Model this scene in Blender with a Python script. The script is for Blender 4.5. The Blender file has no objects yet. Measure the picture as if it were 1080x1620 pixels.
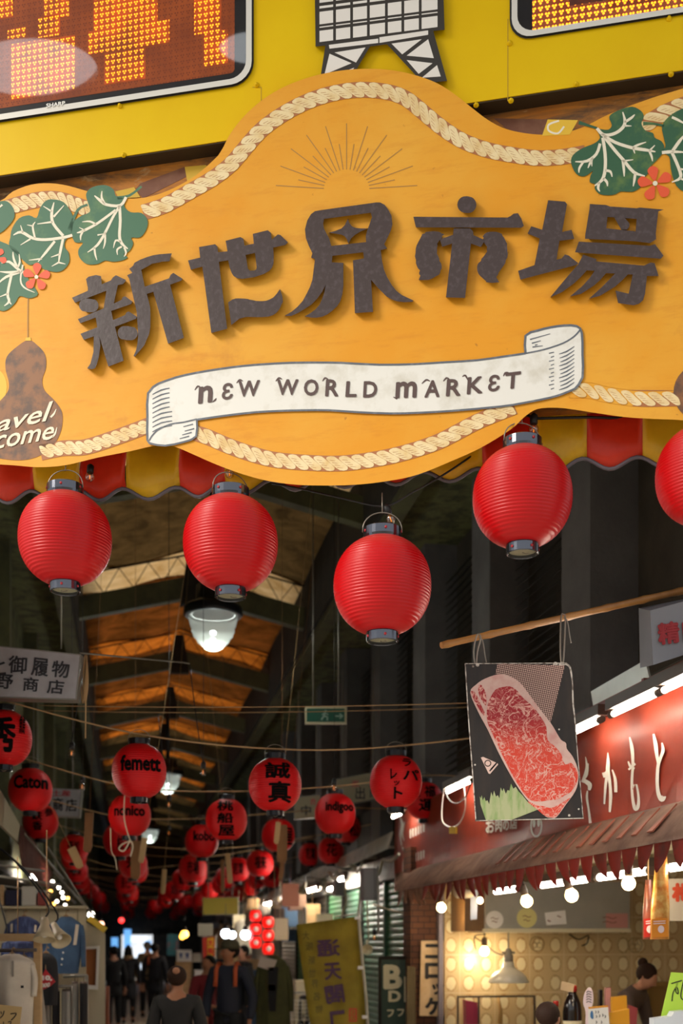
import bpy, bmesh, math, random
from mathutils import Vector, Matrix

random.seed(11)
sc = bpy.context.scene
COL = sc.collection
R = math.radians

# ---------------------------------------------------------------- camera, sky, sun, exposure
F, CX, HY, CZ = 1900.0, 540.0, 1490.0, 1.65          # focal length and horizon in pixels of the 1080x1620 frame
cam_d = bpy.data.cameras.new('camera')
cam = bpy.data.objects.new('camera', cam_d)
COL.objects.link(cam)
cam.location = (0, 0, CZ)
cam.rotation_euler = (R(90), 0, 0)
cam_d.sensor_fit = 'VERTICAL'
cam_d.sensor_height = 36.0
cam_d.sensor_width = 24.0
cam_d.lens = 36.0 * F / 1620.0
cam_d.shift_y = (HY - 810.0) / 1620.0
cam_d.clip_end = 300
cam_d.dof.use_dof = True
cam_d.dof.focus_distance = 5.6
cam_d.dof.aperture_fstop = 2.0
sc.camera = cam

world = bpy.data.worlds.new('sky')
sc.world = world
world.use_nodes = True
wn = world.node_tree.nodes
wn['Background'].inputs[0].default_value = (0.93, 0.97, 1.0, 1)
wn['Background'].inputs[1].default_value = 1.05

sun_d = bpy.data.lights.new('sun', 'SUN')
sun_d.energy = 4.0
sun_d.angle = R(22)
sun_d.color = (1.0, 0.93, 0.82)
sun = bpy.data.objects.new('sun', sun_d)
COL.objects.link(sun)
sun.rotation_euler = Vector((0.86, 0.44, -0.62)).to_track_quat('-Z', 'Y').to_euler()
sun.location = (-3, -6, 12)

sc.view_settings.view_transform = 'Standard'
sc.view_settings.look = 'None'
sc.view_settings.gamma = 1.0
sc.view_settings.use_curve_mapping = False
sc.view_settings.exposure = -0.1
sc.cycles.use_denoising = True
sc.cycles.max_bounces = 6
sc.cycles.sample_clamp_indirect = 6.0

# ---------------------------------------------------------------- frames
YAW = math.atan((CX - 200.0) / F)                     # the arcade runs towards pixel (200, 1490)
CA, SA = math.cos(YAW), math.sin(YAW)
BYAW = math.atan(0.226)                               # the sign front is turned a little to the other side
CB, SB = math.cos(BYAW), math.sin(BYAW)
BY0 = 5.5


def W(px, py, d):
    return Vector(((px - CX) / F * d, d, CZ - (py - HY) / F * d))


def K(u, v, z):                                       # arcade frame: u to the right, v along, z up
    return Vector((u * CA - v * SA, u * SA + v * CA, z))


def KU(px, py, u):                                    # point of the plane u = const seen at a pixel
    k = (px - CX) / F
    return W(px, py, u / (k * CA + SA))


def KV(px, py, v):
    k = (px - CX) / F
    return W(px, py, v / (CA - k * SA))


def UVof(p):
    return (p.x * CA + p.y * SA, -p.x * SA + p.y * CA)


def B(px, py, off=0.0):                               # point of the sign plane (off metres in front of it)
    k = (px - CX) / F
    return W(px, py, (BY0 * CB - off) / (k * SB + CB))


def BS(s, off, z):                                    # sign frame to world
    return Vector((s * CB - off * SB, BY0 - s * SB - off * CB, z))


def Bs(px, py, off=0.0):
    p = B(px, py, off)
    return p.x * CB - (p.y - BY0) * SB


# ---------------------------------------------------------------- materials
def lin(h):
    if not isinstance(h, str):
        return tuple(h) + (1,) if len(h) == 3 else tuple(h)
    h = h.lstrip('#')
    out = []
    for i in (0, 2, 4):
        c = int(h[i:i + 2], 16) / 255
        out.append(c / 12.92 if c <= 0.04045 else ((c + 0.055) / 1.055) ** 2.4)
    return tuple(out) + (1,)


MATS = {}


class NT:
    def __init__(self, m):
        self.t = m.node_tree
        self.n = self.t.nodes
        self.bsdf = self.n.get('Principled BSDF')

    def node(self, typ, **kw):
        nd = self.n.new(typ)
        for k, v in kw.items():
            setattr(nd, k, v)
        return nd

    def link(self, a, b):
        self.t.links.new(a, b)

    def set(self, sock, v):
        if hasattr(v, 'is_linked') or hasattr(v, 'links'):
            self.link(v, sock)
        else:
            sock.default_value = v

    def m(self, op, a, b=0.0, c=0.0):
        nd = self.node('ShaderNodeMath', operation=op)
        for i, v in enumerate((a, b, c)):
            self.set(nd.inputs[i], v)
        return nd.outputs[0]

    def mix(self, fac, a, b, blend='MIX'):
        nd = self.node('ShaderNodeMix', data_type='RGBA', blend_type=blend)
        self.set(nd.inputs[0], fac)
        self.set(nd.inputs[6], a)
        self.set(nd.inputs[7], b)
        return nd.outputs[2]

    def ramp(self, fac, stops, interp='LINEAR'):
        nd = self.node('ShaderNodeValToRGB')
        nd.color_ramp.interpolation = interp
        el = nd.color_ramp.elements
        while len(el) < len(stops):
            el.new(0.5)
        for e, (p, c) in zip(el, stops):
            e.position = p
            e.color = lin(c)
        self.link(fac, nd.inputs[0])
        return nd.outputs[0]

    def coords(self, kind='Object'):
        return self.node('ShaderNodeTexCoord').outputs[kind]

    def noise(self, vec, scale, detail=5, rough=0.6, dist=0.0):
        nd = self.node('ShaderNodeTexNoise')
        nd.inputs['Scale'].default_value = scale
        nd.inputs['Detail'].default_value = detail
        nd.inputs['Roughness'].default_value = rough
        nd.inputs['Distortion'].default_value = dist
        self.link(vec, nd.inputs['Vector'])
        return nd.outputs[0]

    def mapping(self, vec, scale=(1, 1, 1), rot=(0, 0, 0), loc=(0, 0, 0)):
        nd = self.node('ShaderNodeMapping')
        nd.inputs['Scale'].default_value = scale
        nd.inputs['Rotation'].default_value = rot
        nd.inputs['Location'].default_value = loc
        self.link(vec, nd.inputs['Vector'])
        return nd.outputs[0]


def new_mat(name):
    m = bpy.data.materials.new(name)
    m.use_nodes = True
    return m, NT(m)


def mat(name, col, rough=0.6, metal=0.0, var=None, bump=None, emit=None, spec=0.5, coat=0.0, trans=0.0, alpha=1.0, stretch=(1, 1, 1)):
    """plain procedural surface; var = (second colour, noise scale, low, high), bump = (scale, strength)"""
    if name in MATS:
        return MATS[name]
    m, t = new_mat(name)
    b = t.bsdf
    b.inputs['Base Color'].default_value = lin(col)
    b.inputs['Roughness'].default_value = rough
    b.inputs['Metallic'].default_value = metal
    b.inputs['Specular IOR Level'].default_value = spec
    b.inputs['Coat Weight'].default_value = coat
    b.inputs['Transmission Weight'].default_value = trans
    b.inputs['Alpha'].default_value = alpha
    if var or bump:
        co = t.coords()
        if stretch != (1, 1, 1):
            co = t.mapping(co, scale=stretch)
    if var:
        c2, s, lo, hi = var
        n = t.noise(co, s)
        f = t.ramp(n, [(lo, (0, 0, 0)), (hi, (1, 1, 1))])
        t.link(t.mix(f, lin(col), lin(c2)), b.inputs['Base Color'])
    if bump:
        bn = t.node('ShaderNodeBump')
        bn.inputs['Strength'].default_value = bump[1]
        bn.inputs['Distance'].default_value = 0.01
        t.link(t.noise(co, bump[0]), bn.inputs['Height'])
        t.link(bn.outputs[0], b.inputs['Normal'])
    if emit:
        b.inputs['Emission Color'].default_value = lin(emit[0])
        b.inputs['Emission Strength'].default_value = emit[1]
    MATS[name] = m
    return m


# ---------------------------------------------------------------- mesh building
class MB:
    def __init__(self):
        self.bm = bmesh.new()
        self.mi = 0

    def v(self, p):
        return self.bm.verts.new(p)

    def f(self, vs, smooth=False):
        try:
            fc = self.bm.faces.new(vs)
        except ValueError:
            return None
        fc.material_index = self.mi
        fc.smooth = smooth
        return fc

    def quad(self, a, b, c, d, smooth=False):
        return self.f([self.v(a), self.v(b), self.v(c), self.v(d)], smooth)

    def box(self, c, size, M=None):
        x, y, z = (s / 2 for s in size)
        c = Vector(c)
        vs = []
        for dx, dy, dz in ((-x, -y, -z), (x, -y, -z), (x, y, -z), (-x, y, -z), (-x, -y, z), (x, -y, z), (x, y, z), (-x, y, z)):
            p = Vector((dx, dy, dz))
            vs.append(self.v(c + (M @ p if M else p)))
        for q in ((3, 2, 1, 0), (4, 5, 6, 7), (0, 1, 5, 4), (1, 2, 6, 5), (2, 3, 7, 6), (3, 0, 4, 7)):
            self.f([vs[i] for i in q])
        return self

    def hexa(self, pts):                              # eight corners: bottom ring, then top ring
        vs = [self.v(p) for p in pts]
        for q in ((3, 2, 1, 0), (4, 5, 6, 7), (0, 1, 5, 4), (1, 2, 6, 5), (2, 3, 7, 6), (3, 0, 4, 7)):
            self.f([vs[i] for i in q])
        return self

    def kbox(self, u0, u1, v0, v1, z0, z1):           # box in the arcade frame
        return self.hexa([K(u0, v0, z0), K(u1, v0, z0), K(u1, v1, z0), K(u0, v1, z0), K(u0, v0, z1), K(u1, v0, z1), K(u1, v1, z1), K(u0, v1, z1)])

    def bar(self, a, b, w, h=None, up=(0, 0, 1)):     # square bar from a to b
        a, b = Vector(a), Vector(b)
        h = h or w
        d = (b - a).normalized()
        s = d.cross(Vector(up))
        if s.length < 1e-4:
            s = d.cross(Vector((1, 0, 0)))
        s.normalize()
        t = s.cross(d)
        s, t = s * w / 2, t * h / 2
        return self.hexa([a - s - t, a + s - t, b + s - t, b - s - t, a - s + t, a + s + t, b + s + t, b - s + t])

    def prism(self, pts, off):                        # front outline and its copy pushed back by off
        off = Vector(off)
        a = [self.v(p) for p in pts]
        b = [self.v(Vector(p) + off) for p in pts]
        self.f(a)
        self.f(b[::-1])
        n = len(a)
        for i in range(n):
            self.f([a[i], b[i], b[(i + 1) % n], a[(i + 1) % n]])
        return self

    def ring(self, c, x, y, r, n):
        return [self.v(c + x * (r * math.cos(2 * math.pi * i / n)) + y * (r * math.sin(2 * math.pi * i / n))) for i in range(n)]

    def bridge(self, r0, r1, smooth=True):
        n = len(r0)
        for i in range(n):
            self.f([r0[i], r0[(i + 1) % n], r1[(i + 1) % n], r1[i]], smooth)

    def tube(self, pts, r, seg=8, cap=True, flat=1.0):
        pts = [Vector(p) for p in pts]
        rs = r if isinstance(r, (list, tuple)) else [r] * len(pts)
        prev = None
        side = None
        for i, p in enumerate(pts):
            d = (pts[min(i + 1, len(pts) - 1)] - pts[max(i - 1, 0)])
            if d.length < 1e-9:
                d = Vector((0, 0, 1))
            d.normalize()
            if side is None:
                side = d.cross(Vector((0, 0, 1)))
                if side.length < 1e-3:
                    side = d.cross(Vector((1, 0, 0)))
            side = (side - d * side.dot(d)).normalized()
            o = side.cross(d)
            rg = self.ring(p, side, o * flat, rs[i], seg)
            if prev:
                self.bridge(prev, rg)
            elif cap:
                self.f(rg[::-1])
            prev = rg
        if cap:
            self.f(prev)
        return self

    def lathe(self, prof, c=(0, 0, 0), seg=24, axis=None, cap=(True, True), smooth=True):
        c = Vector(c)
        z = Vector(axis or (0, 0, 1)).normalized()
        x = z.cross(Vector((0, 1, 0)))
        if x.length < 1e-3:
            x = z.cross(Vector((1, 0, 0)))
        x.normalize()
        y = z.cross(x)
        prev = None
        first = None
        for (r, h) in prof:
            rg = self.ring(c + z * h, x, y, max(r, 1e-5), seg)
            if prev:
                self.bridge(prev, rg, smooth)
            else:
                first = rg
            prev = rg
        if cap[0]:
            self.f(first[::-1])
        if cap[1]:
            self.f(prev)
        return self

    def ball(self, c, r, seg=16, sx=1, sy=1, sz=1, M=None):
        n = seg // 2
        c = Vector(c)
        rows = []
        for i in range(1, n):
            a = math.pi * i / n
            row = []
            for j in range(seg):
                b = 2 * math.pi * j / seg
                p = Vector((sx * r * math.sin(a) * math.cos(b), sy * r * math.sin(a) * math.sin(b), sz * r * math.cos(a)))
                row.append(self.v(c + (M @ p if M else p)))
            rows.append(row)
        for a, b in zip(rows, rows[1:]):
            for j in range(seg):
                self.f([b[j], b[(j + 1) % seg], a[(j + 1) % seg], a[j]], True)
        pt, pb = Vector((0, 0, sz * r)), Vector((0, 0, -sz * r))
        t, bt = self.v(c + (M @ pt if M else pt)), self.v(c + (M @ pb if M else pb))
        for j in range(seg):
            self.f([t, rows[0][j], rows[0][(j + 1) % seg]], True)
            self.f([bt, rows[-1][(j + 1) % seg], rows[-1][j]], True)
        return self

    def grid(self, rows, smooth=True, close=False):
        vs = [[self.v(p) for p in r] for r in rows]
        for a, b in zip(vs, vs[1:]):
            n = len(a)
            for j in range(n if close else n - 1):
                self.f([a[j], a[(j + 1) % n], b[(j + 1) % n], b[j]], smooth)
        return self

    def mesh(self, me, fn):                           # copy a mesh through a mapping
        vs = [self.v(fn(v.co)) for v in me.vertices]
        for p in me.polygons:
            self.f([vs[i] for i in p.vertices])
        return self

    def solid(self, t):
        bmesh.ops.solidify(self.bm, geom=self.bm.faces[:], thickness=t)
        return self

    def build(self, name, m, parent=None, loc=None, local=False, fix=True, bevel=0.0):
        if fix:
            bmesh.ops.recalc_face_normals(self.bm, faces=self.bm.faces[:])
        if bevel:
            bmesh.ops.bevel(self.bm, geom=self.bm.edges[:], offset=bevel, segments=2, profile=0.6, affect='EDGES', clamp_overlap=True)
        if parent is not None:
            X = XF[parent.name]
            if not local:
                bmesh.ops.transform(self.bm, matrix=X.inverted(), verts=self.bm.verts)
        elif loc is not None:
            X = Matrix.Translation(Vector(loc))
            if not local:
                bmesh.ops.transform(self.bm, matrix=X.inverted(), verts=self.bm.verts)
        else:
            X = Matrix.Identity(4)
        me = bpy.data.meshes.new(name)
        self.bm.to_mesh(me)
        self.bm.free()
        for x in (m if isinstance(m, (list, tuple)) else [m]):
            me.materials.append(x)
        o = bpy.data.objects.new(name, me)
        COL.objects.link(o)
        if parent is not None:
            o.parent = parent
        elif loc is not None:
            o.location = loc
        XF[o.name] = X
        return o


XF = {}


def tag(o, label=None, cat=None, group=None, kind=None):
    if label:
        o['label'] = label
    if cat:
        o['category'] = cat
    if group:
        o['group'] = group
    if kind:
        o['kind'] = kind
    return o


def thing(name, label, cat, loc=(0, 0, 0), rotz=0.0, group=None):
    o = bpy.data.objects.new(name, None)
    o.empty_display_size = 0.1
    COL.objects.link(o)
    o.location = loc
    o.rotation_euler = (0, 0, rotz)
    XF[o.name] = Matrix.Translation(Vector(loc)) @ Matrix.Rotation(rotz, 4, 'Z')
    return tag(o, label, cat, group)


def struct(o):
    o['kind'] = 'structure'
    return o


def dup(root, loc, label=None, group=None, rotz=None, scale=None):
    r = root.copy()
    COL.objects.link(r)
    r.location = loc
    if rotz is not None:
        r.rotation_euler = (0, 0, rotz)
    if scale is not None:
        r.scale = (scale, scale, scale)
    XF[r.name] = Matrix.Translation(Vector(loc)) @ Matrix.Rotation(r.rotation_euler.z, 4, 'Z')
    if label:
        r['label'] = label
    if group:
        r['group'] = group
    for ch in list(root.children):
        c = ch.copy()
        COL.objects.link(c)
        c.parent = r
        XF[c.name] = XF[r.name]
        for g in list(ch.children):
            d = g.copy()
            COL.objects.link(d)
            d.parent = c
    return r


def shape2d(loops, res=0):
    """filled 2D mesh (with holes) of pixel-space loops; z runs 0..1"""
    cu = bpy.data.curves.new('tmp', 'CURVE')
    cu.dimensions = '2D'
    cu.fill_mode = 'BOTH'
    cu.extrude = 0.5
    for lp in loops:
        sp = cu.splines.new('POLY')
        sp.points.add(len(lp) - 1)
        for q, p in zip(sp.points, lp):
            q.co = (p[0], p[1], 0, 1)
        sp.use_cyclic_u = True
    return _curve_mesh(cu)


def _curve_mesh(cu):
    o = bpy.data.objects.new('tmp', cu)
    COL.objects.link(o)
    dg = bpy.context.evaluated_depsgraph_get()
    me = bpy.data.meshes.new_from_object(o.evaluated_get(dg))
    bpy.data.objects.remove(o)
    bpy.data.curves.remove(cu)
    return me


def text2d(s, bold=0.0, shear=0.0, res=3, line=1.0):
    cu = bpy.data.curves.new('tmp', 'FONT')
    cu.body = s
    cu.offset = bold
    cu.shear = shear
    cu.resolution_u = res
    cu.space_line = line
    cu.extrude = 0.5
    return _curve_mesh(cu)


def lettering(mb, s, quad, proj, off=0.002, thick=0.003, bold=0.0, shear=0.0, cut=0.0, mirror=False, res=3, line=1.0):
    """text fitted into a pixel quad (tl, tr, br, bl) and laid on proj(px, py, off)"""
    me = text2d(s, 0.0, shear, res, line)
    if bold:
        b3 = bmesh.new()
        for q in range(8):
            b4 = bmesh.new()
            b4.from_mesh(me)
            bmesh.ops.translate(b4, verts=b4.verts, vec=(bold * math.cos(q * math.pi / 4), bold * math.sin(q * math.pi / 4), .22 * (q + 1)))
            tm = bpy.data.meshes.new('tmp')
            b4.to_mesh(tm)
            b4.free()
            b3.from_mesh(tm)
            bpy.data.meshes.remove(tm)
        b3.to_mesh(me)
        b3.free()
    xs = [v.co.x for v in me.vertices]
    ys = [v.co.y for v in me.vertices]
    x0, x1, y0, y1 = min(xs), max(xs), min(ys), max(ys)
    tl, tr, br, bl = (Vector(q) for q in quad)

    def fn(c):
        a = (c.x - x0) / (x1 - x0)
        if mirror:
            a = 1 - a
        b = (c.y - y0) / max(y1 - y0, 1e-6)
        p = (bl * (1 - a) + br * a) * (1 - b) + (tl * (1 - a) + tr * a) * b
        return proj(p.x, p.y, off + (c.z + 0.5) * thick)
    if cut:
        b2 = bmesh.new()
        b2.from_mesh(me)
        for _ in range(4):
            es = [e for e in b2.edges if e.calc_length() > cut]
            if not es:
                break
            bmesh.ops.subdivide_edges(b2, edges=es, cuts=1)
            bmesh.ops.triangulate(b2, faces=[f for f in b2.faces if len(f.verts) > 4])
        b2.to_mesh(me)
        b2.free()
    mb.mesh(me, fn)
    bpy.data.meshes.remove(me)


def rectq(x0, y0, x1, y1):
    return ((x0, y0), (x1, y0), (x1, y1), (x0, y1))


def poly(mb, loops, proj, off=0.0, thick=0.003):
    me = shape2d(loops)
    mb.mesh(me, lambda c: proj(c.x, c.y, off + (c.z + 0.5) * thick))
    bpy.data.meshes.remove(me)


def smooth(pts, n=4, closed=True):
    out = []
    m = len(pts)
    for i in range(m if closed else m - 1):
        if closed:
            p0, p1, p2, p3 = pts[(i - 1) % m], pts[i], pts[(i + 1) % m], pts[(i + 2) % m]
        else:
            p0, p1, p2, p3 = pts[max(i - 1, 0)], pts[i], pts[i + 1], pts[min(i + 2, m - 1)]
        for j in range(n):
            t = j / n
            out.append(tuple(0.5 * (2 * p1[k] + (p2[k] - p0[k]) * t + (2 * p0[k] - 5 * p1[k] + 4 * p2[k] - p3[k]) * t * t
                                    + (3 * p1[k] - p0[k] - 3 * p2[k] + p3[k]) * t ** 3) for k in range(len(p1))))
    if not closed:
        out.append(tuple(pts[-1]))
    return out


def stroke(pts, w, n=4, taper=(1.0, 1.0)):
    """outline (pixel space) of a brush stroke along pts; w may be a list"""
    ws = list(w) if isinstance(w, (list, tuple)) else [w] * len(pts)
    ws[0] *= taper[0]
    ws[-1] *= taper[1]
    q = smooth([(p[0], p[1], ww) for p, ww in zip(pts, ws)], n, False)
    L, Rr = [], []
    for i, p in enumerate(q):
        a, b = q[max(i - 1, 0)], q[min(i + 1, len(q) - 1)]
        dx, dy = b[0] - a[0], b[1] - a[1]
        l = math.hypot(dx, dy) or 1
        h = max(p[2], 0.15) / 2
        L.append((p[0] - dy / l * h, p[1] + dx / l * h))
        Rr.append((p[0] + dy / l * h, p[1] - dx / l * h))
    return L + Rr[::-1]


def circle(cx, cy, r, n=24, ry=None):
    ry = ry or r
    return [(cx + r * math.cos(2 * math.pi * i / n), cy + ry * math.sin(2 * math.pi * i / n)) for i in range(n)]


def sag(a, b, drop, n=16):
    a, b = Vector(a), Vector(b)
    return [a.lerp(b, i / n) - Vector((0, 0, drop * 4 * (i / n) * (1 - i / n))) for i in range(n + 1)]


def point_light(name, loc, col, energy, r=0.03, parent=None):
    ld = bpy.data.lights.new(name, 'POINT')
    ld.energy = energy
    ld.color = col
    ld.shadow_soft_size = r
    o = bpy.data.objects.new(name, ld)
    COL.objects.link(o)
    if parent is not None:
        o.parent = parent
        o.location = XF[parent.name].inverted() @ Vector(loc)
    else:
        o.location = loc
    return o
# ================================================================ the setting
m_floor = mat('paving', '#d6ccbc', 0.7, var=('#bfb5a6', 1.6, 0.35, 0.65), bump=(18, 0.15))
m_wall_dark = mat('dark_plaster', '#666463', 0.9, var=('#525050', 2.2, 0.35, 0.7), bump=(30, 0.3))
m_wall_brown = mat('brown_plaster', '#463f33', 0.9, var=('#332d24', 3, 0.3, 0.7), bump=(30, 0.3))
m_moss = mat('mossy_timber', '#5d5f36', 0.85, var=('#35361c', 7, 0.42, 0.62), bump=(25, 0.5))
m_beam = mat('green_painted_steel', '#565636', 0.6, var=('#3c3a28', 4, 0.4, 0.7), bump=(20, 0.2))
m_soot = mat('sooty_timber', '#2a241b', 0.9, var=('#17130e', 5, 0.4, 0.65))
m_front = mat('front_wall_render', '#77716a', 0.9, var=('#5d5852', 2, 0.35, 0.7))


def sheet_mat(name, c1, c2, tr):
    m, t = new_mat(name)
    n = t.n
    co = t.mapping(t.coords(), scale=(1.0, 1.0, 1.0))
    f = t.ramp(t.noise(co, 2.6, 6, 0.65, 0.6), [(0.35, (0, 0, 0)), (0.68, (1, 1, 1))])
    c = t.mix(f, lin(c1), lin(c2))
    tl = t.node('ShaderNodeBsdfTranslucent')
    df = t.node('ShaderNodeBsdfDiffuse')
    mx = t.node('ShaderNodeMixShader')
    t.link(c, tl.inputs[0])
    t.link(c, df.inputs[0])
    mx.inputs[0].default_value = tr
    t.link(df.outputs[0], mx.inputs[1])
    t.link(tl.outputs[0], mx.inputs[2])
    t.link(mx.outputs[0], n['Material Output'].inputs['Surface'])
    return m


m_sheet = sheet_mat('weathered_brown_roof_sheet', '#7a5f38', '#4a3820', 0.42)
m_sheet_o = sheet_mat('yellowed_roof_sheet', '#9c5c26', '#5e3614', 0.44)
m_clear = sheet_mat('pale_roof_sheet', '#e3c796', '#c09a60', 0.62)
m_amber = sheet_mat('amber_roof_sheet', '#d9822c', '#a0561a', 0.66)


def slab(name, m, u0, u1, v0, v1, z0, z1):
    b = MB()
    b.kbox(u0, u1, v0, v1, z0, z1)
    return struct(b.build(name, m))


b = MB()
b.quad((-30, -25, 0), (30, -25, 0), (30, 90, 0), (-30, 90, 0))
struct(b.build('floor', m_floor))

# roof: green gable trusses, brown sheets between them, a paler sheet just before each truss
UL, UR, UC = -0.64, 2.30, 0.82
ZE, ZR = 5.65, 6.00
tv = [7.5 + 3.9 * i for i in range(12)]
words_n = ['first', 'second', 'third', 'fourth', 'fifth', 'sixth', 'seventh', 'eighth', 'ninth', 'tenth', 'eleventh', 'twelfth']
for i, v in enumerate(tv):
    t = thing('roof_truss', 'dark green gable truss under the arcade roof, %s one in from the street' % words_n[i], 'roof truss', K(UC, v, ZE), YAW, 'gable trusses of the arcade roof')
    b = MB()
    for ua, ub in ((UL, UC), (UC, UR)):
        za = ZE if ua == UL else ZR
        zb = ZR if ua == UL else ZE
        b.hexa([K(ua, v - .07, za), K(ub, v - .07, zb), K(ub, v + .07, zb), K(ua, v + .07, za),
                K(ua, v - .07, za + .27), K(ub, v - .07, zb + .27), K(ub, v + .07, zb + .27), K(ua, v + .07, za + .27)])
    b.build('beam', m_beam, t)
    b = MB()
    n = 4
    for ua, ub, za, zb in ((UL, UC, ZE, ZR), (UC, UR, ZR, ZE)):
        for k in range(n):
            f0, f1, fm = k / n, (k + 1) / n, (k + 0.5) / n
            P = lambda f, dz: K(ua + (ub - ua) * f, v, za + (zb - za) * f + dz)
            b.bar(P(f0, .27), P(fm, .55), .009)
            b.bar(P(fm, .55), P(f1, .27), .009)
        b.bar(P(0, .56), P(1, .56), .02)
    b.build('web_bracing', m_soot, t)
    b = MB()
    b.hexa([K(UC - .16, v - .09, ZR - .1), K(UC + .16, v - .09, ZR - .1), K(UC + .16, v + .05, ZR - .1), K(UC - .16, v + .05, ZR - .1),
            K(UC - .07, v - .09, ZR + .5), K(UC + .07, v - .09, ZR + .5), K(UC + .07, v + .05, ZR + .5), K(UC - .07, v + .05, ZR + .5)])
    b.build('ridge_plate', m_soot, t)
    v1 = tv[i + 1] if i + 1 < len(tv) else v + 3.9
    pale = m_clear if i <= 2 else m_amber
    dull = m_sheet if i <= 1 else (m_sheet_o if i <= 4 else m_sheet)
    segs = [(v - .02, v + 1.0, pale), (v + 1.0, v1, dull)]
    if i == 0:
        segs.insert(0, (v - .3, v, m_sheet))
    for va, vb, mm in segs:
        b = MB()
        nw = 10
        for side in (0, 1):
            rows = []
            for r in range(nw + 1):
                f = r / nw
                u = UL + (UC - UL) * f if side == 0 else UC + (UR - UC) * f
                z = (ZE + (ZR - ZE) * f if side == 0 else ZR + (ZE - ZR) * f) + .60
                row = []
                for q in range(9):
                    g = q / 8
                    va2 = va + (vb + .08 - va) * g
                    row.append(K(u, va2, z + 0.03 * math.sin(7 * f + 1.3 * va2 + side * 2)))
                rows.append(row)
            b.grid(rows)
        b.solid(0.006)
        struct(b.build('ceiling', mm))
# purlins along the roof
for uu, zz in ((UL, ZE + .2), (UR, ZE + .2)):
    slab('trim_1' if uu < 0 else 'trim_2', m_soot, uu - .06, uu + .06, 7.0, 52, zz - .35, zz + .6)
slab('ceiling', m_moss, UR + .06, 3.6, 5.62, 52, ZE, ZE + .1)
slab('ceiling', m_moss, -2.6, UL - .06, 7.6, 52, ZE, ZE + .1)
slab('trim_3', m_beam, UR - .02, UR + .14, 5.65, 52, ZE - .22, ZE)
slab('trim_4', m_beam, UL - .14, UL + .02, 7.0, 52, ZE - .22, ZE)
slab('wall_right', m_wall_brown, 3.28, 3.5, 5.62, 52, 3.35, ZE)
slab('wall_left', m_moss, -1.55, -1.3, 7.0, 52, 2.45, ZE)
slab('wall_left', m_soot, -2.6, -2.4, 7.4, 52, 0, 2.45)
slab('ceiling', m_soot, -2.6, -1.3, 7.4, 52, 2.4, 2.46)
for i in range(12):                                   # timber posts on the left wall
    v = 8.6 + 3.7 * i
    slab('trim_5', m_beam, -1.31, -1.14, v, v + .22, 2.46, ZE)
# pilasters and louvred panels of the right upper wall
for i in range(11):
    v = 7.36 + 2.18 * i
    slab('trim_6', m_wall_dark, 2.95, 3.29, v, v + .52, 2.85, ZE)
    b = MB()
    for k in range(26):
        z = 3.32 + k * .076
        b.hexa([K(3.14, v + .6, z), K(3.2, v + .6, z + .05), K(3.2, v + 2.1, z + .05), K(3.14, v + 2.1, z),
                K(3.14, v + .6, z + .012), K(3.2, v + .6, z + .062), K(3.2, v + 2.1, z + .062), K(3.14, v + 2.1, z + .012)])
    struct(b.build('window_%d' % (i + 1), m_soot))
slab('wall_back', m_soot, -2.6, 3.6, 51.6, 52, 1.95, 7.0)
slab('wall_back', m_soot, -2.6, -.2, 51.6, 52, 0, 2.25)
slab('wall_back', m_soot, 1.1, 3.6, 51.6, 52, 0, 2.25)

# street front, turned with the sign: upper wall and the two flanks
def bslab(name, m, s0, s1, o0, o1, z0, z1):
    b = MB()
    b.hexa([BS(s0, o0, z0), BS(s1, o0, z0), BS(s1, o1, z0), BS(s0, o1, z0), BS(s0, o0, z1), BS(s1, o0, z1), BS(s1, o1, z1), BS(s0, o1, z1)])
    return struct(b.build(name, m))


bslab('wall_front', m_front, -7, 7, -.62, -.50, 4.35, 9.5)
bslab('wall_front', m_front, -7, -2.35, -.62, -.50, 0, 4.35)
bslab('wall_front', m_front, 2.45, 8, -.62, -.50, 0, 4.35)
bslab('ceiling', m_soot, -3.2, 3.0, -2.2, -.62, 6.7, 6.8)

# low unseen building opposite, added pale for the lantern caps to reflect
b = MB()
b.box((0, -8.5, 1.9), (44, 1, 3.8))
struct(b.build('wall_opposite_added', mat('added_opposite_front', '#c9bfae', .8)))
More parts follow.
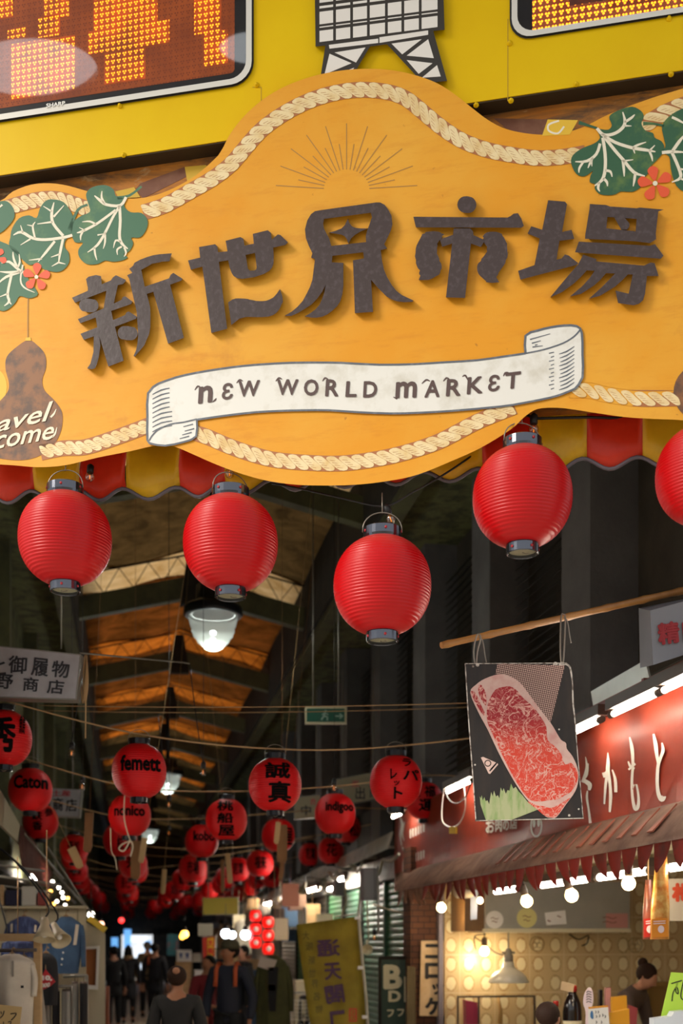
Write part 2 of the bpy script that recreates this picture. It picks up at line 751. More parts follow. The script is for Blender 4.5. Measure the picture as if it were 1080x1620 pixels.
# ================================================================ the painted sign and everything fixed to it
def orange_mat(name, base, dark, pale, rust=0.0):
    m, t = new_mat(name)
    co = t.coords()
    n1 = t.noise(co, 1.7, 6, 0.62, 0.3)
    n2 = t.noise(t.mapping(co, scale=(0.6, 1, 3.0)), 6.0, 6, 0.7)
    n3 = t.noise(co, 24, 3, 0.6)
    c = t.mix(t.ramp(n1, [(0.38, (0, 0, 0)), (0.66, (1, 1, 1))]), lin(base), lin(pale))
    c = t.mix(t.m('MULTIPLY', t.ramp(n2, [(0.52, (0, 0, 0)), (0.78, (1, 1, 1))]), 0.55), c, lin(dark))
    c = t.mix(t.m('MULTIPLY', t.ramp(n3, [(0.70, (0, 0, 0)), (0.76, (1, 1, 1))]), 0.5), c, lin('#8a4b20'))
    n6 = t.noise(co, 2.7, 7, .68, 0.4)
    c = t.mix(t.ramp(n6, [(.60, (0, 0, 0)), (.76, (.42, .42, .42))]), c, lin('#b06a26'))
    if rust:
        n4 = t.noise(t.mapping(co, scale=(0.35, 1, 1.6)), 5.0, 8, 0.75, 0.8)
        c = t.mix(t.ramp(n4, [(0.42, (0, 0, 0)), (0.60, (rust, rust, rust))]), c, lin('#5b4632'))
        n5 = t.noise(t.mapping(co, scale=(0.5, 1, 1.2)), 9.0, 8, 0.75, 0.5)
        c = t.mix(t.ramp(n5, [(0.58, (0, 0, 0)), (0.68, (0.7, 0.7, 0.7))]), c, lin('#c9a777'))
    t.link(c, t.bsdf.inputs['Base Color'])
    t.bsdf.inputs['Roughness'].default_value = 0.5
    t.bsdf.inputs['Specular IOR Level'].default_value = 0.3
    bn = t.node('ShaderNodeBump')
    bn.inputs['Strength'].default_value = 0.12
    bn.inputs['Distance'].default_value = 0.01
    t.link(n2, bn.inputs['Height'])
    t.link(bn.outputs[0], t.bsdf.inputs['Normal'])
    return m


m_board = orange_mat('ochre_painted_board', '#e0961c', '#c87816', '#e3a434')
m_back = orange_mat('worn_brown_board', '#bf7426', '#8a5526', '#c98534', rust=0.9)
m_edge = mat('ochre_edge', '#c98a1e', 0.5)
m_kanji = mat('dark_brown_wood_letter', '#3d2d29', 0.36, var=('#57494a', 40, 0.5, 0.8), bump=(30, 0.10))
m_rope_b = mat('rope_brown_line', '#a8693c', 0.6)
m_rope_c = mat('rope_cream_paint', '#e9d3a2', 0.55, var=('#d9b778', 14, 0.4, 0.7))
m_ribbon = mat('ribbon_white_paint', '#e3e0d8', 0.5, var=('#cfcabd', 9, 0.5, 0.7))
m_slate = mat('slate_outline_paint', '#5a6069', 0.6, var=('#777c82', 20, 0.5, 0.7))
m_ink = mat('brown_lettering_paint', '#55403c', 0.6)
m_leaf = mat('leaf_green_paint', '#2f5a3c', 0.55, var=('#5f7a3c', 8, 0.55, 0.72))
m_leaf_l = mat('faded_leaf_paint', '#3a684b', 0.55, var=('#5f8050', 8, 0.55, 0.72))
m_vein = mat('vein_cream_paint', '#e6dcc4', 0.6)
m_flower = mat('flower_red_paint', '#e2552c', 0.55)
m_gourd = mat('gourd_brown_paint', '#8a5a34', 0.55, var=('#5a4030', 16, 0.45, 0.65))
m_tube = mat('painted_brown_skewer', '#7b4a30', 0.6, var=('#8f6246', 10, 0.4, 0.7))
m_lemon = mat('lemon_yellow_paint', '#dfb32e', 0.55)
m_tan = mat('fine_brown_line', '#a97a35', 0.6)
m_white = mat('white_paint', '#e9e7e0', 0.5)

OB, OF = 0.03, 0.17                                   # faces of the straight back board and of the cut-out front board
SB_T = thing('sign_board', 'large ochre cut-out market signboard with raised dark characters and a white ribbon', 'signboard', BS(0, 0, 0), -BYAW)


def spart(loops_list, name, m, off, thick, parent=None):
    b = MB()
    for lp in loops_list:
        poly(b, lp if isinstance(lp[0][0], (tuple, list)) else [lp], B, off, thick)
    return b.build(name, m, parent or SB_T)


# straight board behind, its top under the yellow cabinet
spart([[(-90, 302), (1150, 116), (1150, 640), (-90, 720)]], 'back_board', m_back, 0.0, OB)
outline = smooth([(-90, 330), (-40, 322), (0, 318), (20, 303), (50, 292), (80, 290), (108, 294), (140, 303), (180, 313), (226, 313), (262, 303), (300, 284), (326, 264), (345, 246)], 3, False)[:-1]
outline += smooth([(345, 246), (353, 233), (364, 212), (385, 185), (415, 158), (450, 137), (490, 122), (530, 113), (570, 109), (610, 110), (650, 117), (690, 131), (720, 150), (748, 172), (772, 190), (800, 204), (840, 212), (880, 212), (920, 202), (960, 182), (1000, 166), (1040, 152), (1080, 140), (1150, 118)], 4, False)
outline += smooth([(1150, 674), (1080, 665), (1040, 663), (990, 660), (940, 653), (908, 648), (880, 645), (850, 647), (830, 659), (808, 679), (761, 708), (715, 729), (660, 751), (613, 761), (560, 767), (500, 768), (460, 766), (420, 760), (380, 749), (340, 734), (306, 719), (280, 708), (262, 704), (240, 706), (205, 714), (154, 724), (103, 736), (60, 739), (20, 736), (-30, 734), (-90, 738)], 4, False)
pl = spart([outline], 'front_board', m_board, OF - 0.05, 0.05)


def rope(path, w, L):
    pp = smooth(path, 10, False)
    acc = [0]
    for a, b in zip(pp, pp[1:]):
        acc.append(acc[-1] + math.dist(a, b))

    def at(s):
        s = min(max(s, 0), acc[-1] - 1e-6)
        for i in range(len(acc) - 1):
            if acc[i + 1] >= s:
                f = (s - acc[i]) / (acc[i + 1] - acc[i] + 1e-9)
                a, b = pp[i], pp[i + 1]
                dx, dy = b[0] - a[0], b[1] - a[1]
                l = math.hypot(dx, dy) or 1
                return (a[0] + dx * f, a[1] + dy * f), (dx / l, dy / l), (dy / l, -dx / l)
    strands, hatch = [], []
    h = w / 2 * 0.92
    n = int(acc[-1] / L)
    for i in range(n):
        s0 = (i + .5) * acc[-1] / n
        P = lambda a, b: (lambda r: (r[0][0] + r[2][0] * b, r[0][1] + r[2][1] * b))(at(s0 + a))
        if s0 - .45 * L < 0 or s0 + .45 * L > acc[-1]:
            continue
        strands.append(smooth([P(-.86 * L, .66 * h), P(-.70 * L, h), P(-.22 * L, h), P(.40 * L, .15 * h), P(.82 * L, -.55 * h), P(.74 * L, -h), P(.22 * L, -h), P(-.40 * L, -.15 * h)], 2))
        for q in (-.55, -.2, .15, .5):
            hatch.append(stroke([P((-q * .55 - .30) * L, q * h), P((-q * .55 + .12) * L, (q - .12) * h)], 1.1, 2, (.5, .3)))
    return pp, strands, hatch


ropes = [rope([(-14, 338), (20, 326), (60, 316), (90, 315), (115, 322), (146, 334)], 24, 13),
         rope([(226, 336), (260, 325), (300, 303), (335, 283), (365, 260), (390, 231), (415, 204), (450, 179), (490, 159), (530, 147), (570, 142), (610, 145), (640, 155), (665, 174), (695, 199), (730, 222), (770, 237), (810, 245), (850, 250), (890, 248), (925, 242)], 25, 20),
         rope([(1008, 206), (1040, 184), (1080, 166), (1140, 150)], 26, 21),
         rope([(64, 716), (100, 709), (130, 708), (160, 700), (200, 686), (240, 671)], 22, 15),
         rope([(306, 684), (330, 692), (368, 708), (427, 726), (487, 732), (540, 733), (590, 727), (637, 717), (695, 698), (753, 668), (812, 644)], 24, 20),
         rope([(900, 617), (933, 618), (958, 624), (1000, 630), (1033, 631), (1075, 630)], 23, 20)]
for pp, st, ha in ropes:
    rb = spart([stroke(pp[::5] + [pp[-1]], 25, 3)], 'painted_rope', m_rope_b, OF, .0015)
    spart(st, 'rope_strands', m_rope_c, OF + .0015, .0012, rb)
    if ha:
        spart(ha, 'rope_hatching', m_rope_b, OF + .0027, .0006, rb)


# leaves, flowers
def zt(o, s, pts):
    return [(o[0] + p[0] / s, o[1] + p[1] / s) for p in pts]


LO, LS = (0, 260), 4.154
RO, RS = (880, 140), 5.4
lA = zt(LO, LS, [(640, 140), (700, 138), (745, 165), (762, 208), (800, 218), (820, 240), (818, 280), (860, 315), (930, 320), (970, 370), (960, 430), (920, 480), (862, 482), (875, 520), (850, 570), (812, 590), (838, 612), (800, 632), (740, 640), (690, 632), (640, 655), (570, 655), (522, 612), (515, 560), (545, 515), (490, 510), (465, 430), (480, 380), (530, 340), (590, 312), (580, 260), (565, 200), (590, 160)])
lB = zt(LO, LS, [(190, 335), (240, 352), (262, 290), (300, 240), (350, 230), (420, 250), (470, 320), (480, 370), (470, 450), (430, 500), (425, 545), (450, 580), (455, 640), (420, 690), (370, 708), (290, 690), (240, 655), (190, 660), (130, 610), (62, 540), (68, 480), (80, 420), (125, 355)])
lC = zt(LO, LS, [(-60, 480), (0, 505), (60, 530), (120, 570), (140, 640), (165, 700), (190, 760), (250, 850), (195, 880), (130, 866), (100, 910), (50, 955), (0, 960), (-60, 900)])
lD = zt(LO, LS, [(-60, 270), (0, 243), (50, 245), (88, 290), (95, 345), (60, 400), (0, 452), (-60, 450)])
rE = zt(RO, RS, [(450, 240), (520, 190), (640, 155), (720, 190), (745, 240), (725, 300), (760, 360), (822, 380), (838, 420), (895, 450), (920, 500), (900, 560), (850, 620), (800, 670), (772, 740), (705, 780), (718, 840), (650, 882), (550, 880), (500, 905), (430, 912), (362, 898), (325, 852), (335, 820), (285, 800), (292, 740), (310, 705), (240, 750), (170, 730), (125, 640), (140, 570), (220, 510), (320, 470), (372, 420), (350, 350), (440, 352), (472, 312)])
rF = zt(RO, RS, [(1140, 150), (1080, 170), (1000, 210), (930, 270), (900, 330), (915, 420), (930, 500), (890, 542), (960, 580), (975, 680), (1000, 780), (1040, 850), (1110, 862), (1250, 640), (1300, 300)])


def leaf(outl, veins, m, o, s, stem=None):
    lf = spart([smooth(outl, 3)] + ([stroke(zt(o, s, stem), [6, 4, 3.5], 3)] if stem else []), 'painted_leaf', m, OF + .002, .0015)
    spart([stroke(zt(o, s, v), [w] * (len(v) - 1) + [w * .35], 3) for v, w in veins], 'leaf_veins', m_vein, OF + .0035, .0008, lf)


leaf(lA, [([(828, 215), (790, 270), (700, 265), (655, 235), (620, 205)], 4.5), ([(690, 262), (668, 220), (670, 175)], 3.5), ([(785, 270), (790, 370), (785, 470), (800, 520), (840, 555)], 4.5),
          ([(795, 510), (760, 500), (745, 550)], 3), ([(800, 540), (770, 560), (772, 595)], 3), ([(815, 545), (828, 580), (815, 607)], 3), ([(785, 275), (740, 350), (690, 450), (640, 530), (575, 578)], 4),
          ([(690, 445), (690, 510), (678, 555)], 3), ([(620, 545), (625, 590), (637, 630)], 3), ([(760, 300), (680, 360), (620, 400), (540, 440), (505, 450)], 4), ([(630, 395), (590, 375), (540, 378)], 3),
          ([(545, 440), (530, 470), (530, 500)], 3), ([(560, 435), (520, 415)], 2.5), ([(640, 465), (690, 455)], 2.5)], m_leaf_l, LO, LS, [(770, 222), (850, 205), (930, 145)])
leaf(lB, [([(475, 465), (420, 480), (300, 495), (215, 485), (140, 445), (88, 465)], 4.5), ([(150, 450), (135, 400)], 3), ([(230, 485), (215, 410), (232, 378)], 3), ([(215, 405), (178, 398)], 2.5), ([(200, 490), (135, 530)], 3),
          ([(415, 470), (350, 390), (340, 320), (355, 250)], 4.5), ([(340, 310), (285, 275)], 3), ([(352, 345), (420, 270)], 3.5), ([(345, 378), (245, 392)], 3.5), ([(415, 485), (395, 580), (385, 650)], 4),
          ([(392, 590), (335, 610)], 3), ([(385, 645), (340, 670)], 3), ([(385, 645), (430, 655)], 3), ([(360, 505), (300, 580), (250, 640)], 4), ([(275, 620), (190, 630)], 3)], m_leaf_l, LO, LS, [(455, 430), (510, 300), (575, 265)])
leaf(lC, [([(165, 715), (120, 690), (60, 640), (10, 650)], 4), ([(115, 680), (90, 620), (85, 575)], 3.5), ([(118, 675), (130, 640), (125, 590)], 3), ([(130, 705), (60, 710), (0, 705)], 4), ([(130, 708), (40, 740), (-20, 790)], 4),
          ([(75, 730), (50, 850), (60, 900), (28, 930)], 4), ([(50, 850), (0, 870)], 3), ([(62, 905), (75, 920)], 3), ([(150, 660), (135, 760), (160, 810), (228, 842)], 2.5)], m_leaf_l, LO, LS)
leaf(lD, [([(15, 265), (-10, 290)], 3.5)], m_leaf_l, LO, LS)
leaf(rE, [([(345, 340), (400, 395), (480, 390), (550, 350), (585, 290), (565, 200)], 5), ([(580, 290), (640, 250), (668, 222)], 4), ([(575, 318), (640, 320)], 3.5), ([(385, 390), (500, 460), (640, 505), (760, 525), (845, 540)], 5),
          ([(650, 505), (700, 480), (765, 458)], 3.5), ([(655, 510), (668, 555)], 3.5), ([(790, 530), (812, 580), (820, 622)], 3.5), ([(795, 530), (840, 485)], 3.5), ([(405, 410), (500, 530), (570, 610), (660, 715), (755, 748)], 5),
          ([(565, 610), (575, 690), (578, 752)], 4), ([(570, 620), (655, 608)], 3.5), ([(672, 725), (665, 780), (655, 836)], 4), ([(395, 420), (415, 560), (415, 690), (390, 780), (325, 830)], 5), ([(415, 700), (460, 710), (475, 755)], 4),
          ([(400, 765), (430, 800), (435, 835)], 4), ([(365, 800), (355, 850), (370, 880)], 4), ([(372, 470), (340, 560), (260, 620), (160, 625)], 4.5), ([(230, 625), (195, 680), (192, 720)], 3.5), ([(310, 590), (285, 640), (268, 680)], 3.5), ([(300, 620), (302, 665)], 3)],
     m_leaf, RO, RS, [(190, 290), (270, 315), (345, 338)])
leaf(rF, [([(900, 548), (990, 540), (1100, 545)], 5), ([(990, 535), (1050, 450), (1100, 390)], 5), ([(985, 245), (1040, 270), (1110, 310)], 4), ([(985, 545), (1040, 670), (1060, 760), (985, 800)], 5), ([(1055, 690), (1100, 690)], 4), ([(1055, 765), (1100, 790)], 4)],
     m_leaf, RO, RS, [(740, 300), (820, 300), (920, 318)])


def flower(cx, cy, r, rot):
    ps = []
    for k in range(5):
        a = rot + k * 2 * math.pi / 5
        P = lambda d, da: (cx + r * d * math.cos(a + da), cy + r * d * math.sin(a + da))
        ps.append(smooth([P(.14, 0), P(.5, -.42), P(.85, -.36), P(1.0, 0), P(.85, .36), P(.5, .42)], 3))
    fl = spart(ps, 'painted_flower', m_flower, OF + .004, .0012)
    spart([circle(cx, cy, r * .14, 10)], 'flower_centre', m_vein, OF + .0052, .0006, fl)


flower(57.5, 438, 22.5, -1.5)
flower(1036, 290, 28, -1.75)
flower(-6, 408, 17, 0.3)

# gourds, string, script
g = spart([smooth(zt((0, 480), 4.154, [(185, 240), (240, 270), (295, 335), (302, 420), (278, 500), (292, 570), (360, 640), (408, 720), (402, 830), (352, 930), (262, 1000), (150, 1030), (20, 1022), (-80, 985), (-130, 860), (-90, 720), (0, 640), (50, 580), (58, 520), (36, 430), (45, 350), (110, 285)]), 4)], 'painted_gourd', m_gourd, OF, .0015)
spart([zt((0, 480), 4.154, [(165, 245), (170, 225), (200, 222), (205, 245)])], 'gourd_stalk', m_lemon, OF + .0016, .001, g)
b = MB()
lettering(b, 'avel', ((-6, 660), (84, 634), (84, 664), (-6, 684)), B, OF + .0016, .001, .012, .32)
lettering(b, 'come', ((-8, 690), (86, 674), (86, 694), (-8, 711)), B, OF + .0016, .001, .012, .32)
poly(b, [stroke([(80, 660), (85, 655), (89, 647)], [3, 3, 1], 3)], B, OF + .0016, .001)
poly(b, [stroke([(82, 692), (87, 686), (90, 676)], [3, 3, 1], 3)], B, OF + .0016, .001)
b.build('script_lettering', m_vein, g)
spart([stroke([(44.5, 468), (44, 500), (44, 536)], 1.8, 2)], 'painted_cord', m_tan, OF + .001, .0008)
g2 = spart([circle(1106, 621, 41, 30, 44)], 'painted_gourd', m_gourd, OF + .001, .0015)
spart([circle(-8, 612, 19, 24, 28)], 'painted_lemon', m_lemon, OF, .001)

# rising sun
rays = []
for k in range(21):
    a = math.pi * (0.02 + 0.96 * k / 20)
    l = 78 if k % 2 else 112
    rays.append([(548 + 36 * math.cos(a), 300 - 32 * math.sin(a)), (548 + l * math.cos(a), 300 - 105 / 112 * l * math.sin(a))])
spart([stroke(r, 1.5, 1) for r in rays], 'painted_sunburst', m_tan, OF, .0008)

# brown skewers with yellow tips
tb = spart([[(214, 299), (222, 290), (292, 264), (296, 279), (226, 314)]], 'painted_skewer', m_tube, OB, .001)
spart([[(292, 264), (326, 261), (328, 266), (296, 287)], [(182, 303), (212, 296), (222, 312), (188, 314)]], 'skewer_tips', m_lemon, OB + .001, .003, tb)
tb = spart([[(780, 187), (866, 189), (906, 194), (900, 212), (845, 216), (806, 207)]], 'painted_skewer', m_tube, OB, .001)
tp = spart([[(866, 189), (914, 190), (901, 213), (857, 215)]], 'skewer_tip', m_lemon, OF, .001, tb)
spart([stroke([(884, 191), (868, 197), (868, 207), (882, 211), (892, 200)], 3)], 'painted_ring', m_vein, OF + .001, .0006, tb)

# ribbon
rib = [(234, 622), (250, 607), (278, 597), (309, 590), (345, 584), (383, 579), (420, 576), (457, 574), (500, 573.5), (540, 574), (600, 577), (656, 576), (705, 573), (753, 570), (797, 564), (831, 559), (831, 531), (850, 523), (870, 518), (892, 515), (912, 516), (920, 527), (921, 560), (921, 597), (909, 615), (890, 623), (870, 629), (830, 637), (792, 643), (714, 650), (660, 653), (617, 654), (565, 652), (520, 649), (480, 649), (442, 650), (405, 652), (368, 656), (338, 660), (311, 664), (310, 690), (291, 699), (261, 705), (240, 702), (233, 696)]
rb = spart([rib], 'ribbon', m_ribbon, OF + .004, .002)
ln = [stroke(rib[1:16], 3.2, 2), stroke(rib[15:25], 3.6, 2), stroke(rib[24:40], 3.2, 2), stroke(rib[39:44], 3, 2), stroke([rib[43], rib[44], (233, 660), rib[0], rib[1]], 3.4, 2),
      stroke([(311, 663), (290, 668), (270, 671), (250, 680), (240, 690), (236, 697)], 2.4, 3), stroke([(831, 559), (860, 553), (890, 543), (908, 532), (917, 522)], 2.4, 3)]
for k in range(9):
    y = 618 + k * 7.4
    ln.append(stroke([(241, y + 6), (255, y - 1), (272 if k > 4 else 268, y - 4)], [1.2, 2.2, 1.4], 2))
for (x, y) in ((290, 675), (292, 682), (288, 688), (284, 694)):
    ln.append(stroke([(x, y), (x + 15, y - 4)], [1.2, 2], 2))
for k in range(10):
    y = 556 + k * 6.3
    ln.append(stroke([(884 + (k % 3), y + 4), (896, y), (908, y - 8)], [1, 2.2, 1], 2))
    ln.append(stroke([(868 + (k % 2) * 3, y + 3), (876, y + 1)], [1.6, 1.2], 2))
for (x0, y0, x1, y1) in ((838, 537, 870, 528), (841, 543, 855, 539), (842, 549, 858, 547), (846, 546, 850, 545)):
    ln.append(stroke([(x0, y0), (x1, y1)], [2, 1], 2))
spart(ln, 'ribbon_outline', m_slate, OF + .006, .001, rb)
b = MB()
for ch, x0, y0, x1, y1, tl in (('n', 312, 612, 336, 639, -3), ('Ɛ', 350, 607, 368, 633, -2), ('W', 377, 603, 411, 628, -2), ('W', 438, 600, 472, 625, 0), ('O', 480, 600, 503, 626, 0), ('R', 513, 600, 534, 627, 0), ('L', 545, 603, 563, 628, 0), ('D', 573, 603, 596, 629, 0),
                              ('m', 624, 604, 659, 630, -1), ('A', 670, 602, 694, 629, -1), ('R', 704, 600, 727, 627, -1), ('K', 737, 597, 762, 624, -2), ('Ɛ', 771, 594, 790, 620, -2), ('T', 799, 590, 824, 616, -3)):
    lettering(b, ch, ((x0, y0), (x1, y0 + tl), (x1 + 1, y1 + tl), (x0 + 1, y1)), B, OF + .006, .001, 0.026, 0.10)
# small pen flourishes of the letters
for p in ([(308, 617), (313, 611), (318, 614)], [(336, 636), (340, 633), (342, 630)], [(374, 606), (379, 601), (384, 603)], [(436, 603), (441, 598), (446, 600)], [(510, 603), (514, 598), (519, 600)], [(622, 628), (628, 631)], [(667, 607), (674, 601), (680, 603)], [(701, 603), (706, 598), (711, 600)], [(731, 596), (736, 594), (741, 604)], [(796, 595), (799, 590), (804, 589)]):
    poly(b, [stroke(p, [1.2, 3, 1], 3)], B, OF + .006, .001)
b.build('ribbon_lettering', m_ink, rb)

# raised characters, sawn from board
Z1 = lambda p: zt((100, 390), 5.4, p)
Z2 = lambda p: zt((290, 350), 6.0, p)
Z3 = lambda p: zt((440, 310), 4.909, p)
Z4 = lambda p: zt((640, 300), 5.4, p)
Z5 = lambda p: zt((810, 300), 4.32, p)
KJ = [
    [[Z1([(75, 437), (210, 378), (218, 350), (200, 278), (215, 258), (280, 243), (305, 255), (328, 325), (415, 290), (425, 262), (450, 245), (525, 285), (530, 300), (500, 320), (460, 330), (430, 490), (500, 455), (508, 432), (530, 425), (590, 470), (575, 490), (405, 550), (425, 630), (530, 585), (540, 562), (560, 555), (628, 598), (615, 615), (440, 685), (515, 975), (385, 1025), (310, 770), (315, 850), (300, 950), (285, 1010), (268, 1038), (245, 1048), (205, 1040), (235, 1000), (260, 900), (262, 765), (175, 797), (155, 745), (290, 690), (278, 605), (145, 655), (125, 620), (345, 530), (370, 375), (100, 480)])],
     [Z1(circle(218, 503, 58))], [Z1(circle(550, 740, 60))],
     [Z1([(575, 190), (595, 165), (620, 140), (665, 112), (720, 88), (770, 74), (820, 66), (900, 62), (908, 125), (850, 128), (800, 135), (755, 148), (720, 165), (662, 200), (695, 345), (905, 272), (918, 240), (940, 225), (1018, 275), (1010, 290), (910, 325), (1030, 780), (895, 830), (770, 385), (710, 400), (728, 460), (740, 520), (745, 620), (740, 690), (728, 750), (710, 800), (690, 840), (655, 885), (610, 940), (600, 935), (622, 885), (635, 840), (642, 770), (642, 700), (630, 560), (565, 275), (545, 245), (590, 225)])]],
    [[Z2([(45, 372), (160, 345), (150, 245), (300, 218), (322, 240), (328, 295), (420, 285), (402, 185), (540, 150), (568, 165), (580, 232), (670, 212), (660, 120), (800, 85), (830, 110), (838, 175), (895, 125), (920, 130), (990, 200), (960, 225), (850, 250), (857, 330), (855, 400), (840, 440), (810, 470), (760, 500), (670, 530), (560, 547), (510, 540), (480, 520), (460, 490), (440, 440), (425, 370), (335, 385), (415, 1020), (265, 1060), (180, 430), (70, 460)]), Z2([(590, 320), (680, 300), (695, 440), (690, 458), (675, 467), (630, 470), (612, 450)])],
     [Z2(smooth([(425, 770), (470, 742), (520, 732), (600, 738), (690, 756), (780, 755), (850, 725), (890, 682)], 3, False) + smooth([(915, 645), (938, 720), (930, 790), (895, 855), (840, 895), (770, 908), (690, 910), (600, 908), (530, 925)], 3, False) + [(455, 985)])]],
    [[Z3([(285, 118), (330, 110), (760, 50), (790, 50), (825, 68), (850, 100), (878, 150), (886, 220), (875, 265), (850, 320), (822, 375), (845, 408), (795, 420), (805, 500), (820, 570), (845, 630), (880, 690), (915, 735), (960, 770), (1050, 812), (1040, 822), (980, 825), (920, 818), (880, 803), (840, 780), (770, 710), (720, 650), (735, 900), (595, 910), (580, 500), (665, 485), (660, 437), (420, 465), (415, 515), (505, 520), (505, 700), (497, 765), (480, 820), (455, 858), (420, 890), (380, 920), (340, 938), (300, 945), (260, 945), (205, 935), (250, 910), (290, 880), (320, 845), (340, 800), (358, 750), (368, 690), (340, 745), (300, 800), (255, 845), (200, 880), (150, 910), (100, 932), (50, 930), (105, 898), (150, 860), (190, 815), (220, 760), (245, 710), (265, 650), (285, 490), (255, 478), (265, 445), (238, 390), (215, 330), (207, 260), (225, 190), (255, 140)]), Z3([(355, 178), (718, 130), (728, 165), (690, 270), (680, 310), (682, 358), (412, 388), (395, 330), (355, 255), (348, 215)])],
     [Z3([(540, 178), (552, 210), (572, 236), (600, 248), (640, 252), (695, 252), (640, 275), (595, 302), (565, 330), (545, 370), (532, 335), (515, 312), (490, 300), (450, 293), (393, 285), (440, 272), (490, 252), (518, 225)])]],
    [[Z4(circle(530, 128, 72))], [Z4([(90, 232), (880, 238), (905, 225), (930, 205), (945, 210), (975, 245), (1005, 310), (995, 325), (95, 322)])],
     [Z4([(418, 332), (560, 332), (578, 355), (580, 390), (680, 432), (650, 490), (565, 460), (515, 925), (352, 920), (405, 460), (320, 488), (302, 425), (418, 385)])],
     [Z4(smooth([(150, 388), (190, 365), (250, 355), (300, 372), (320, 408), (285, 445), (268, 500), (280, 570), (302, 630), (300, 690), (262, 742), (200, 770), (120, 771)], 3, False) + smooth([(135, 735), (130, 690), (107, 630), (97, 540), (115, 460)], 3, False))],
     [Z4(smooth([(690, 380), (730, 360), (790, 367), (840, 410), (868, 490), (865, 580), (830, 650), (792, 710), (782, 755)], 3, False) + smooth([(795, 790), (740, 796), (680, 770), (640, 720), (628, 660), (650, 610), (696, 548), (705, 490), (678, 440), (675, 402)], 3, False))]],
    [[Z5([(245, 72), (360, 82), (372, 100), (340, 290), (405, 275), (420, 335), (322, 350), (302, 480), (340, 470), (360, 443), (385, 450), (438, 500), (430, 515), (55, 615), (40, 555), (160, 515), (190, 335), (110, 300), (130, 250), (205, 275)])],
     [Z5([(530, 98), (640, 105), (660, 115), (850, 128), (870, 122), (985, 135), (995, 150), (970, 300), (962, 340), (940, 365), (830, 352), (630, 342), (520, 335), (505, 310), (530, 130)]), Z5([(650, 185), (850, 200), (845, 285), (642, 265)])],
     [Z5([(700, 190), (770, 195), (800, 230), (800, 252), (785, 272), (745, 274)])], [Z5([(455, 355), (940, 385), (975, 372), (1030, 450), (1015, 472), (445, 428)])],
     [Z5([(485, 445), (575, 475), (570, 490), (900, 520), (945, 498), (965, 505), (1000, 590), (920, 590), (905, 710), (890, 755), (865, 780), (830, 790), (735, 775), (705, 690), (800, 712), (825, 580), (790, 578), (745, 625), (700, 662), (600, 725), (525, 745), (610, 670), (660, 620), (710, 572), (640, 570), (600, 618), (560, 652), (470, 712), (395, 730), (480, 660), (530, 605), (570, 555), (510, 550), (465, 600), (420, 640), (340, 700), (260, 735), (340, 640), (400, 570), (450, 515)])]],
]
for loops in KJ:
    b = MB()
    for lp in loops:
        poly(b, lp, B, OF, .030)
    b.build('raised_character', m_kanji, SB_T, bevel=.0015)

# ---------------------------------------------------------------- yellow cabinet, number displays, tower cut-out
m_yel = mat('yellow_enamelled_steel', '#e4be04', 0.38, var=('#dcb000', 1.3, 0.35, 0.7), spec=.2)
m_yel_d = mat('yellow_seam', '#b48e10', 0.6)
OY = 0.115
cb = thing('sign_cabinet', 'bright yellow steel cabinet above the ochre signboard', 'cabinet', BS(0, OY, 4.7), -BYAW)
b = MB()
zb = B(540, 194, OY).z
b.hexa([BS(-2.6, OY, zb), BS(2.6, OY, zb), BS(2.6, -.45, zb), BS(-2.6, -.45, zb), BS(-2.6, OY, 7.6), BS(2.6, OY, 7.6), BS(2.6, -.45, 7.6), BS(-2.6, -.45, 7.6)])
b.build('casing', m_yel, cb)
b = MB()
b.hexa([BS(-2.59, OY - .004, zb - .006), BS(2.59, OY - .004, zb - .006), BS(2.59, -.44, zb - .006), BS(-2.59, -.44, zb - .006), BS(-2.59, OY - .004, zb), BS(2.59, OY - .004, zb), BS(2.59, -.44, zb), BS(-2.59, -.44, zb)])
b.build('underside_shade', mat('painted_underside_shade', '#3a2c14', .8), cb)  # added dark sheet, its colour paints in the shade below the cabinet
b = MB()
for p, q, w in (((413, 138), (413, 176), 1.2), ((803, 30), (803, 160), 1.4), ((399, 138), (413, 138), 1.0), ):
    poly(b, [stroke([p, q], w, 1)], B, OY, .001)
b.build('panel_seam', m_yel_d, cb)
for (x, y) in ((190, 168), (196, 246), (406, 135), (806, 69), (1058, 30), (1061, 118), (808, 160), (753, 167), (911, 134)):
    b = MB()
    p = B(x, y, OY)
    b.lathe([(.012, 0), (.012, .004), (.007, .007), (.007, .012), (.0, .014)], p, 10, axis=(-SB, -CB, 0))
    b.build('bolt', m_yel, cb)

m_alu = mat('pale_silver_frame', '#dcd8cf', 0.35, 0.1)
m_gask = mat('black_gasket', '#15151a', 0.45)


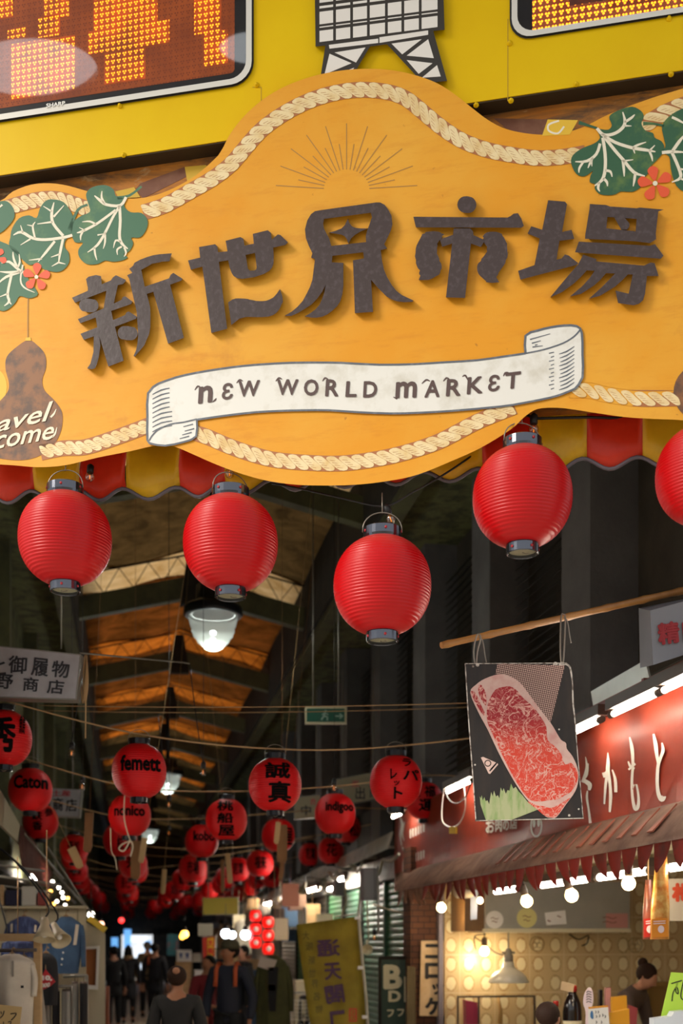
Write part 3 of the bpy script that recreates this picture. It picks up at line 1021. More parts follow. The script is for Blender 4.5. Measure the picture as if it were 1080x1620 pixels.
def led_mat(name, pitch, base, dotc, base_e, dot_e, size):
    m, t = new_mat(name)
    co = t.coords()
    sp = t.node('ShaderNodeSeparateXYZ')
    t.link(co, sp.inputs[0])
    px = t.m('FRACT', t.m('DIVIDE', sp.outputs[0], pitch))
    pz = t.m('FRACT', t.m('DIVIDE', sp.outputs[2], pitch))
    best = None
    for cx, cz in ((.30, .64), (.70, .64), (.50, .30)):
        dx, dz = t.m('SUBTRACT', px, cx), t.m('SUBTRACT', pz, cz)
        d = t.m('SQRT', t.m('ADD', t.m('MULTIPLY', dx, dx), t.m('MULTIPLY', dz, dz)))
        best = d if best is None else t.m('MINIMUM', best, d)
    f = t.ramp(best, [(size, (1, 1, 1)), (size + .08, (0, 0, 0))])
    n = t.noise(co, 5.5, 4, .6)
    bc = t.mix(t.ramp(n, [(.35, (0, 0, 0)), (.65, (1, 1, 1))]), lin(base), lin('#8a3c0a'))
    c = t.mix(f, bc, lin(dotc))
    t.link(c, t.bsdf.inputs['Base Color'])
    t.link(c, t.bsdf.inputs['Emission Color'])
    e = t.m('ADD', t.m('MULTIPLY', f, dot_e), base_e)
    t.link(e, t.bsdf.inputs['Emission Strength'])
    t.bsdf.inputs['Roughness'].default_value = .5
    return m


def glass_mat(name, refl, col='#ffffff'):
    m, t = new_mat(name)
    tr = t.node('ShaderNodeBsdfTransparent')
    gl = t.node('ShaderNodeBsdfGlossy')
    gl.inputs['Roughness'].default_value = 0.02
    tr.inputs[0].default_value = lin(col)
    mx = t.node('ShaderNodeMixShader')
    lw = t.node('ShaderNodeLayerWeight')
    lw.inputs[0].default_value = 0.3
    t.link(t.m('ADD', t.m('MULTIPLY', t.m('POWER', lw.outputs['Facing'], 3.0), 0.5), refl), mx.inputs[0])
    t.link(tr.outputs[0], mx.inputs[1])
    t.link(gl.outputs[0], mx.inputs[2])
    t.link(mx.outputs[0], t.n['Material Output'].inputs['Surface'])
    return m


m_scr = led_mat('unlit_dot_matrix', .0285, '#a84e10', '#7a3006', 0.42, 0.10, .10)
m_lit = led_mat('lit_dot_matrix', .0285, '#d0560a', '#ff8c14', 0.7, 4.0, .11)
m_scr2 = led_mat('unlit_dot_matrix_small', .0295, '#3a3438', '#6a3420', 0.08, 0.10, .10)
m_lit2 = led_mat('lit_dot_matrix_small', .0295, '#a8603a', '#ff8a14', 0.35, 6.0, .13)
m_glass = glass_mat('display_glass', 0.17)


def rrect(x0, y0, x1, y1, sl, r, n=6):
    """rounded rectangle whose horizontals follow the sign's slope sl (px per px about x = 540)"""
    S = lambda x, y: (x, y + sl * (x - 540))
    pts = []
    for cx, cy, a0 in ((x1 - r, y0 + r, -90), (x1 - r, y1 - r, 0), (x0 + r, y1 - r, 90), (x0 + r, y0 + r, 180)):
        for k in range(n + 1):
            a = R(a0 + 90 * k / n)
            pts.append(S(cx + r * math.cos(a), cy + r * math.sin(a)))
    return pts


def led(label, x0, x1, ybot, sl, marg, scr_x, lit, m_s, m_l, xlim):
    top = -420
    t = thing('number_display', label, 'electronic display', B((x0 + x1) / 2, ybot, OY), -BYAW)
    b = MB()
    poly(b, [rrect(x0 - 3, top, x1 + 3, ybot + 4, sl, 34), rrect(x0 + 3, top, x1 - 3, ybot - 3, sl, 30)], B, OY, .006)
    b.build('gasket', m_gask, t)
    b = MB()
    poly(b, [rrect(x0, top, x1, ybot, sl, 32), rrect(x0 + 9, top + 9, x1 - 9, ybot - 9, sl, 26)], B, OY, .016)
    b.build('frame', m_alu, t)
    b = MB()
    poly(b, [rrect(x0 + 8, top + 8, x1 - 8, ybot - 8, sl, 27)], B, OY, .002)
    b.build('backing', m_gask, t)
    S = lambda x, y: (x, y + sl * (x - 540))
    b = MB()
    poly(b, [rrect(scr_x[0], top + 20, scr_x[1], ybot - marg, sl, 7)], B, OY + .002, .001)
    b.build('dot_screen', m_s, t)
    b = MB()
    for q in lit:
        poly(b, [q], B, OY + .003, .001)
    b.build('lit_characters', m_l, t)
    b = MB()
    poly(b, [rrect(x0 + 8, top + 8, x1 - 8, ybot - 8, sl, 27)], B, OY + .008, .003)
    b.build('glass', m_glass, t)
    return t


def lq(*r):
    return [[(a, c), (b_, c - .15 * (b_ - a)), (b_, d - .15 * (b_ - a)), (a, d)] for a, c, b_, d in r]


tl = led('wide orange dot matrix display in a silver rounded frame at upper left', -620, 398, 107, -.153, 18, (-600, 371),
         lq((70, -60, 109, 31), (60, 28, 95, 60), (12, 47, 40, 62), (148, -60, 249, 50), (140, 50, 268, 86), (165, 84, 230, 134), (307, -60, 350, 55), (323, 52, 360, 105), (18, 70, 118, 158), (-70, -60, 20, 40)), m_scr, m_lit, None)
b = MB()
lettering(b, 'SHARP', ((73, 164), (103, 159.5), (103, 166), (73, 170.5)), B, OY + .0165, .001, 0.03)
b.build('maker_lettering', m_white, tl)
tr_ = led('wide orange dot matrix display in a silver rounded frame at upper right', 809, 1500, 104, -.157, 12, (842, 1480),
          lq((842, -60, 900, 50), (895, 10, 1200, 46), (960, -60, 1200, 14)), m_scr2, m_lit2, None)

m_lat = mat('tower_black_line', '#3a3530', 0.3, coat=.4)
m_cut = mat('tower_white_panel', '#e8e2da', 0.3, coat=.4)
tw = thing('tower_cutout', 'white lattice tower cut-out with black lines standing above the sign hump', 'cut-out', B(600, 130, OY), -BYAW)
tp = [(497, -60), (499, 73.5), (514.5, 72), (504, 140), (556, 140), (563.5, 110), (585, 73.5), (612, 70), (660, 122), (672, 140), (684, 139), (679, 131), (707, 128), (685, 49), (703, 47), (699.5, -60)]
b = MB()
poly(b, [tp], B, OY, .03)
b.build('edge', m_lat, tw)
b = MB()
SL = lambda x, y: (x, y - .128 * (x - 499))
quads = []
xs = [503, 529, 556, 582.5, 611, 637, 664.5, 694]
for (ya, yb) in ((-62, -45), (-37, 6), (10, 15), (19, 40), (42.5, 45.5), (49, 68)):
    for xa, xb in zip(xs, xs[1:]):
        quads.append([SL(xa + 2.2, ya + .6), SL(xb - 2.2, ya + .6), SL(xb - 2.2, yb - .6), SL(xa + 2.2, yb - .6)])
quads += [[(520, 71), (598, 61), (598, 68), (521, 77)], [(600, 59), (677, 48), (677, 55), (600, 68)],
          [(521, 85), (556, 100), (513, 118)], [(529, 83), (578, 75), (563, 99)], [(515, 121), (545, 113), (560, 107), (552, 121), (520, 135)],
          [(619, 69), (667, 62), (636, 86)], [(643, 88), (677, 62), (686, 92)], [(643, 95), (684, 100), (662, 117)], [(667, 123), (691, 103), (697, 121)]]
for q in quads:
    poly(b, [q], B, OY + .03, .001)
b.build('white_panel', m_cut, tw)

# ---------------------------------------------------------------- striped awning
m_red = mat('red_vinyl', '#f5502f', 0.32, var=('#e03c24', 3, 0.4, 0.7), bump=(6, .2))
m_yv = mat('yellow_vinyl', '#fbd232', 0.32, var=('#e2b422', 3, 0.45, 0.75), bump=(6, .2))
m_trim = mat('grey_piping', '#5b545c', 0.5)
OA = -0.03
edges = [-163, -90, -17, 55, 128, 200, 285, 357, 435, 513, 592, 676, 763, 848, 928, 1016, 1104, 1192]
kn = [(-170, 795), (60, 785), (280, 780), (400, 770), (640, 757), (760, 750), (900, 735), (1200, 727)]


def base_y(x):
    for (a, c), (b_, d) in zip(kn, kn[1:]):
        if x <= b_:
            return c + (d - c) * (x - a) / (b_ - a)
    return kn[-1][1]


aw = thing('striped_awning', 'red and yellow striped vinyl awning with a wavy edge behind the signboard', 'awning', B(540, 760, OA), -BYAW)
edge_pts = []
for i, (a, c) in enumerate(zip(edges, edges[1:])):
    n = 10
    cols = []
    for k in range(n + 1):
        x = a + (c - a) * k / n
        y = base_y(x) + 9 * math.cos(2 * math.pi * ((k / n) - .42))
        low = B(x, y, OA)
        s = Bs(x, y, OA)
        col = [BS(s, OA - .0, low.z)]
        for q, (o, dz) in enumerate(((.012, .05), (.016, .12), (.0, .2), (-.06, .32), (-.2, .5), (-.28, .62))):
            col.append(BS(s, OA + o + .008 * math.sin(i * 2.1 + q + k * .6), B(x, base_y(x), OA).z + dz - (.02 if q == 0 else 0) * math.cos(2 * math.pi * ((k / n) - .42))))
        cols.append(col)
        if k < n or i == len(edges) - 2:
            edge_pts.append(low)
    b = MB()
    b.grid(cols)
    b.solid(.003)
    b.build('red_stripe' if i % 2 == 0 else 'yellow_stripe', m_red if i % 2 == 0 else m_yv, aw)
b = MB()
b.tube(edge_pts, .0085, 6)
b.build('edge_piping', m_trim, aw)

# dark canopy added out of view, its holes shaped for the display glass glare
m_can = mat('dark_glare_canopy', '#2a2422', .8)
def refl(px, py, z):
    p = B(px, py, OY)
    c = Vector((0, 0, CZ))
    d = (p - c).normalized()
    n = Vector((-SB, -CB, 0))
    r = d - 2 * d.dot(n) * n
    return p + r * ((z - p.z) / r.z)
b = MB()
ZC = 9.6
def ell(cx, cy, rx, ry, n=40):
    return [refl(cx + rx * math.cos(2 * math.pi * k / n), cy + ry * math.sin(2 * math.pi * k / n), ZC) for k in range(n)]
holes = [[(p.x, p.y) for p in ell(50, 108, 106, 52)], [(p.x, p.y) for p in ell(398, 78, 52, 32)]]
me = shape2d([[(-6.5, -.6), (3.2, -.6), (3.2, 4.1), (-6.5, 4.1)]] + holes)
b.mesh(me, lambda c: Vector((c.x, c.y, ZC + .08 * c.z)))
for x, y in ((-6.2, -.4), (3.0, -.4)):
    b.bar((x, y, 0), (x, y, ZC), .15)
struct(b.build('ceiling_glare_canopy', m_can))
# ================================================================ lanterns, bulbs, ropes and the arcade lamps
def lantern_mat(name, col, dirt, rough=0.36):
    m, t = new_mat(name)
    co = t.coords()
    n = t.noise(t.mapping(co, scale=(1, 1, .35)), 9, 5, .65)
    sp = t.node('ShaderNodeSeparateXYZ')
    t.link(co, sp.inputs[0])
    up = t.ramp(t.m('ADD', t.m('MULTIPLY', sp.outputs[2], 2.6), t.m('MULTIPLY', n, .35)), [(.50, (0, 0, 0)), (.78, (dirt, dirt, dirt))])
    c = t.mix(up, lin(col), lin('#8a6a60'))
    t.link(c, t.bsdf.inputs['Base Color'])
    t.bsdf.inputs['Roughness'].default_value = rough
    t.bsdf.inputs['Specular IOR Level'].default_value = 0.35
    return m


m_lan = lantern_mat('red_lantern_vinyl', '#bc0008', .3)
m_lan2 = lantern_mat('red_lantern_paper', '#c80009', .12, .5)
m_cap = mat('black_chrome_cap', '#5e6068', 0.14, 0.9)
m_capd = mat('dark_cap', '#1a1b20', 0.3, 0.4)
m_plate = mat('lantern_bottom_plate', '#8f8a72', .6)
m_wire = mat('steel_wire', '#8d8377', 0.4, 0.6)
m_blk = mat('black_rubber', '#141416', 0.5)
m_brush = mat('black_brush_ink', '#0a0505', 0.8, spec=.1)
m_capred = mat('red_cap_inside', '#a8242c', 0.5)
m_fil = mat('filament', '#ff9a30', 0.5, emit=('#ff8a20', 1.6))
m_bulb = glass_mat('clear_bulb_glass', .20, '#f2e6d4')
m_cordb = mat('jute_cord', '#a98a63', 0.8)


def lantern_profile(Rm, H, ribs, per, amp):
    out = []
    zt_, zb_ = .955 * H, -.94 * H
    n = ribs * per
    for i in range(n + 1):
        f = i / n
        z = zb_ + (zt_ - zb_) * f
        r = Rm * (1 - abs(z / H) ** 2.12) ** (1 / 2.12)
        ph = (f * ribs) % 1.0
        out.append((r * (1 - amp + amp * math.sin(math.pi * ph) ** .7), z))
    return out


def make_lantern(name, label, loc, Rm, H, ribs, seg, group, mbody, caps, rot=0.0, mcap=None):
    t = thing(name, label, 'lantern', loc, rot, group)
    X = MB()
    X.lathe(lantern_profile(Rm, H, ribs, 4, .022), (0, 0, 0), seg, cap=(True, True))
    X.build('paper_body', mbody, t, local=True)
    rt, rb_ = .38 * Rm, .315 * Rm
    zt_, zb_ = .985 * H, -.955 * H
    b = MB()
    b.lathe([(rt * .9, zt_ + .01), (rt, zt_ - .012 * H / .22), (rt * 1.03, zt_), (rt * 1.03, zt_ + .16 * H), (rt * .98, zt_ + .175 * H), (rt * .9, zt_ + .17 * H), (rt * .9, zt_ + .01)], seg=seg // 2, cap=(False, False), smooth=False)
    tc = b.build('top_cap', mcap or m_cap, t, local=True)
    b = MB()
    b.lathe([(rb_ * .9, zb_ - .01), (rb_ * 1.02, zb_ + .01), (rb_ * 1.04, zb_), (rb_ * 1.04, zb_ - .17 * H), (rb_ * .98, zb_ - .185 * H), (rb_ * .9, zb_ - .17 * H), (rb_ * .88, zb_ - .10 * H)], seg=seg // 2, cap=(False, False), smooth=False)
    bc = b.build('bottom_cap', mcap or m_cap, t, local=True)
    b = MB()
    b.lathe([(rb_ * .88, zb_ - .12 * H), (.0001, zb_ - .12 * H)], seg=seg // 2, cap=(False, False))
    b.build('bottom_plate', m_plate, bc, local=True)
    if caps:
        for a in (-1.1, .15, 1.3):
            b = MB()
            d = Vector((math.sin(a), -math.cos(a), 0))
            b.lathe([(.0065, 0), (.0065, .003), (0, .004)], d * rt * 1.03 + Vector((0, 0, zt_ + .08 * H)), 8, axis=d)
            b.lathe([(.0065, 0), (.0065, .003), (0, .004)], d * rb_ * 1.04 + Vector((0, 0, zb_ - .09 * H)), 8, axis=d)
            b.build('rivets', m_capred, bc, local=True)
    b = MB()
    hp = []
    if caps:
        b.tube([(0, 0, zt_ + .48 * H), (0, .03, zt_ + .95 * H)], .0025, 5)
    for k in range(15):
        a = math.pi * k / 14
        hp.append((rt * 1.06 * math.cos(a), 0, zt_ + .10 * H + .40 * H * math.sin(a) ** .8))
    b.tube(hp, .0028 if caps else .0022, 5)
    b.tube([(rb_ * .3, -rb_ * .3, zb_ - .18 * H), (0, -rb_ * .5, zb_ - .22 * H), (-.01, -rb_ * .3, zb_ - .18 * H)], .0022, 5)
    b.build('wire_handle', m_wire, t, local=True)
    return t


FL = [(103, 853, 'large plain red lantern at the left end of the front row, below the painted gourd'),
      (364.5, 860, 'large plain red lantern just left of the glass arcade lamp, in the front row'),
      (604.5, 927, 'large plain red lantern hanging lowest, in the middle of the front row'),
      (826, 787, 'large plain red lantern below the right end of the white ribbon'),
      (1116, 752, 'large plain red lantern cut off by the right edge of the picture')]
FW = [146, 150, 155, 157, 156]
first = None
FPOS = []
for (x, y, lab), w in zip(FL, FW):
    p = B(x, y, .15)
    FPOS.append(p)
    if first is None:
        first = make_lantern('paper_lantern', lab, p, .2235, .2255, 31, 64, 'large red lanterns of the front row', m_lan, True, -.15)
        first.scale = [(w / F * p.y / 2) / .2235] * 3
    else:
        dup(first, p, lab, rotz={1: .5, 2: 0, 3: .3, 4: -.4}[FL.index((x, y, lab))], scale=(w / F * p.y / 2) / .2235)


def roof_z(p):
    u = UVof(p)[0]
    if u < UL or u > UR:
        return ZE + .03
    return ZE + (ZR - ZE) * (1 - abs(u - UC) / (UC - UL if u < UC else UR - UC)) + .61


def bulb(name, label, loc, tilt=(0, 0, 1), r=.023, group='bare bulbs on the lantern cables', top=None):
    t = thing(name, label, 'light bulb', loc, 0, group)
    ax = Vector(tilt).normalized()
    b = MB()
    b.lathe([(.0001, -r), (r * .5, -.87 * r), (r * .87, -.5 * r), (r, 0), (r * .9, .45 * r), (r * .62, .85 * r), (r * .48, 1.1 * r)], (0, 0, 0), 16, axis=ax, cap=(False, False))
    b.build('glass', m_bulb, t, local=True)
    b = MB()
    b.lathe([(r * .5, 1.05 * r), (r * .72, 1.15 * r), (r * .75, 2.6 * r), (r * .5, 2.9 * r), (.004, 3.2 * r)], (0, 0, 0), 12, axis=ax)
    b.build('socket', m_blk, t, local=True)
    if top:
        b = MB()
        b.tube([ax * (3.1 * r), Vector((0, 0, top - loc.z))], .002, 4)
        b.build('cord', m_blk, t, local=True)
    b = MB()
    b.tube([ax * (-.45 * r), ax * (.5 * r)], r * .08, 5)
    b.build('filament', m_fil, t, local=True)
    return t


b1 = bulb('light_bulb', 'small clear bulb right of the leftmost front lantern cap', B(142, 755, .06), (0, .3, 1))
for x, y, o, tl, lab in ((363, 749, .0, (0, 0, 1), 'small clear bulb above the lantern beside the glass arcade lamp'), (618, 822, .06, (-.35, 0, 1), 'small clear bulb on the black cable above the lowest front lantern'), (844, 680, .08, (0, 0, 1), 'small clear bulb above the lantern under the ribbon end')):
    bulb('light_bulb', lab, B(x, y, o), tl)
cabs = [[B(430, 765, .0), B(470, 772, .02), B(540, 788, .05), B(607, 801, .07), B(650, 780, .06), B(700, 752, .04), B(745, 722, -.02)],
        ]
b = MB()
b.tube(smooth([tuple(p) for p in cabs[0]], 4, False), .0045, 6)
tag(b.build('power_cable', m_blk, None, loc=cabs[0][0]), 'black power cable dipping over the lowest front lantern', 'cable')
b = MB()
b.tube([B(830, 655, .06), B(845, 662, .08), B(930, 660, .02), B(1000, 662, -.06), B(1090, 664, -.06)], .006, 6)
tag(b.build('power_cable', m_blk, None, loc=B(840, 660, .06)), 'black power cable under the right end of the signboard', 'cable')

# ---- lanterns in rows along the arcade, each row on a jute rope
CR = .18


def wrap(t, name, items, R0, H0, m, parent=None, tw=0.0):
    """lettering on the lantern: items = (text, x0, z0, x1, z1) in units of the lantern radius on the face"""
    b = MB()

    def proj(x, y, off):
        z = -y * H0
        z = max(min(z, .86 * H0), -.86 * H0)
        r = R0 * (1 - abs(z / H0) ** 2.12) ** (1 / 2.12) + off
        a = math.asin(max(-.985, min(.985, x * R0 / max(r, R0 * .5)))) + tw
        return Vector((r * math.sin(a), -r * math.cos(a), z))
    for it in items:
        if isinstance(it[0], str):
            s, x0, y0, x1, y1 = it[:5]
            lettering(b, s, rectq(x0, y0, x1, y1), proj, .0012, .0012, (it[5] if len(it) > 5 else .035) * (.55 if ord(it[0][0]) > 1000 else .8), it[6] if len(it) > 6 else 0.0, cut=.12, res=2)
        else:
            poly(b, [it], proj, .0012, .0012)
    return b.build(name, m, parent, local=True)


def proto_lantern(loc, label, rot):
    return make_lantern('lettered_lantern', label, loc, CR, CR * 1.03, 24, 40, 'lanterns hung across the arcade', m_lan2, False, rot, m_capd)


ROWL = [
    # pixel centre, pixel width, label, texts
    (6, 1168, 88, 'red lantern with a bold black character, cut off by the left picture edge', [('秀', -.42, -.62, .52, .62, .06), ('魚島', .62, -.78, .80, -.05, .03)]),
    (220, 1220, 86, 'red lantern lettered femett in black, hanging in front of the roof ridge', [('femett', -.62, -.46, .82, .12, .05)]),
    (435, 1242, 84, 'red lantern with two large black brush characters, right of the roof opening', [('誠', -.38, -.74, .58, -.12, .05), ('真', -.25, -.02, .60, .72, .05)]),
    (626, 1237, 83, 'red lantern with black katakana in two columns, left of the beef sign', [('ラ', .22, -.78, .55, -.46, .05), ('パ', .22, -.36, .85, .05, .05), ('レ', -.25, -.36, 0, .02, .05), ('ッ', -.12, .08, .1, .26, .05), ('ト', -.12, .3, .22, .72, .05)]),
    (48, 1250, 69, 'red lantern lettered Caton in black, at the left side', [('Caton', -.66, -.58, .85, .05, .05)]),
    (205, 1290, 67, 'red lantern lettered nonico, tucked under the femett lantern', [('nonico', -.66, -.36, .76, .12, .05)]),
    (358, 1297, 66, 'red lantern with three black characters in a column, below and left of the two-character one', [('桃', -.42, -.82, .35, -.32, .05), ('船', -.42, -.24, .35, .25, .05), ('屋', -.38, .32, .42, .8, .05)]),
    (530, 1288, 65, 'red lantern lettered indigoo with a bulb above it', [('indigoo', -.48, -.52, .88, .08, .05)]),
    (671, 1267, 59, 'red lantern touching the lit corner of the red shop awning', [('福', -.05, -.72, .55, -.08, .05), ('運', -.35, .0, .55, .62, .05), ('幸', -.62, -.6, -.25, .0, .04)]),
    (64, 1300, 56, 'red lantern with small black characters, below and right of the Caton one', [('鉄', -.4, -.5, .2, .0, .05), ('香', -.35, .05, .2, .55, .05), ('参', .3, -.7, .75, -.2, .04)]),
    (190, 1329, 54, 'red lantern half hidden behind the nonico one', [('紋次', -.1, -.2, .75, .65, .04)]),
    (319, 1331, 53, 'red lantern lettered kobo, partly behind the three-character one', [('kobo', -.45, -.55, .8, .05, .05)]),
    (440, 1322, 53, 'red lantern hanging directly under the two-character one, behind a wooden slat', [('屋', .4, -.4, .85, .6, .04)]),
    (547, 1310, 47, 'red lantern peeping out behind the indigoo one', [('松', .2, -.2, .85, .6, .04)]),
]
protoC = None
LP = []
for x, y, w, lab, tx in ROWL:
    d = CR * 2 * F / w
    p = W(x, y, d)
    LP.append((p, x, y))
    rot = math.atan2(-p.x, p.y) * .5 + .02
    if protoC is None:
        t = protoC = proto_lantern(p, lab, rot)
        base_children = list(t.children)
    else:
        t = protoC.copy()
        COL.objects.link(t)
        t.location = p
        t.rotation_euler = (0, 0, rot)
        t['label'] = lab
        for ch in base_children:
            c = ch.copy()
            COL.objects.link(c)
            c.parent = t
        XF[t.name] = Matrix.Translation(p) @ Matrix.Rotation(rot, 4, 'Z')
    wrap(t, 'brush_lettering', tx, CR, CR * 1.03, m_brush, t)

# deeper lanterns: rows of five, smaller and plainer with distance
colu = [-.80, .05, .85, 1.68, 2.50]
colw = ['leftmost', 'second from left', 'middle', 'second from right', 'rightmost']
rown = ['fourth', 'fifth', 'sixth', 'seventh', 'eighth', 'ninth', 'tenth', 'eleventh', 'twelfth', 'thirteenth', 'fourteenth', 'fifteenth', 'sixteenth']
rng = random.Random(5)
deep = [(117, 1343, 45, 0, 0), (210, 1367, 46, 0, 1), (305, 1374, 45, 0, 2), (411, 1366, 43, 0, 3), (523, 1346, 42, 0, 4), (490, 1352, 36, 1, 4)]
ROWROPES = {}
TXT = ['酒処', '寿', '市場', '福来', '花', '串', '喜楽', '松屋', '辰巳', '若葉', '鶴', '梅', '一休']


def simple_lantern(p, lab, txt):
    rot = math.atan2(-p.x, p.y) * .5
    t = protoC.copy()
    COL.objects.link(t)
    t.location = p
    t.rotation_euler = (0, 0, rot)
    t['label'] = lab
    for ch in base_children:
        c = ch.copy()
        COL.objects.link(c)
        c.parent = t
    XF[t.name] = Matrix.Translation(p) @ Matrix.Rotation(rot, 4, 'Z')
    if txt:
        wrap(t, 'brush_lettering', [(txt, -.35, -.5, .5, .45, .04)], CR, CR * 1.03, m_brush, t)


done = set()
DR = {}
for x, y, w, r, c in deep:
    p = W(x, y, CR * 2 * F / w)
    done.add((r, c))
    DR.setdefault(r, []).append((c, p))
    simple_lantern(p, 'small red lantern far inside the arcade, %s row, %s' % (rown[r], colw[c]), TXT[(r * 5 + c) % len(TXT)])
for r in range(13):
    for c in range(5):
        if (r, c) in done:
            continue
        v = 15.0 + 2.45 * r + rng.uniform(-.4, .4)
        z = 2.66 + [.16, .0, -.05, .0, .12][c] + rng.uniform(-.06, .06)
        p = K(colu[c] + rng.uniform(-.1, .1), v, z)
        DR.setdefault(r, []).append((c, p))
        simple_lantern(p, 'small red lantern far inside the arcade, %s row, %s' % (rown[r], colw[c]), TXT[(r * 3 + c * 2) % len(TXT)] if r < 4 else None)


def rope_thing(pts, label, r=.006, m=None, name='jute_rope', cat='rope', drop=None):
    b = MB()
    b.tube(pts, r, 6)
    return tag(b.build(name, m or m_cordb, None, loc=pts[0]), label, cat)


hk = lambda p: p + Vector((0, 0, CR * 1.36))
A = [l[0] for l in LP]
rope_thing(smooth([tuple(q) for q in (K(-1.28, 7.9, 3.32), hk(A[0]), hk(A[1]), hk(A[2]), hk(A[3]), K(3.2, 8.1, 3.2))], 5, False), 'jute rope carrying the nearest row of lettered lanterns')
rope_thing(smooth([tuple(q) for q in (K(-1.28, 10.3, 3.3), hk(A[4]), hk(A[5]), hk(A[6]), hk(A[7]), hk(A[8]), K(3.2, 10.6, 3.15))], 5, False), 'jute rope carrying the second row of lettered lanterns')
rope_thing(smooth([tuple(q) for q in (K(-1.28, 12.8, 3.2), hk(A[9]), hk(A[10]), hk(A[11]), hk(A[12]), hk(A[13]), K(3.08, 12.9, 3.1))], 5, False), 'jute rope carrying the third row of lettered lanterns')
for r, lst in DR.items():
    lst = [p for c, p in sorted(lst, key=lambda q: UVof(q[1])[0])]
    v = 15.0 + 2.45 * r
    rope_thing(smooth([tuple(q) for q in [K(-1.28, v, 3.2)] + [hk(p) for p in lst] + [K(3.08, v, 3.15)]], 3, False), 'thin jute rope across the arcade over the %s row of lanterns' % rown[r], .005)
rope_thing(sag(W(60, 1116, 8.4), W(745, 1112, 8.2), .02), 'thin cord stretched straight across in front of the green exit sign', .0035)
rope_thing(sag(W(60, 1124, 9.6), W(760, 1118, 9.4), .03), 'thin cord just behind the green exit sign', .0035)

for x, y, d, lab in ((113, 1192, 9.0, 'small clear bulb hanging alone over the dark left wall'), (321, 1222, 9.4, 'small clear bulb hanging right of the femett lantern'), (267, 1273, 10.4, 'small clear bulb right of the nonico lantern'), (528, 1247, 10.4, 'small clear bulb above the indigoo lantern'), (267, 1318, 13, 'small clear bulb beside the distant arcade lamp'), (130, 1245, 10, 'small clear bulb beside the grey left hanging sign')):
    bulb('light_bulb', lab, W(x, y, d), (0.05, 0, 1), r=.028, top=roof_z(W(x, y, d)))
for x, y, x2, y2, d, lab in ((321, 1205, 300, 1050, 9.4, 'black cable dropping to the bulb right of the femett lantern'), (113, 1175, 130, 1040, 9.0, 'black cable dropping to the bulb over the left wall'), (267, 1258, 250, 1130, 10.4, 'black cable dropping to the bulb right of the nonico lantern')):
    rope_thing(sag(W(x, y, d), W(x2, y2, d), .05, 8), lab, .004, m_blk, 'power_cable', 'cable')

# hanging wooden slats and bamboo pieces
m_slat = mat('bare_wood_slat', '#8a6038', 0.7, var=('#6d4a28', 5, .4, .7), stretch=(1, 1, .3))
m_slatp = mat('pale_wood_slat', '#c9a878', 0.7, var=('#a98658', 5, .4, .7), stretch=(1, 1, .3))
for x, y0, y1, w, d, mm, tl, lab in ((138, 1285, 1345, 13, 10.6, m_slat, .05, 'brown wooden slat hanging behind the grey left sign'), (126, 1338, 1370, 13, 10.7, m_slatp, -.45, 'pale paddle-shaped wood piece hanging at left'), (214, 1330, 1388, 15, 11.6, m_slat, .0, 'brown wooden slat below the nonico lantern'),
                                     (223, 1325, 1362, 9, 11.4, m_slatp, .15, 'pale wedge of wood below the nonico lantern'), (446, 1305, 1362, 16, 11.4, m_slat, 0, 'brown wooden slat below the two-character lantern'), (437, 1300, 1332, 8, 11.3, m_slatp, .1, 'pale splinter of wood beside the slat below the two-character lantern'),
                                     (364, 1350, 1395, 8, 13.5, m_slatp, -.1, 'pale wooden slat hanging left of centre'), (352, 1360, 1410, 6, 13.6, m_slat, 0, 'thin brown slat hanging left of centre'), (257, 1375, 1412, 7, 14.5, m_slatp, .08, 'pale wooden slat deep in the arcade'), (444, 1362, 1390, 7, 13, m_slat, .1, 'short brown slat above the shutters')):
    h, ww = (y1 - y0) / F * d, w / F * d
    p = W(x, y1, d)
    b = MB()
    Mt = Matrix.Rotation(tl, 4, 'Y')
    pts = [(-ww / 2, 0), (-ww * .2, -.02), (ww * .35, -.015), (ww / 2, .03), (ww / 2, h), (-ww / 2, h)]
    b.prism([p + Mt @ Vector((a, 0, c)) for a, c in pts], (0, .018, 0))
    b.tube([p + Mt @ Vector((0, .009, h - .01)), p + Mt @ Vector((0, .009, roof_z(p) - p.z))], .0016, 4)
    tag(b.build('hanging_plaque', mm, None, loc=p), lab, 'plaque', 'wooden slats hung between the lanterns')
# white cord with a bow over the nonico lantern
m_cordw = mat('white_cotton_cord', '#cdbfa8', 0.8)
b = MB()
dd = 10.0
b.tube(smooth([tuple(W(x, y, dd)) for x, y in ((197, 1258), (196, 1290), (200, 1312), (206, 1330))], 4, False), .005, 5)
b.tube(smooth([tuple(W(x, y, dd)) for x, y in ((206, 1330), (193, 1336), (188, 1343), (196, 1346), (206, 1331), (210, 1340), (206, 1355))], 5, False), .006, 5)
b.tube(smooth([tuple(W(x, y, dd)) for x, y in ((175, 1310), (176, 1345), (182, 1358), (185, 1376))], 4, False), .004, 5)
tag(b.build('cotton_cord', m_cordw, None, loc=W(206, 1330, dd)), 'white cotton cord tied in a bow in front of the nonico lantern', 'cord')

# ---- arcade lamps under the ridge
m_lampcap = mat('dark_blue_lamp_cap', '#16181f', 0.35, 0.3)
m_lampg, t = new_mat('ribbed_lamp_glass')
t.bsdf.inputs['Base Color'].default_value = lin('#cfd6cf')
t.bsdf.inputs['Roughness'].default_value = .25
t.bsdf.inputs['Alpha'].default_value = .55
t.bsdf.inputs['Emission Color'].default_value = lin('#e8f2ea')
t.bsdf.inputs['Emission Strength'].default_value = .14
m_lampb = mat('lamp_burner', '#ffffff', .5, emit=('#f4fff8', 14))
m_lampi = mat('lamp_inner_reflector', '#eef2ee', .4, emit=('#f2fbf4', .75))


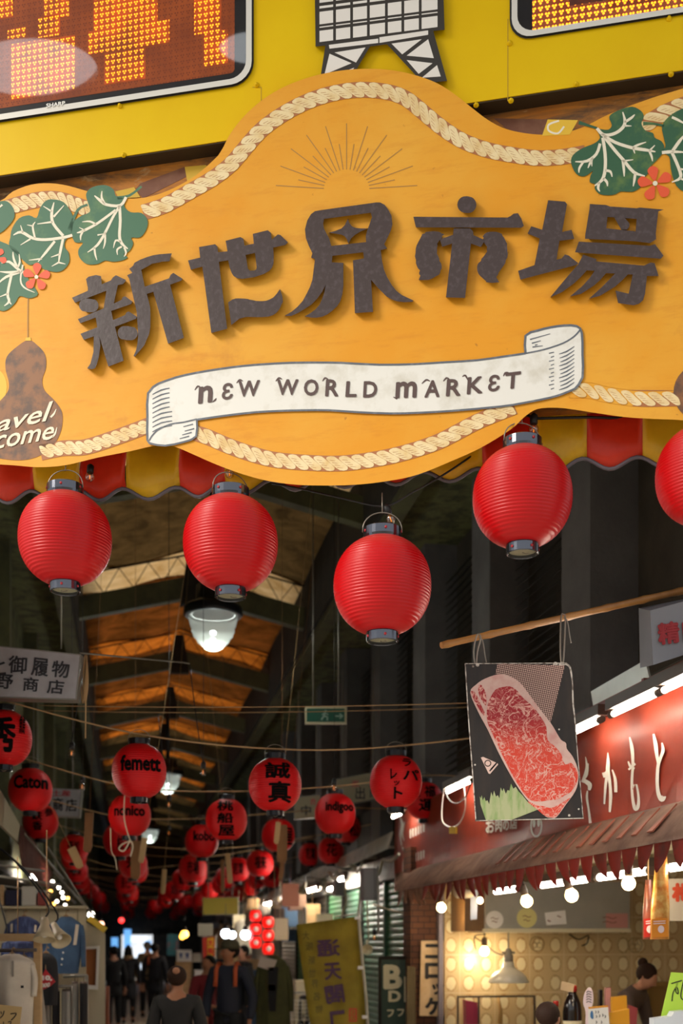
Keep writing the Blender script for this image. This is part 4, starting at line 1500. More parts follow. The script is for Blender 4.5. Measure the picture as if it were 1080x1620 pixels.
def arcade_lamp(label, x, yt, d):
    p = W(x, yt, d)
    t = thing('arcade_lamp', label, 'ceiling lamp', p, 0, 'glass lamps under the arcade ridge')
    k = .455 / 2 / .2275
    b = MB()
    b.lathe([(.09, .27), (.15, .26), (.155, .13), (.165, .115), (.24, .085), (.262, .06), (.266, .0), (.255, -.012), (.228, -.012), (.2, 0)], p, 32)
    b.build('cap', m_lampcap, t)
    b = MB()
    b.tube([p + Vector((0, 0, .19)), Vector((p.x, p.y, ZR - .1))], .03, 10)
    b.build('stem', m_lampcap, t)
    prof = [(.225, -.008), (.218, -.05), (.205, -.10), (.192, -.125), (.195, -.15), (.182, -.175), (.178, -.195), (.155, -.215), (.142, -.245), (.112, -.27), (.09, -.295), (.055, -.315), (.0, -.322)]
    b = MB()
    b.lathe(prof, p, 32, cap=(False, False))
    b.build('glass_bowl', m_lampg, t)
    b = MB()
    b.lathe([(.2, -.004), (.12, .03), (.0, .035)], p, 24, cap=(False, False))
    b.build('reflector', m_lampi, t)
    for z, r in ((-.16, .03), (-.22, .022), (-.285, .014)):
        b = MB()
        b.ball(p + Vector((0, 0, z)), r, 12, sz=.7)
        b.build('burner', m_lampb, t)
    point_light('lamp_light', p + Vector((0, 0, -.42)), (.93, 1, .94), 34, .12, t)
    return t


arcade_lamp('lit glass arcade lamp nearest the street, below the roof ridge', 337, 973, 10.8)
arcade_lamp('lit glass arcade lamp half hidden behind the femett lantern', 265, 1226, 20.2)
arcade_lamp('lit glass arcade lamp farther in, right of the nonico lantern', 237, 1313, 30.0)

# ---- exit sign and hanging shop signs
m_exit = mat('exit_green', '#16493a', 0.4)
m_ivory = mat('ivory_frame', '#a9a184', 0.5)
m_sgw = mat('milky_sign_panel', '#a7a6ac', 0.5, var=('#8f8d90', 3, .4, .7))
m_sgf = mat('aluminium_sign_frame', '#7d7a72', 0.4, .5)
m_sgi = mat('black_sign_ink', '#1b1b22', 0.5)
m_sgr = mat('red_sign_ink', '#b3303a', 0.5)
d = 11.2
t = thing('exit_sign', 'small green exit sign with a white arrow hanging across the arcade', 'exit sign', W(515, 1132, d))
P = lambda x, y, o: W(x, y, d) + Vector((0, -o, 0))
b = MB()
poly(b, [rectq(482, 1118, 548, 1145)], P, -.05, .05)
b.build('frame', m_ivory, t)
b = MB()
poly(b, [rectq(485, 1121, 545, 1142)], P, .001, .002)
b.build('green_panel', m_exit, t)
m_dw = mat('dull_white_paint', '#7d9488', .5)
b = MB()
poly(b, [stroke([(530, 1133), (541, 1133)], 2.2, 1)], P, .004, .002)
poly(b, [stroke([(537, 1129), (542, 1133), (537, 1137)], 2.2, 1)], P, .004, .002)
poly(b, [circle(515, 1125, 1.8, 10)], P, .004, .002)
poly(b, [stroke([(514, 1128), (512, 1133), (508, 1139)], 2.6, 2)], P, .004, .002)
poly(b, [stroke([(513, 1133), (518, 1135), (517, 1140)], 2.2, 2)], P, .004, .002)
poly(b, [stroke([(509, 1131), (514, 1128), (519, 1131)], 1.6, 2)], P, .004, .002)
b.build('pictogram', m_dw, t)
b = MB()
for x in (495, 535):
    b.tube([W(x, 1118, d), W(x, 1118, d) + Vector((0, 0, 2.2))], .006, 5)
b.build('hanger', m_sgf, t)


def hang_sign(label, quad, d, texts, frame=2.0, name='hanging_sign', mp=None, mf=None, thick=.10, up=True):
    (x0, y0), (x1, y1), (x2, y2), (x3, y3) = quad
    t = thing(name, label, 'sign', W((x0 + x1) / 2, y0, d), 0, None)
    P = lambda x, y, o: W(x, y, d) + Vector((0, -o, 0))
    f = frame
    b = MB()
    poly(b, [[(x0 - f, y0 - f), (x1 + f, y1 - f), (x2 + f, y2 + f), (x3 - f, y3 + f)]], P, -thick, thick)
    b.build('frame', mf or m_sgf, t)
    b = MB()
    poly(b, [list(quad)], P, .001, .003)
    pn = b.build('panel', mp or m_sgw, t)
    for mm, its in texts:
        b = MB()
        for it in its:
            lettering(b, it[0], it[1] if isinstance(it[1], tuple) and len(it) == 2 else rectq(*it[1:5]), P, .0045, .002, .016)
        b.build('lettering', mm, pn)
    if up:
        b = MB()
        for x in (x0 + .15 * (x1 - x0), x0 + .85 * (x1 - x0)):
            b.tube([W(x, (y0 + y1) / 2, d + .05), W(x, (y0 + y1) / 2, d + .05) + Vector((0, 0, 1.2))], .006, 5)
        b.build('hanger', m_sgf, t)
    return t


hang_sign('white hanging shop sign with black characters in two lines at the left edge', ((-70, 1016), (126, 1037), (119, 1105), (-74, 1100)), 7.5,
          [(m_sgi, [('と', -18, 1044, 10, 1068), ('御', ((15, 1037), (44, 1039), (42, 1067), (13, 1065))), ('履', ((52, 1040), (78, 1043), (76, 1071), (49, 1069))), ('物', ((84, 1045), (111, 1047), (109, 1074), (81, 1071))), ('野', ((-8, 1066), (22, 1068), (20, 1091), (-10, 1089))), ('商', ((38, 1071), (62, 1073), (60, 1095), (36, 1093))), ('店', ((76, 1075), (103, 1077), (100, 1099), (74, 1097)))])], thick=.12)
hang_sign('grey hanging shop sign behind the Caton lantern', ((40, 1245), (128, 1250), (124, 1292), (38, 1288)), 13.2,
          [(m_sgi, [('中', 66, 1262, 80, 1282), ('商', 84, 1262, 100, 1283), ('店', 104, 1264, 122, 1284)]), (m_sgr, [('土産', 82, 1250, 112, 1260)])], 1.2)
hang_sign('cream hanging sign with black characters right of the indigoo lantern', ((532, 1234), (600, 1220), (600, 1262), (534, 1274)), 13.6, [(m_sgi, [('出', 562, 1245, 577, 1265), ('商', 584, 1241, 600, 1262)]), (m_sgr, [('米', 556, 1234, 568, 1246)])], 1, mp=mat('cream_sign_panel', '#8a8268', .6))
hang_sign('cream hanging sign left of the indigoo lantern', ((466, 1262), (506, 1258), (505, 1292), (466, 1295)), 13.6, [(m_sgi, [('中', 476, 1274, 492, 1290)]), (m_sgr, [('合', 490, 1263, 500, 1273)])], 1, mp=MATS['cream_sign_panel'])
# loop of rope hanging beside the left sign
b = MB()
pts = []
for k in range(3):
    pts += [W(131 + k * 3, 1040, 7.6), W(128 + k * 4, 1075, 7.6), W(131 + k * 2, 1112, 7.6), W(135 + k * 2, 1080, 7.58), W(137, 1042, 7.6)]
b.tube(smooth([tuple(p) for p in pts], 3, False), .006, 5)
b.tube([W(136, 1036, 7.6), W(135, 1168, 7.6)], .005, 5)
tag(b.build('coiled_rope', m_cordb, None, loc=W(133, 1040, 7.6)), 'looped jute rope hanging right of the white left sign', 'rope')
rope_thing([W(126, 1033, 7.6), W(290, 1048, 9), W(300, 1050, 9)], 'thin tube running from the left sign to the ridge', .006, m_sgf, 'conduit_pipe', 'pipe')
# ================================================================ the red-awning food shop on the right
m_rawn = mat('red_awning_cloth', '#a8432c', 0.5, var=('#963620', 2.5, .35, .7), bump=(3, .25))
m_dust = mat('dusty_awning_fold', '#9a7a66', 0.75, var=('#77594a', 5, .35, .65), bump=(8, .4))
m_tooth = mat('red_valance_tongue', '#8c2a1e', 0.5, var=('#6a3428', 8, .5, .7))
m_fade = mat('faded_red_mark', '#94543f', 0.6)
m_awl = mat('awning_white_lettering', '#d8d0c4', 0.5)
m_tube = mat('lit_fluorescent_tube', '#ffffff', .4, emit=('#fff1dc', 80))
m_hous = mat('lamp_housing_dark', '#4a3d34', 0.5)
m_bulbw = mat('lit_bulb_warm', '#ffffff', .4, emit=('#ffd48a', 26))
m_sock = mat('bakelite_socket', '#5a4a40', 0.5)
m_steel = mat('stainless_steel', '#b3b0a6', 0.36, 0.35, var=('#9c998f', 1.5, .35, .7))
m_cream = mat('cream_enamel', '#d9cfae', 0.45)
m_rail = mat('maroon_rail', '#6d2a20', 0.5)
m_paperw = mat('white_card', '#e6e2dc', 0.6)
m_inkb = mat('black_marker', '#1d1a1a', 0.6)
m_inkr = mat('red_marker', '#cf3a2a', 0.6)

UF = 2.85
PF = lambda x, y, o: KU(x, y, UF - o)
V0, V1 = 5.3, 12.64
aw = thing('shop_awning', 'red cloth shop awning with tall white kana and a toothed dusty valance', 'awning', K(UF, 9, 2.06), YAW)
b = MB()
rows = []
nv = 36
for i in range(nv + 1):
    v = V0 + (V1 - V0) * i / nv
    w = .012 * math.sin(v * 5.1) + .006 * math.sin(v * 13)
    rows.append([K(3.27, v, 3.10), K(UF + .02, v, 3.03), K(UF, v, 3.0), K(UF - w * .3, v, 2.8), K(UF - w * .5, v, 2.55), K(UF - .005, v, 2.37)])
rows.append([p + K(.0, 0, 0) for p in rows[-1]])
b.grid(rows[:-1])
b.solid(.004)
b.build('fascia_cloth', m_rawn, aw)
b = MB()
b.prism([K(UF - .23, V1 - 1, 2.17), K(UF - .1, V1 - .43, 2.29), K(UF, V1, 2.37), K(UF, V1, 3.02), K(3.27, V1, 3.1), K(3.27, V1, 2.2)], K(0, .01, 0))
b.build('end_panel', m_rawn, aw)
b = MB()
rows = []
for i in range(nv * 2 + 1):
    v = V0 + (V1 - V0) * i / (nv * 2)
    w = .012 * math.sin(v * 6.3) + .008 * math.sin(v * 15)
    rows.append([K(UF - du, V0 + (V1 - 4.3 * du - V0) * i / (nv * 2), z) for du, z in ((.004, 2.385), (.05, 2.355 + w * .4), (.13, 2.28 + w), (.205, 2.20 + w * .7), (.228, 2.165 + w * .3), (.23, 2.145))])
b.grid(rows)
b.solid(.004)
b.build('valance_fold', m_dust, aw)
rg = random.Random(3)
nt = int((V1 - 1.0 - V0) / .2)
for i in range(nt):
    v = V0 + .2 * (i + .5)
    l = .155 + rg.uniform(-.02, .02)
    cu, cl = rg.uniform(-.03, .03), rg.uniform(-.025, .035)
    b = MB()
    rr = []
    for k in range(8):
        f = k / 7
        hw = .1 * (1 - f ** 3.2) ** .6 * (1 - .45 * f) + .002
        rr.append([K(UF - .23 + cl * f * f * 1.5 + .012 * math.cos(a * 1.3), v + hw * a + cu * f, 2.155 - l * f) for a in (-1, -.5, 0, .5, 1)])
    b.grid(rr)
    b.solid(.004)
    b.build('valance_tongue', m_tooth if v < 10.6 else m_dust, aw)
b = MB()
for i in range(14):
    v = V0 + .4 + .2 * (i + .5)
    b.prism([K(UF - .05, v, 2.36), K(UF - .2, v - .035, 2.212), K(UF - .2, v + .03, 2.212)], K(-.006, 0, .006))
b.build('faded_pennant_pattern', m_fade, aw)
Z8 = lambda p: zt((840, 1120), 4.5, p)
b = MB()
for p, w in [([(870, 185), (885, 260), (893, 330), (905, 400)], [3, 6, 5, 4]), ([(930, 248), (938, 300), (922, 350), (905, 400), (898, 470), (897, 550), (908, 620), (930, 652), (950, 625), (958, 570), (962, 518)], [2, 5, 4.5, 5, 5, 5, 6, 7, 5, 3, 1]),
             ([(700, 208), (714, 270), (722, 340), (722, 420), (716, 520), (718, 610), (730, 690), (745, 718), (762, 690), (762, 620), (748, 545), (735, 540), (722, 580)], [2, 5, 5, 4, 4, 4, 5, 6.5, 5, 3.5, 3, 3, 1]), ([(690, 380), (705, 415), (735, 432)], [2, 4, 3]), ([(692, 440), (740, 395)], [3, 4]),
             ([(545, 318), (547, 390), (545, 450), (560, 540), (565, 640), (558, 742)], [1, 5, 6, 4.5, 5, 3.5]), ([(508, 480), (530, 470), (545, 440)], [8, 7, 3]), ([(540, 470), (528, 560), (520, 684)], [4, 4, 2.5]), ([(576, 440), (598, 510), (602, 600)], [2, 4.5, 5]),
             ([(386, 348), (396, 420), (382, 480), (366, 530)], [1, 4, 4.5, 6]), ([(405, 395), (395, 470), (375, 510), (415, 545), (412, 585)], [2, 4, 5, 7, 4]), ([(400, 590), (396, 640), (408, 720), (420, 820)], [2, 3.5, 3, 4.5])]:
    poly(b, [stroke(Z8(p), [x * 1.05 for x in w], 4)], PF, .004, .003)
for s, q in (('お', rectq(768, 1296, 782, 1318)), ('肉', rectq(783, 1295, 794, 1316)), ('の', rectq(795, 1297, 805, 1314)), ('店', rectq(806, 1294, 818, 1312))):
    lettering(b, s, q, PF, .004, .003, .04)
poly(b, [circle(848, 1306, 9.5, 24, 19), circle(848, 1306, 7.2, 24, 15.5)], PF, .004, .003)
poly(b, [circle(844.5, 1302, 2.4, 12, 7)], PF, .004, .003)
poly(b, [circle(851.5, 1301, 2.4, 12, 7)], PF, .004, .003)
for p, w in (([(631, 1290), (636, 1303), (633, 1320), (635, 1338)], [2, 4, 3, 1.5]), ([(640, 1300), (636, 1318), (639, 1330)], [1, 3, 1]), ([(636, 1340), (640, 1352), (637, 1372), (639, 1392)], [2, 3.5, 3, 1.5]), ([(645, 1342), (647, 1360), (646, 1385)], [1.5, 2.5, 2])):
    poly(b, [stroke(p, w, 3)], PF, .004, .003)
rg = random.Random(9)
for k in range(6):
    x = 649 + k * 4.2
    for (y0, y1) in ((1312 - k * 1.6, 1326 - k * 2.0), (1352 - k * 1.4, 1366 - k * 1.6)):
        poly(b, [stroke([(x, y0), (x + rg.uniform(-.5, .5), (y0 + y1) / 2), (x, y1)], rg.uniform(1.4, 2.6), 1)], PF, .004, .003)
b.build('white_lettering', m_awl, aw)


def vat(px, u):
    return UVof(KU(px, 1400, u))[1]


def tube_lamp(label, va, vb, u, z, col=m_tube, r=.016, house=True, group='fluorescent tubes', power=0):
    t = thing('fluorescent_lamp', label, 'lamp', K(u, va, z), YAW, group)
    if house:
        b = MB()
        b.kbox(u - .03, u + .035, va - .03, vb + .03, z + .025, z + .085)
        b.build('housing', m_hous, t)
    if power:
        e = round(min(260.0, power / (math.pi * 2 * math.pi * r * abs(vb - va))), 0)
        col = mat('lit_tube_%d' % e, '#ffffff', .4, emit=('#fff3e2', e))
    b = MB()
    b.tube([K(u, va, z), K(u, vb, z)], r, 10)
    b.build('tube', col, t)
    b = MB()
    for v in (va, vb):
        b.tube([K(u, v - .025, z), K(u, v + .025, z)], r * 1.25, 10)
    b.build('end_caps', m_sock, t)
    return t


for pa, pb, lab in ((637, 621, 'short lit tube at the far end above the red awning'), (747, 706, 'lit tube above the red awning just left of the beef sign'), (950, 903, 'lit tube above the red awning just right of the beef sign'), (1043, 968, 'lit tube above the awning under the grey metal sheets'), (1092, 1047, 'lit tube above the awning at the right picture edge')):
    tube_lamp(lab, vat(pa, 2.68), vat(pb, 2.68), 2.68, 2.925, group='tubes above the red awning')
    b_ = None
rl = MB()
rl.kbox(2.72, 2.76, V0, 9.0, 3.015, 3.05)
for v in (5.9, 7.3, 8.7):
    rl.kbox(2.66, 2.84, v, v + .03, 3.0, 3.03)
tag(rl.build('lamp_rail', m_rail, None, loc=K(2.74, 7, 3.03)), 'maroon steel rail above the tubes of the red awning', 'rail')
t = thing('loose_cable', 'white cable loop hanging below the tube left of the beef sign', 'cable', K(2.66, 9.6, 2.8), YAW)
b = MB()
b.tube(smooth([tuple(KU(x, y, 2.66)) for x, y in ((703, 1245), (699, 1275), (700, 1300), (714, 1309), (728, 1300), (736, 1275), (733, 1240))], 4, False), .006, 6)
b.build('white_lead', m_paperw, t)
b = MB()
b.tube(smooth([tuple(KU(x, y, 2.65)) for x, y in ((704, 1250), (709, 1264), (720, 1271), (735, 1262), (745, 1238))], 4, False), .005, 6)
b.build('black_lead', m_blk, t)
b = MB()
b.prism([KU(x, y, 2.64) for x, y in ((710, 1308), (721, 1308), (721, 1319), (710, 1319))], K(.01, 0, 0))
b.build('yellow_tag', m_lemon, t)

# metal sheets and box sign above the awning
for q, lab in (([(934, 1094), (1020, 1044), (1030, 1086), (940, 1130)], 'dull grey metal sheet leaning above the awning behind the beef sign'), ([(1026, 1073), (1100, 1034), (1100, 1072), (1029, 1108)], 'dull grey metal sheet above the awning under the box sign')):
    b = MB()
    b.prism([KU(x, y, 2.86) for x, y in q], K(.012, 0, 0))
    tag(b.build('metal_sheet', m_steel, None, loc=KU(q[3][0], q[3][1], 2.86)), lab, 'metal sheet')
m_box = mat('grey_sign_box', '#85878e', 0.6)
t = thing('box_sign', 'grey box sign with dark red characters at the right picture edge', 'sign', W(1060, 1045, 6.0))
b = MB()
P6 = lambda x, y, o: W(x, y, 6.0) + Vector((0, -o, 0))
b.hexa([W(1033, 1052, 6), W(1130, 1020, 6), W(1130, 1020, 6.25), W(1012, 1057, 6.25), W(1028, 966, 6), W(1130, 938, 6), W(1130, 938, 6.25), W(1010, 962, 6.25)])
b.build('casing', m_box, t)
b = MB()
for s, q in (('精', ((1038, 987), (1072, 982), (1076, 1017), (1041, 1022))), ('肉', ((1077, 980), (1108, 975), (1110, 1010), (1080, 1016)))):
    lettering(b, s, q, P6, .002, .004, .05)
b.build('lettering', mat('dark_red_lettering', '#a01e26', .5), t)
m_bam = mat('bamboo', '#b07a3c', 0.45, var=('#8e5c2a', 6, .4, .7), stretch=(1, 1, 1))
b = MB()
pa, pb = W(698, 1021, 5.62), W(1100, 930, 6.3)
pts, rs = [], []
for k in range(41):
    f = k / 40
    pts.append(pa.lerp(pb, f))
    rs.append(.0155 + .003 * f + (.003 if k % 6 == 1 else 0))
b.tube(pts, rs, 10)
tag(b.build('bamboo_pole', m_bam, None, loc=pa), 'slanting bamboo pole that carries the beef sign', 'pole')

# the beef sign
DS = 5.6
PS = lambda x, y, o: W(x, y, DS) + Vector((0, -o, 0))
ZS = lambda p: zt((720, 1030), 4.91, p)
m_sgb = mat('dark_brown_sign_board', '#211a17', 0.6, var=('#33271f', 5, .45, .7), stretch=(3, 1, .6))
m_chip = mat('chipped_white_edge', '#c9bfb4', 0.6, var=('#6a5a50', 30, .45, .6))
m_fat = mat('pale_fat_paint', '#d4b0a4', 0.5, var=('#c89088', 12, .45, .7))
m_grass = mat('pale_green_grass_paint', '#a9ad80', 0.5, var=('#7f9a58', 14, .45, .65), stretch=(2, 1, .5))
m_dot, t_ = new_mat('halftone_dots')
co = t_.coords()
sp = t_.node('ShaderNodeSeparateXYZ')
t_.link(t_.mapping(co, rot=(0, R(12), 0)), sp.inputs[0])
fx = t_.m('SUBTRACT', t_.m('FRACT', t_.m('DIVIDE', sp.outputs[0], .0088)), .5)
fz = t_.m('SUBTRACT', t_.m('FRACT', t_.m('DIVIDE', sp.outputs[2], .0088)), .5)
dd_ = t_.m('SQRT', t_.m('ADD', t_.m('MULTIPLY', fx, fx), t_.m('MULTIPLY', fz, fz)))
t_.link(t_.ramp(dd_, [(.33, lin('#c9a596')), (.41, lin('#4a2620'))]), t_.bsdf.inputs['Base Color'])
m_meat, t_ = new_mat('marbled_beef_paint')
co = t_.coords()
sp = t_.node('ShaderNodeSeparateXYZ')
t_.link(co, sp.inputs[0])
n1 = t_.noise(co, 13, 3, .55, 1.2)
n2 = t_.noise(co, 30, 3, .6, 1.5)
ln1 = t_.ramp(t_.m('ABSOLUTE', t_.m('SUBTRACT', n1, .5)), [(.008, (1, 1, 1)), (.026, (0, 0, 0))])
ln2 = t_.ramp(t_.m('ABSOLUTE', t_.m('SUBTRACT', n2, .5)), [(.006, (.8, .8, .8)), (.026, (0, 0, 0))])
grad = t_.ramp(t_.m('ADD', t_.m('MULTIPLY', sp.outputs[2], 2.2), .35), [(.30, lin('#d4402a')), (.60, lin('#a00c1a'))])
c = t_.mix(ln1, grad, lin('#e0a596'))
c = t_.mix(ln2, c, lin('#dc9a8c'))
t_.link(c, t_.bsdf.inputs['Base Color'])
t_.bsdf.inputs['Roughness'].default_value = .5
bs = thing('beef_sign', 'hanging dark signboard painted with a marbled slab of beef', 'sign', W(829, 1174, DS))
b = MB()
poly(b, [[(735, 1050), (780, 1049.5), (896, 1048.5), (903, 1052), (907, 1110), (912, 1190), (918, 1245), (923, 1295), (840, 1297), (752, 1299), (747, 1220), (741, 1140)]], PS, -.016, .016)
b.build('board', m_sgb, bs)
b = MB()
for p, w in (([(735.5, 1050), (741, 1140), (747, 1220), (752.5, 1299)], 1.8), ([(752, 1298.5), (840, 1296.5), (923, 1294.5)], 1.4), ([(735, 1050), (780, 1049.8), (896, 1049)], 1.2), ([(893, 1050), (901, 1056), (905, 1080), (906, 1110), (909, 1140), (913, 1190), (922, 1294)], [3, 3, 2, 2.5, 2, 1.2, 1.2])):
    poly(b, [stroke(p, w, 4)], PS, .0005, .002)
for cx_, cy_, r_ in ((755, 1052, 3), (748, 1054, 2), (888, 1052, 5), (878, 1051, 4), (876, 1100, 1), (884, 1154, 1.5), (751, 1210, 1.6), (915, 1280, 1.5), (900, 1290, 2), (868, 1281, 1.4)):
    poly(b, [circle(cx_, cy_, r_, 7)], PS, .0005, .001)
b.build('chipped_edge', m_chip, bs)
b = MB()
poly(b, [ZS([(327, 98), (850, 112), (740, 556), (560, 330), (420, 200), (310, 175)])], PS, .001, .0008)
b.build('dotted_triangle', m_dot, bs)
b = MB()
gp = [(190, 1130), (198, 1145), (205, 1120), (212, 1160), (225, 1135), (235, 1165), (250, 1160), (262, 1190), (278, 1095), (290, 1130), (300, 1085), (315, 1130), (330, 1120), (342, 1145), (352, 1060), (365, 1090), (375, 1065), (392, 1110), (405, 1080), (420, 1085), (432, 1030), (450, 1070), (468, 1055), (490, 1090), (520, 1120), (560, 1170), (640, 1232), (440, 1310), (240, 1322), (215, 1250), (195, 1190)]
poly(b, [ZS(gp)], PS, .001, .0008)
b.build('painted_grass', m_grass, bs)
so = [(115, 325), (160, 262), (230, 215), (340, 180), (420, 195), (500, 245), (560, 320), (640, 430), (740, 560), (780, 625), (820, 690), (858, 715), (865, 760), (910, 820), (948, 910), (955, 1000), (930, 1090), (860, 1190), (785, 1290), (740, 1295), (700, 1285), (640, 1230), (570, 1170), (500, 1080), (420, 950), (330, 780), (250, 610), (180, 480)]
b = MB()
poly(b, [ZS(smooth(so, 3))], PS, .002, .0008)
st = b.build('painted_beef', m_fat, bs)
b = MB()
poly(b, [ZS(smooth([(330, 290), (420, 275), (480, 310), (530, 370), (600, 430), (660, 510), (705, 590), (715, 690), (770, 740), (820, 800), (850, 880), (900, 870), (945, 940), (945, 1010), (900, 1090), (850, 1120), (800, 1150), (720, 1160), (640, 1170), (570, 1150), (500, 1060), (430, 940), (350, 780), (290, 650), (245, 540), (250, 420), (290, 330)], 3))], PS, .0028, .0006)
poly(b, [ZS(smooth([(180, 270), (205, 268), (235, 330), (240, 420), (215, 400), (180, 330)], 3))], PS, .0028, .0006)
poly(b, [ZS(smooth([(122, 330), (150, 320), (200, 420), (235, 500), (200, 480)], 3))], PS, .0028, .0006)
poly(b, [ZS(smooth([(560, 1170), (640, 1235), (700, 1282), (780, 1285), (850, 1190), (890, 1140), (760, 1215), (680, 1205), (620, 1190)], 3))], PS, .0028, .0006)
b.build('lean_meat', m_meat, st)
b = MB()
poly(b, [ZS([(198, 828), (215, 822), (328, 872), (332, 882), (270, 955), (258, 952)]), ZS(circle(252, 872, 27, 16)), ], PS, .001, .0008)
poly(b, [ZS(circle(252, 872, 19, 16))], PS, .001, .0008)
b.build('triangular_mark', mat('pale_pink_mark', '#d9b8ac', .6), bs)
b = MB()
for k in range(5):
    poly(b, [ZS([(262 + k * 11, 930 - k * 13), (270 + k * 11, 936 - k * 13), (292 + k * 9, 908 - k * 10), (284 + k * 9, 902 - k * 10)])], PS, .002, .0006)
b.build('small_characters', m_inkb, bs)
for x, xt, yt, lab in ((752, 757, 1008, 'doubled cord tying the left corner of the beef sign to the bamboo'), (889, 891, 977, 'doubled cord tying the right corner of the beef sign to the bamboo')):
    b = MB()
    b.tube(smooth([tuple(W(a, c, 5.62 + (.12 if xt > 800 else 0) * ((1050 - c) / 80.0))) for a, c in ((x - 1, 1052), (x - 3, 1030), (xt - 4, yt), (xt, yt - 5), (xt + 3, yt + 2), (x + 3, 1030), (x + 1, 1052))], 4, False), .004, 5)
    b.tube(smooth([tuple(W(a, c, 5.64 + (.10 if xt > 800 else 0))) for a, c in ((xt, yt), (xt + 6, yt + 6), (xt + 10, yt + 30), (xt + 12, yt + 40))], 4, False), .003, 5)
    tag(b.build('tie_cord', m_wire, None, loc=W(x, 1052, 5.62)), lab, 'cord')

# ---------------------------------------------------------------- the room behind the counter
m_tile, t_ = new_mat('patterned_wall_tile')
co = t_.coords()
sp = t_.node('ShaderNodeSeparateXYZ')
t_.link(t_.mapping(co, rot=(0, 0, -YAW)), sp.inputs[0])
ux = t_.m('DIVIDE', sp.outputs[0], .182)
uz = t_.m('DIVIDE', sp.outputs[2], .19)
fx = t_.m('SUBTRACT', t_.m('FRACT', ux), .5)
fz = t_.m('SUBTRACT', t_.m('FRACT', uz), .5)
el = t_.m('SQRT', t_.m('ADD', t_.m('POWER', t_.m('DIVIDE', fx, .34), 2.0), t_.m('POWER', t_.m('DIVIDE', fz, .43), 2.0)))
wob = t_.m('ADD', el, t_.m('MULTIPLY', t_.m('SUBTRACT', t_.noise(co, 60, 3, .6), .5), .5))
c = t_.ramp(wob, [(.74, lin('#e6dab4')), (.84, lin('#bd9a6a')), (.97, lin('#b08c60')), (1.10, lin('#dccca2')), (1.30, lin('#e2d4ae')), (1.6, lin('#ccb488'))])
gn = t_.ramp(t_.m('FRACT', t_.m('MULTIPLY', t_.m('FLOOR', ux), .2501)), [(.70, (0, 0, 0)), (.74, (.45, .45, .45))], 'CONSTANT')
ringf = t_.m('MULTIPLY', t_.ramp(wob, [(.85, (0, 0, 0)), (1.0, (1, 1, 1)), (1.35, (0, 0, 0))]), gn)
c = t_.mix(ringf, c, lin('#7d9a72'))
gr = t_.m('MAXIMUM', t_.m('ABSOLUTE', t_.m('SUBTRACT', t_.m('FRACT', t_.m('MULTIPLY', ux, .5)), .5)), t_.m('ABSOLUTE', t_.m('SUBTRACT', t_.m('FRACT', t_.m('MULTIPLY', uz, .5)), .5)))
c = t_.mix(t_.ramp(gr, [(.486, (0, 0, 0)), (.494, (.5, .5, .5))]), c, lin('#f0e6c8'))
t_.link(c, t_.bsdf.inputs['Base Color'])
t_.bsdf.inputs['Roughness'].default_value = .3
VW = 11.6
slab('wall_shop', m_tile, 3.12, 6.6, VW, VW + .15, 0, 3.0)
slab('wall_shop', mat('shop_side_wall', '#b9a57c', .7), 6.5, 6.65, 5.9, VW, 0, 3.0)
slab('ceiling', mat('shop_ceiling', '#8d7c60', .8), 2.9, 6.6, 5.9, VW + .1, 2.95, 3.02)
PV = lambda x, y, o: KV(x, y, VW - o)
m_brick, t_ = new_mat('dark_brown_brick')
bt = t_.node('ShaderNodeTexBrick')
t_.link(t_.mapping(t_.coords(), rot=(R(90), 0, 0)), bt.inputs['Vector'])
bt.inputs['Color1'].default_value = lin('#5a3626')
bt.inputs['Color2'].default_value = lin('#6d4128')
bt.inputs['Mortar'].default_value = lin('#2c211a')
bt.inputs['Scale'].default_value = 4.2
bt.inputs['Mortar Size'].default_value = .018
t_.link(bt.outputs['Color'], t_.bsdf.inputs['Base Color'])
t_.bsdf.inputs['Roughness'].default_value = .75
b = MB()
b.kbox(2.79, 3.12, VW + .08, VW + .4, 0, 2.6)
tag(b.build('brick_pillar', m_brick, None, loc=K(2.95, VW + .2, 0)), 'dark brown brick pillar at the far corner of the red-awning shop', 'pillar')
m_lil = mat('lilac_grey_metal', '#8b8490', .4, .3)
b = MB()
b.kbox(3.055, 3.10, VW - .02, VW + .06, 0, 2.7)
tag(b.build('corner_post', m_lil, None, loc=K(3.08, VW, 0)), 'grey steel corner post right of the brick pillar', 'post')
b = MB()
b.prism([KV(x, y, VW + .05) for x, y in ((696, 1400), (708, 1400), (708, 1487), (696, 1487))], K(0, .025, 0))
tag(b.build('metal_strip', m_lil, None, loc=KV(702, 1487, VW + .05)), 'ribbed grey metal strip over the croquette sign', 'metal strip')
m_csn = mat('cream_sign_board', '#d9bd96', .6, var=('#c9a87c', 6, .4, .7))
PC = lambda x, y, o: KV(x, y, VW + .05 - o)
t = thing('croquette_sign', 'cream vertical sign with four black katakana on the brick pillar', 'sign', KV(685, 1607, VW + .05), YAW)
b = MB()
poly(b, [[(666, 1488), (706.5, 1487), (705, 1608), (663, 1607)]], PC, 0, .025)
b.build('board', m_csn, t)
b = MB()
poly(b, [stroke(p, .9, 1) for p in ([(666, 1488), (706, 1487)], [(706, 1487), (705, 1608)], [(705, 1608), (663, 1607)], [(663, 1607), (666, 1488)])][0:1], PC, .024, .002)
for s, q in (('コ', rectq(672, 1493, 700, 1518)), ('ロ', rectq(672, 1523, 699, 1549)), ('ッ', rectq(683, 1556, 702, 1574)), ('ケ', rectq(672, 1578, 700, 1606))):
    lettering(b, s, q, PC, .026, .002, .05)
b.build('katakana', m_inkb, t)
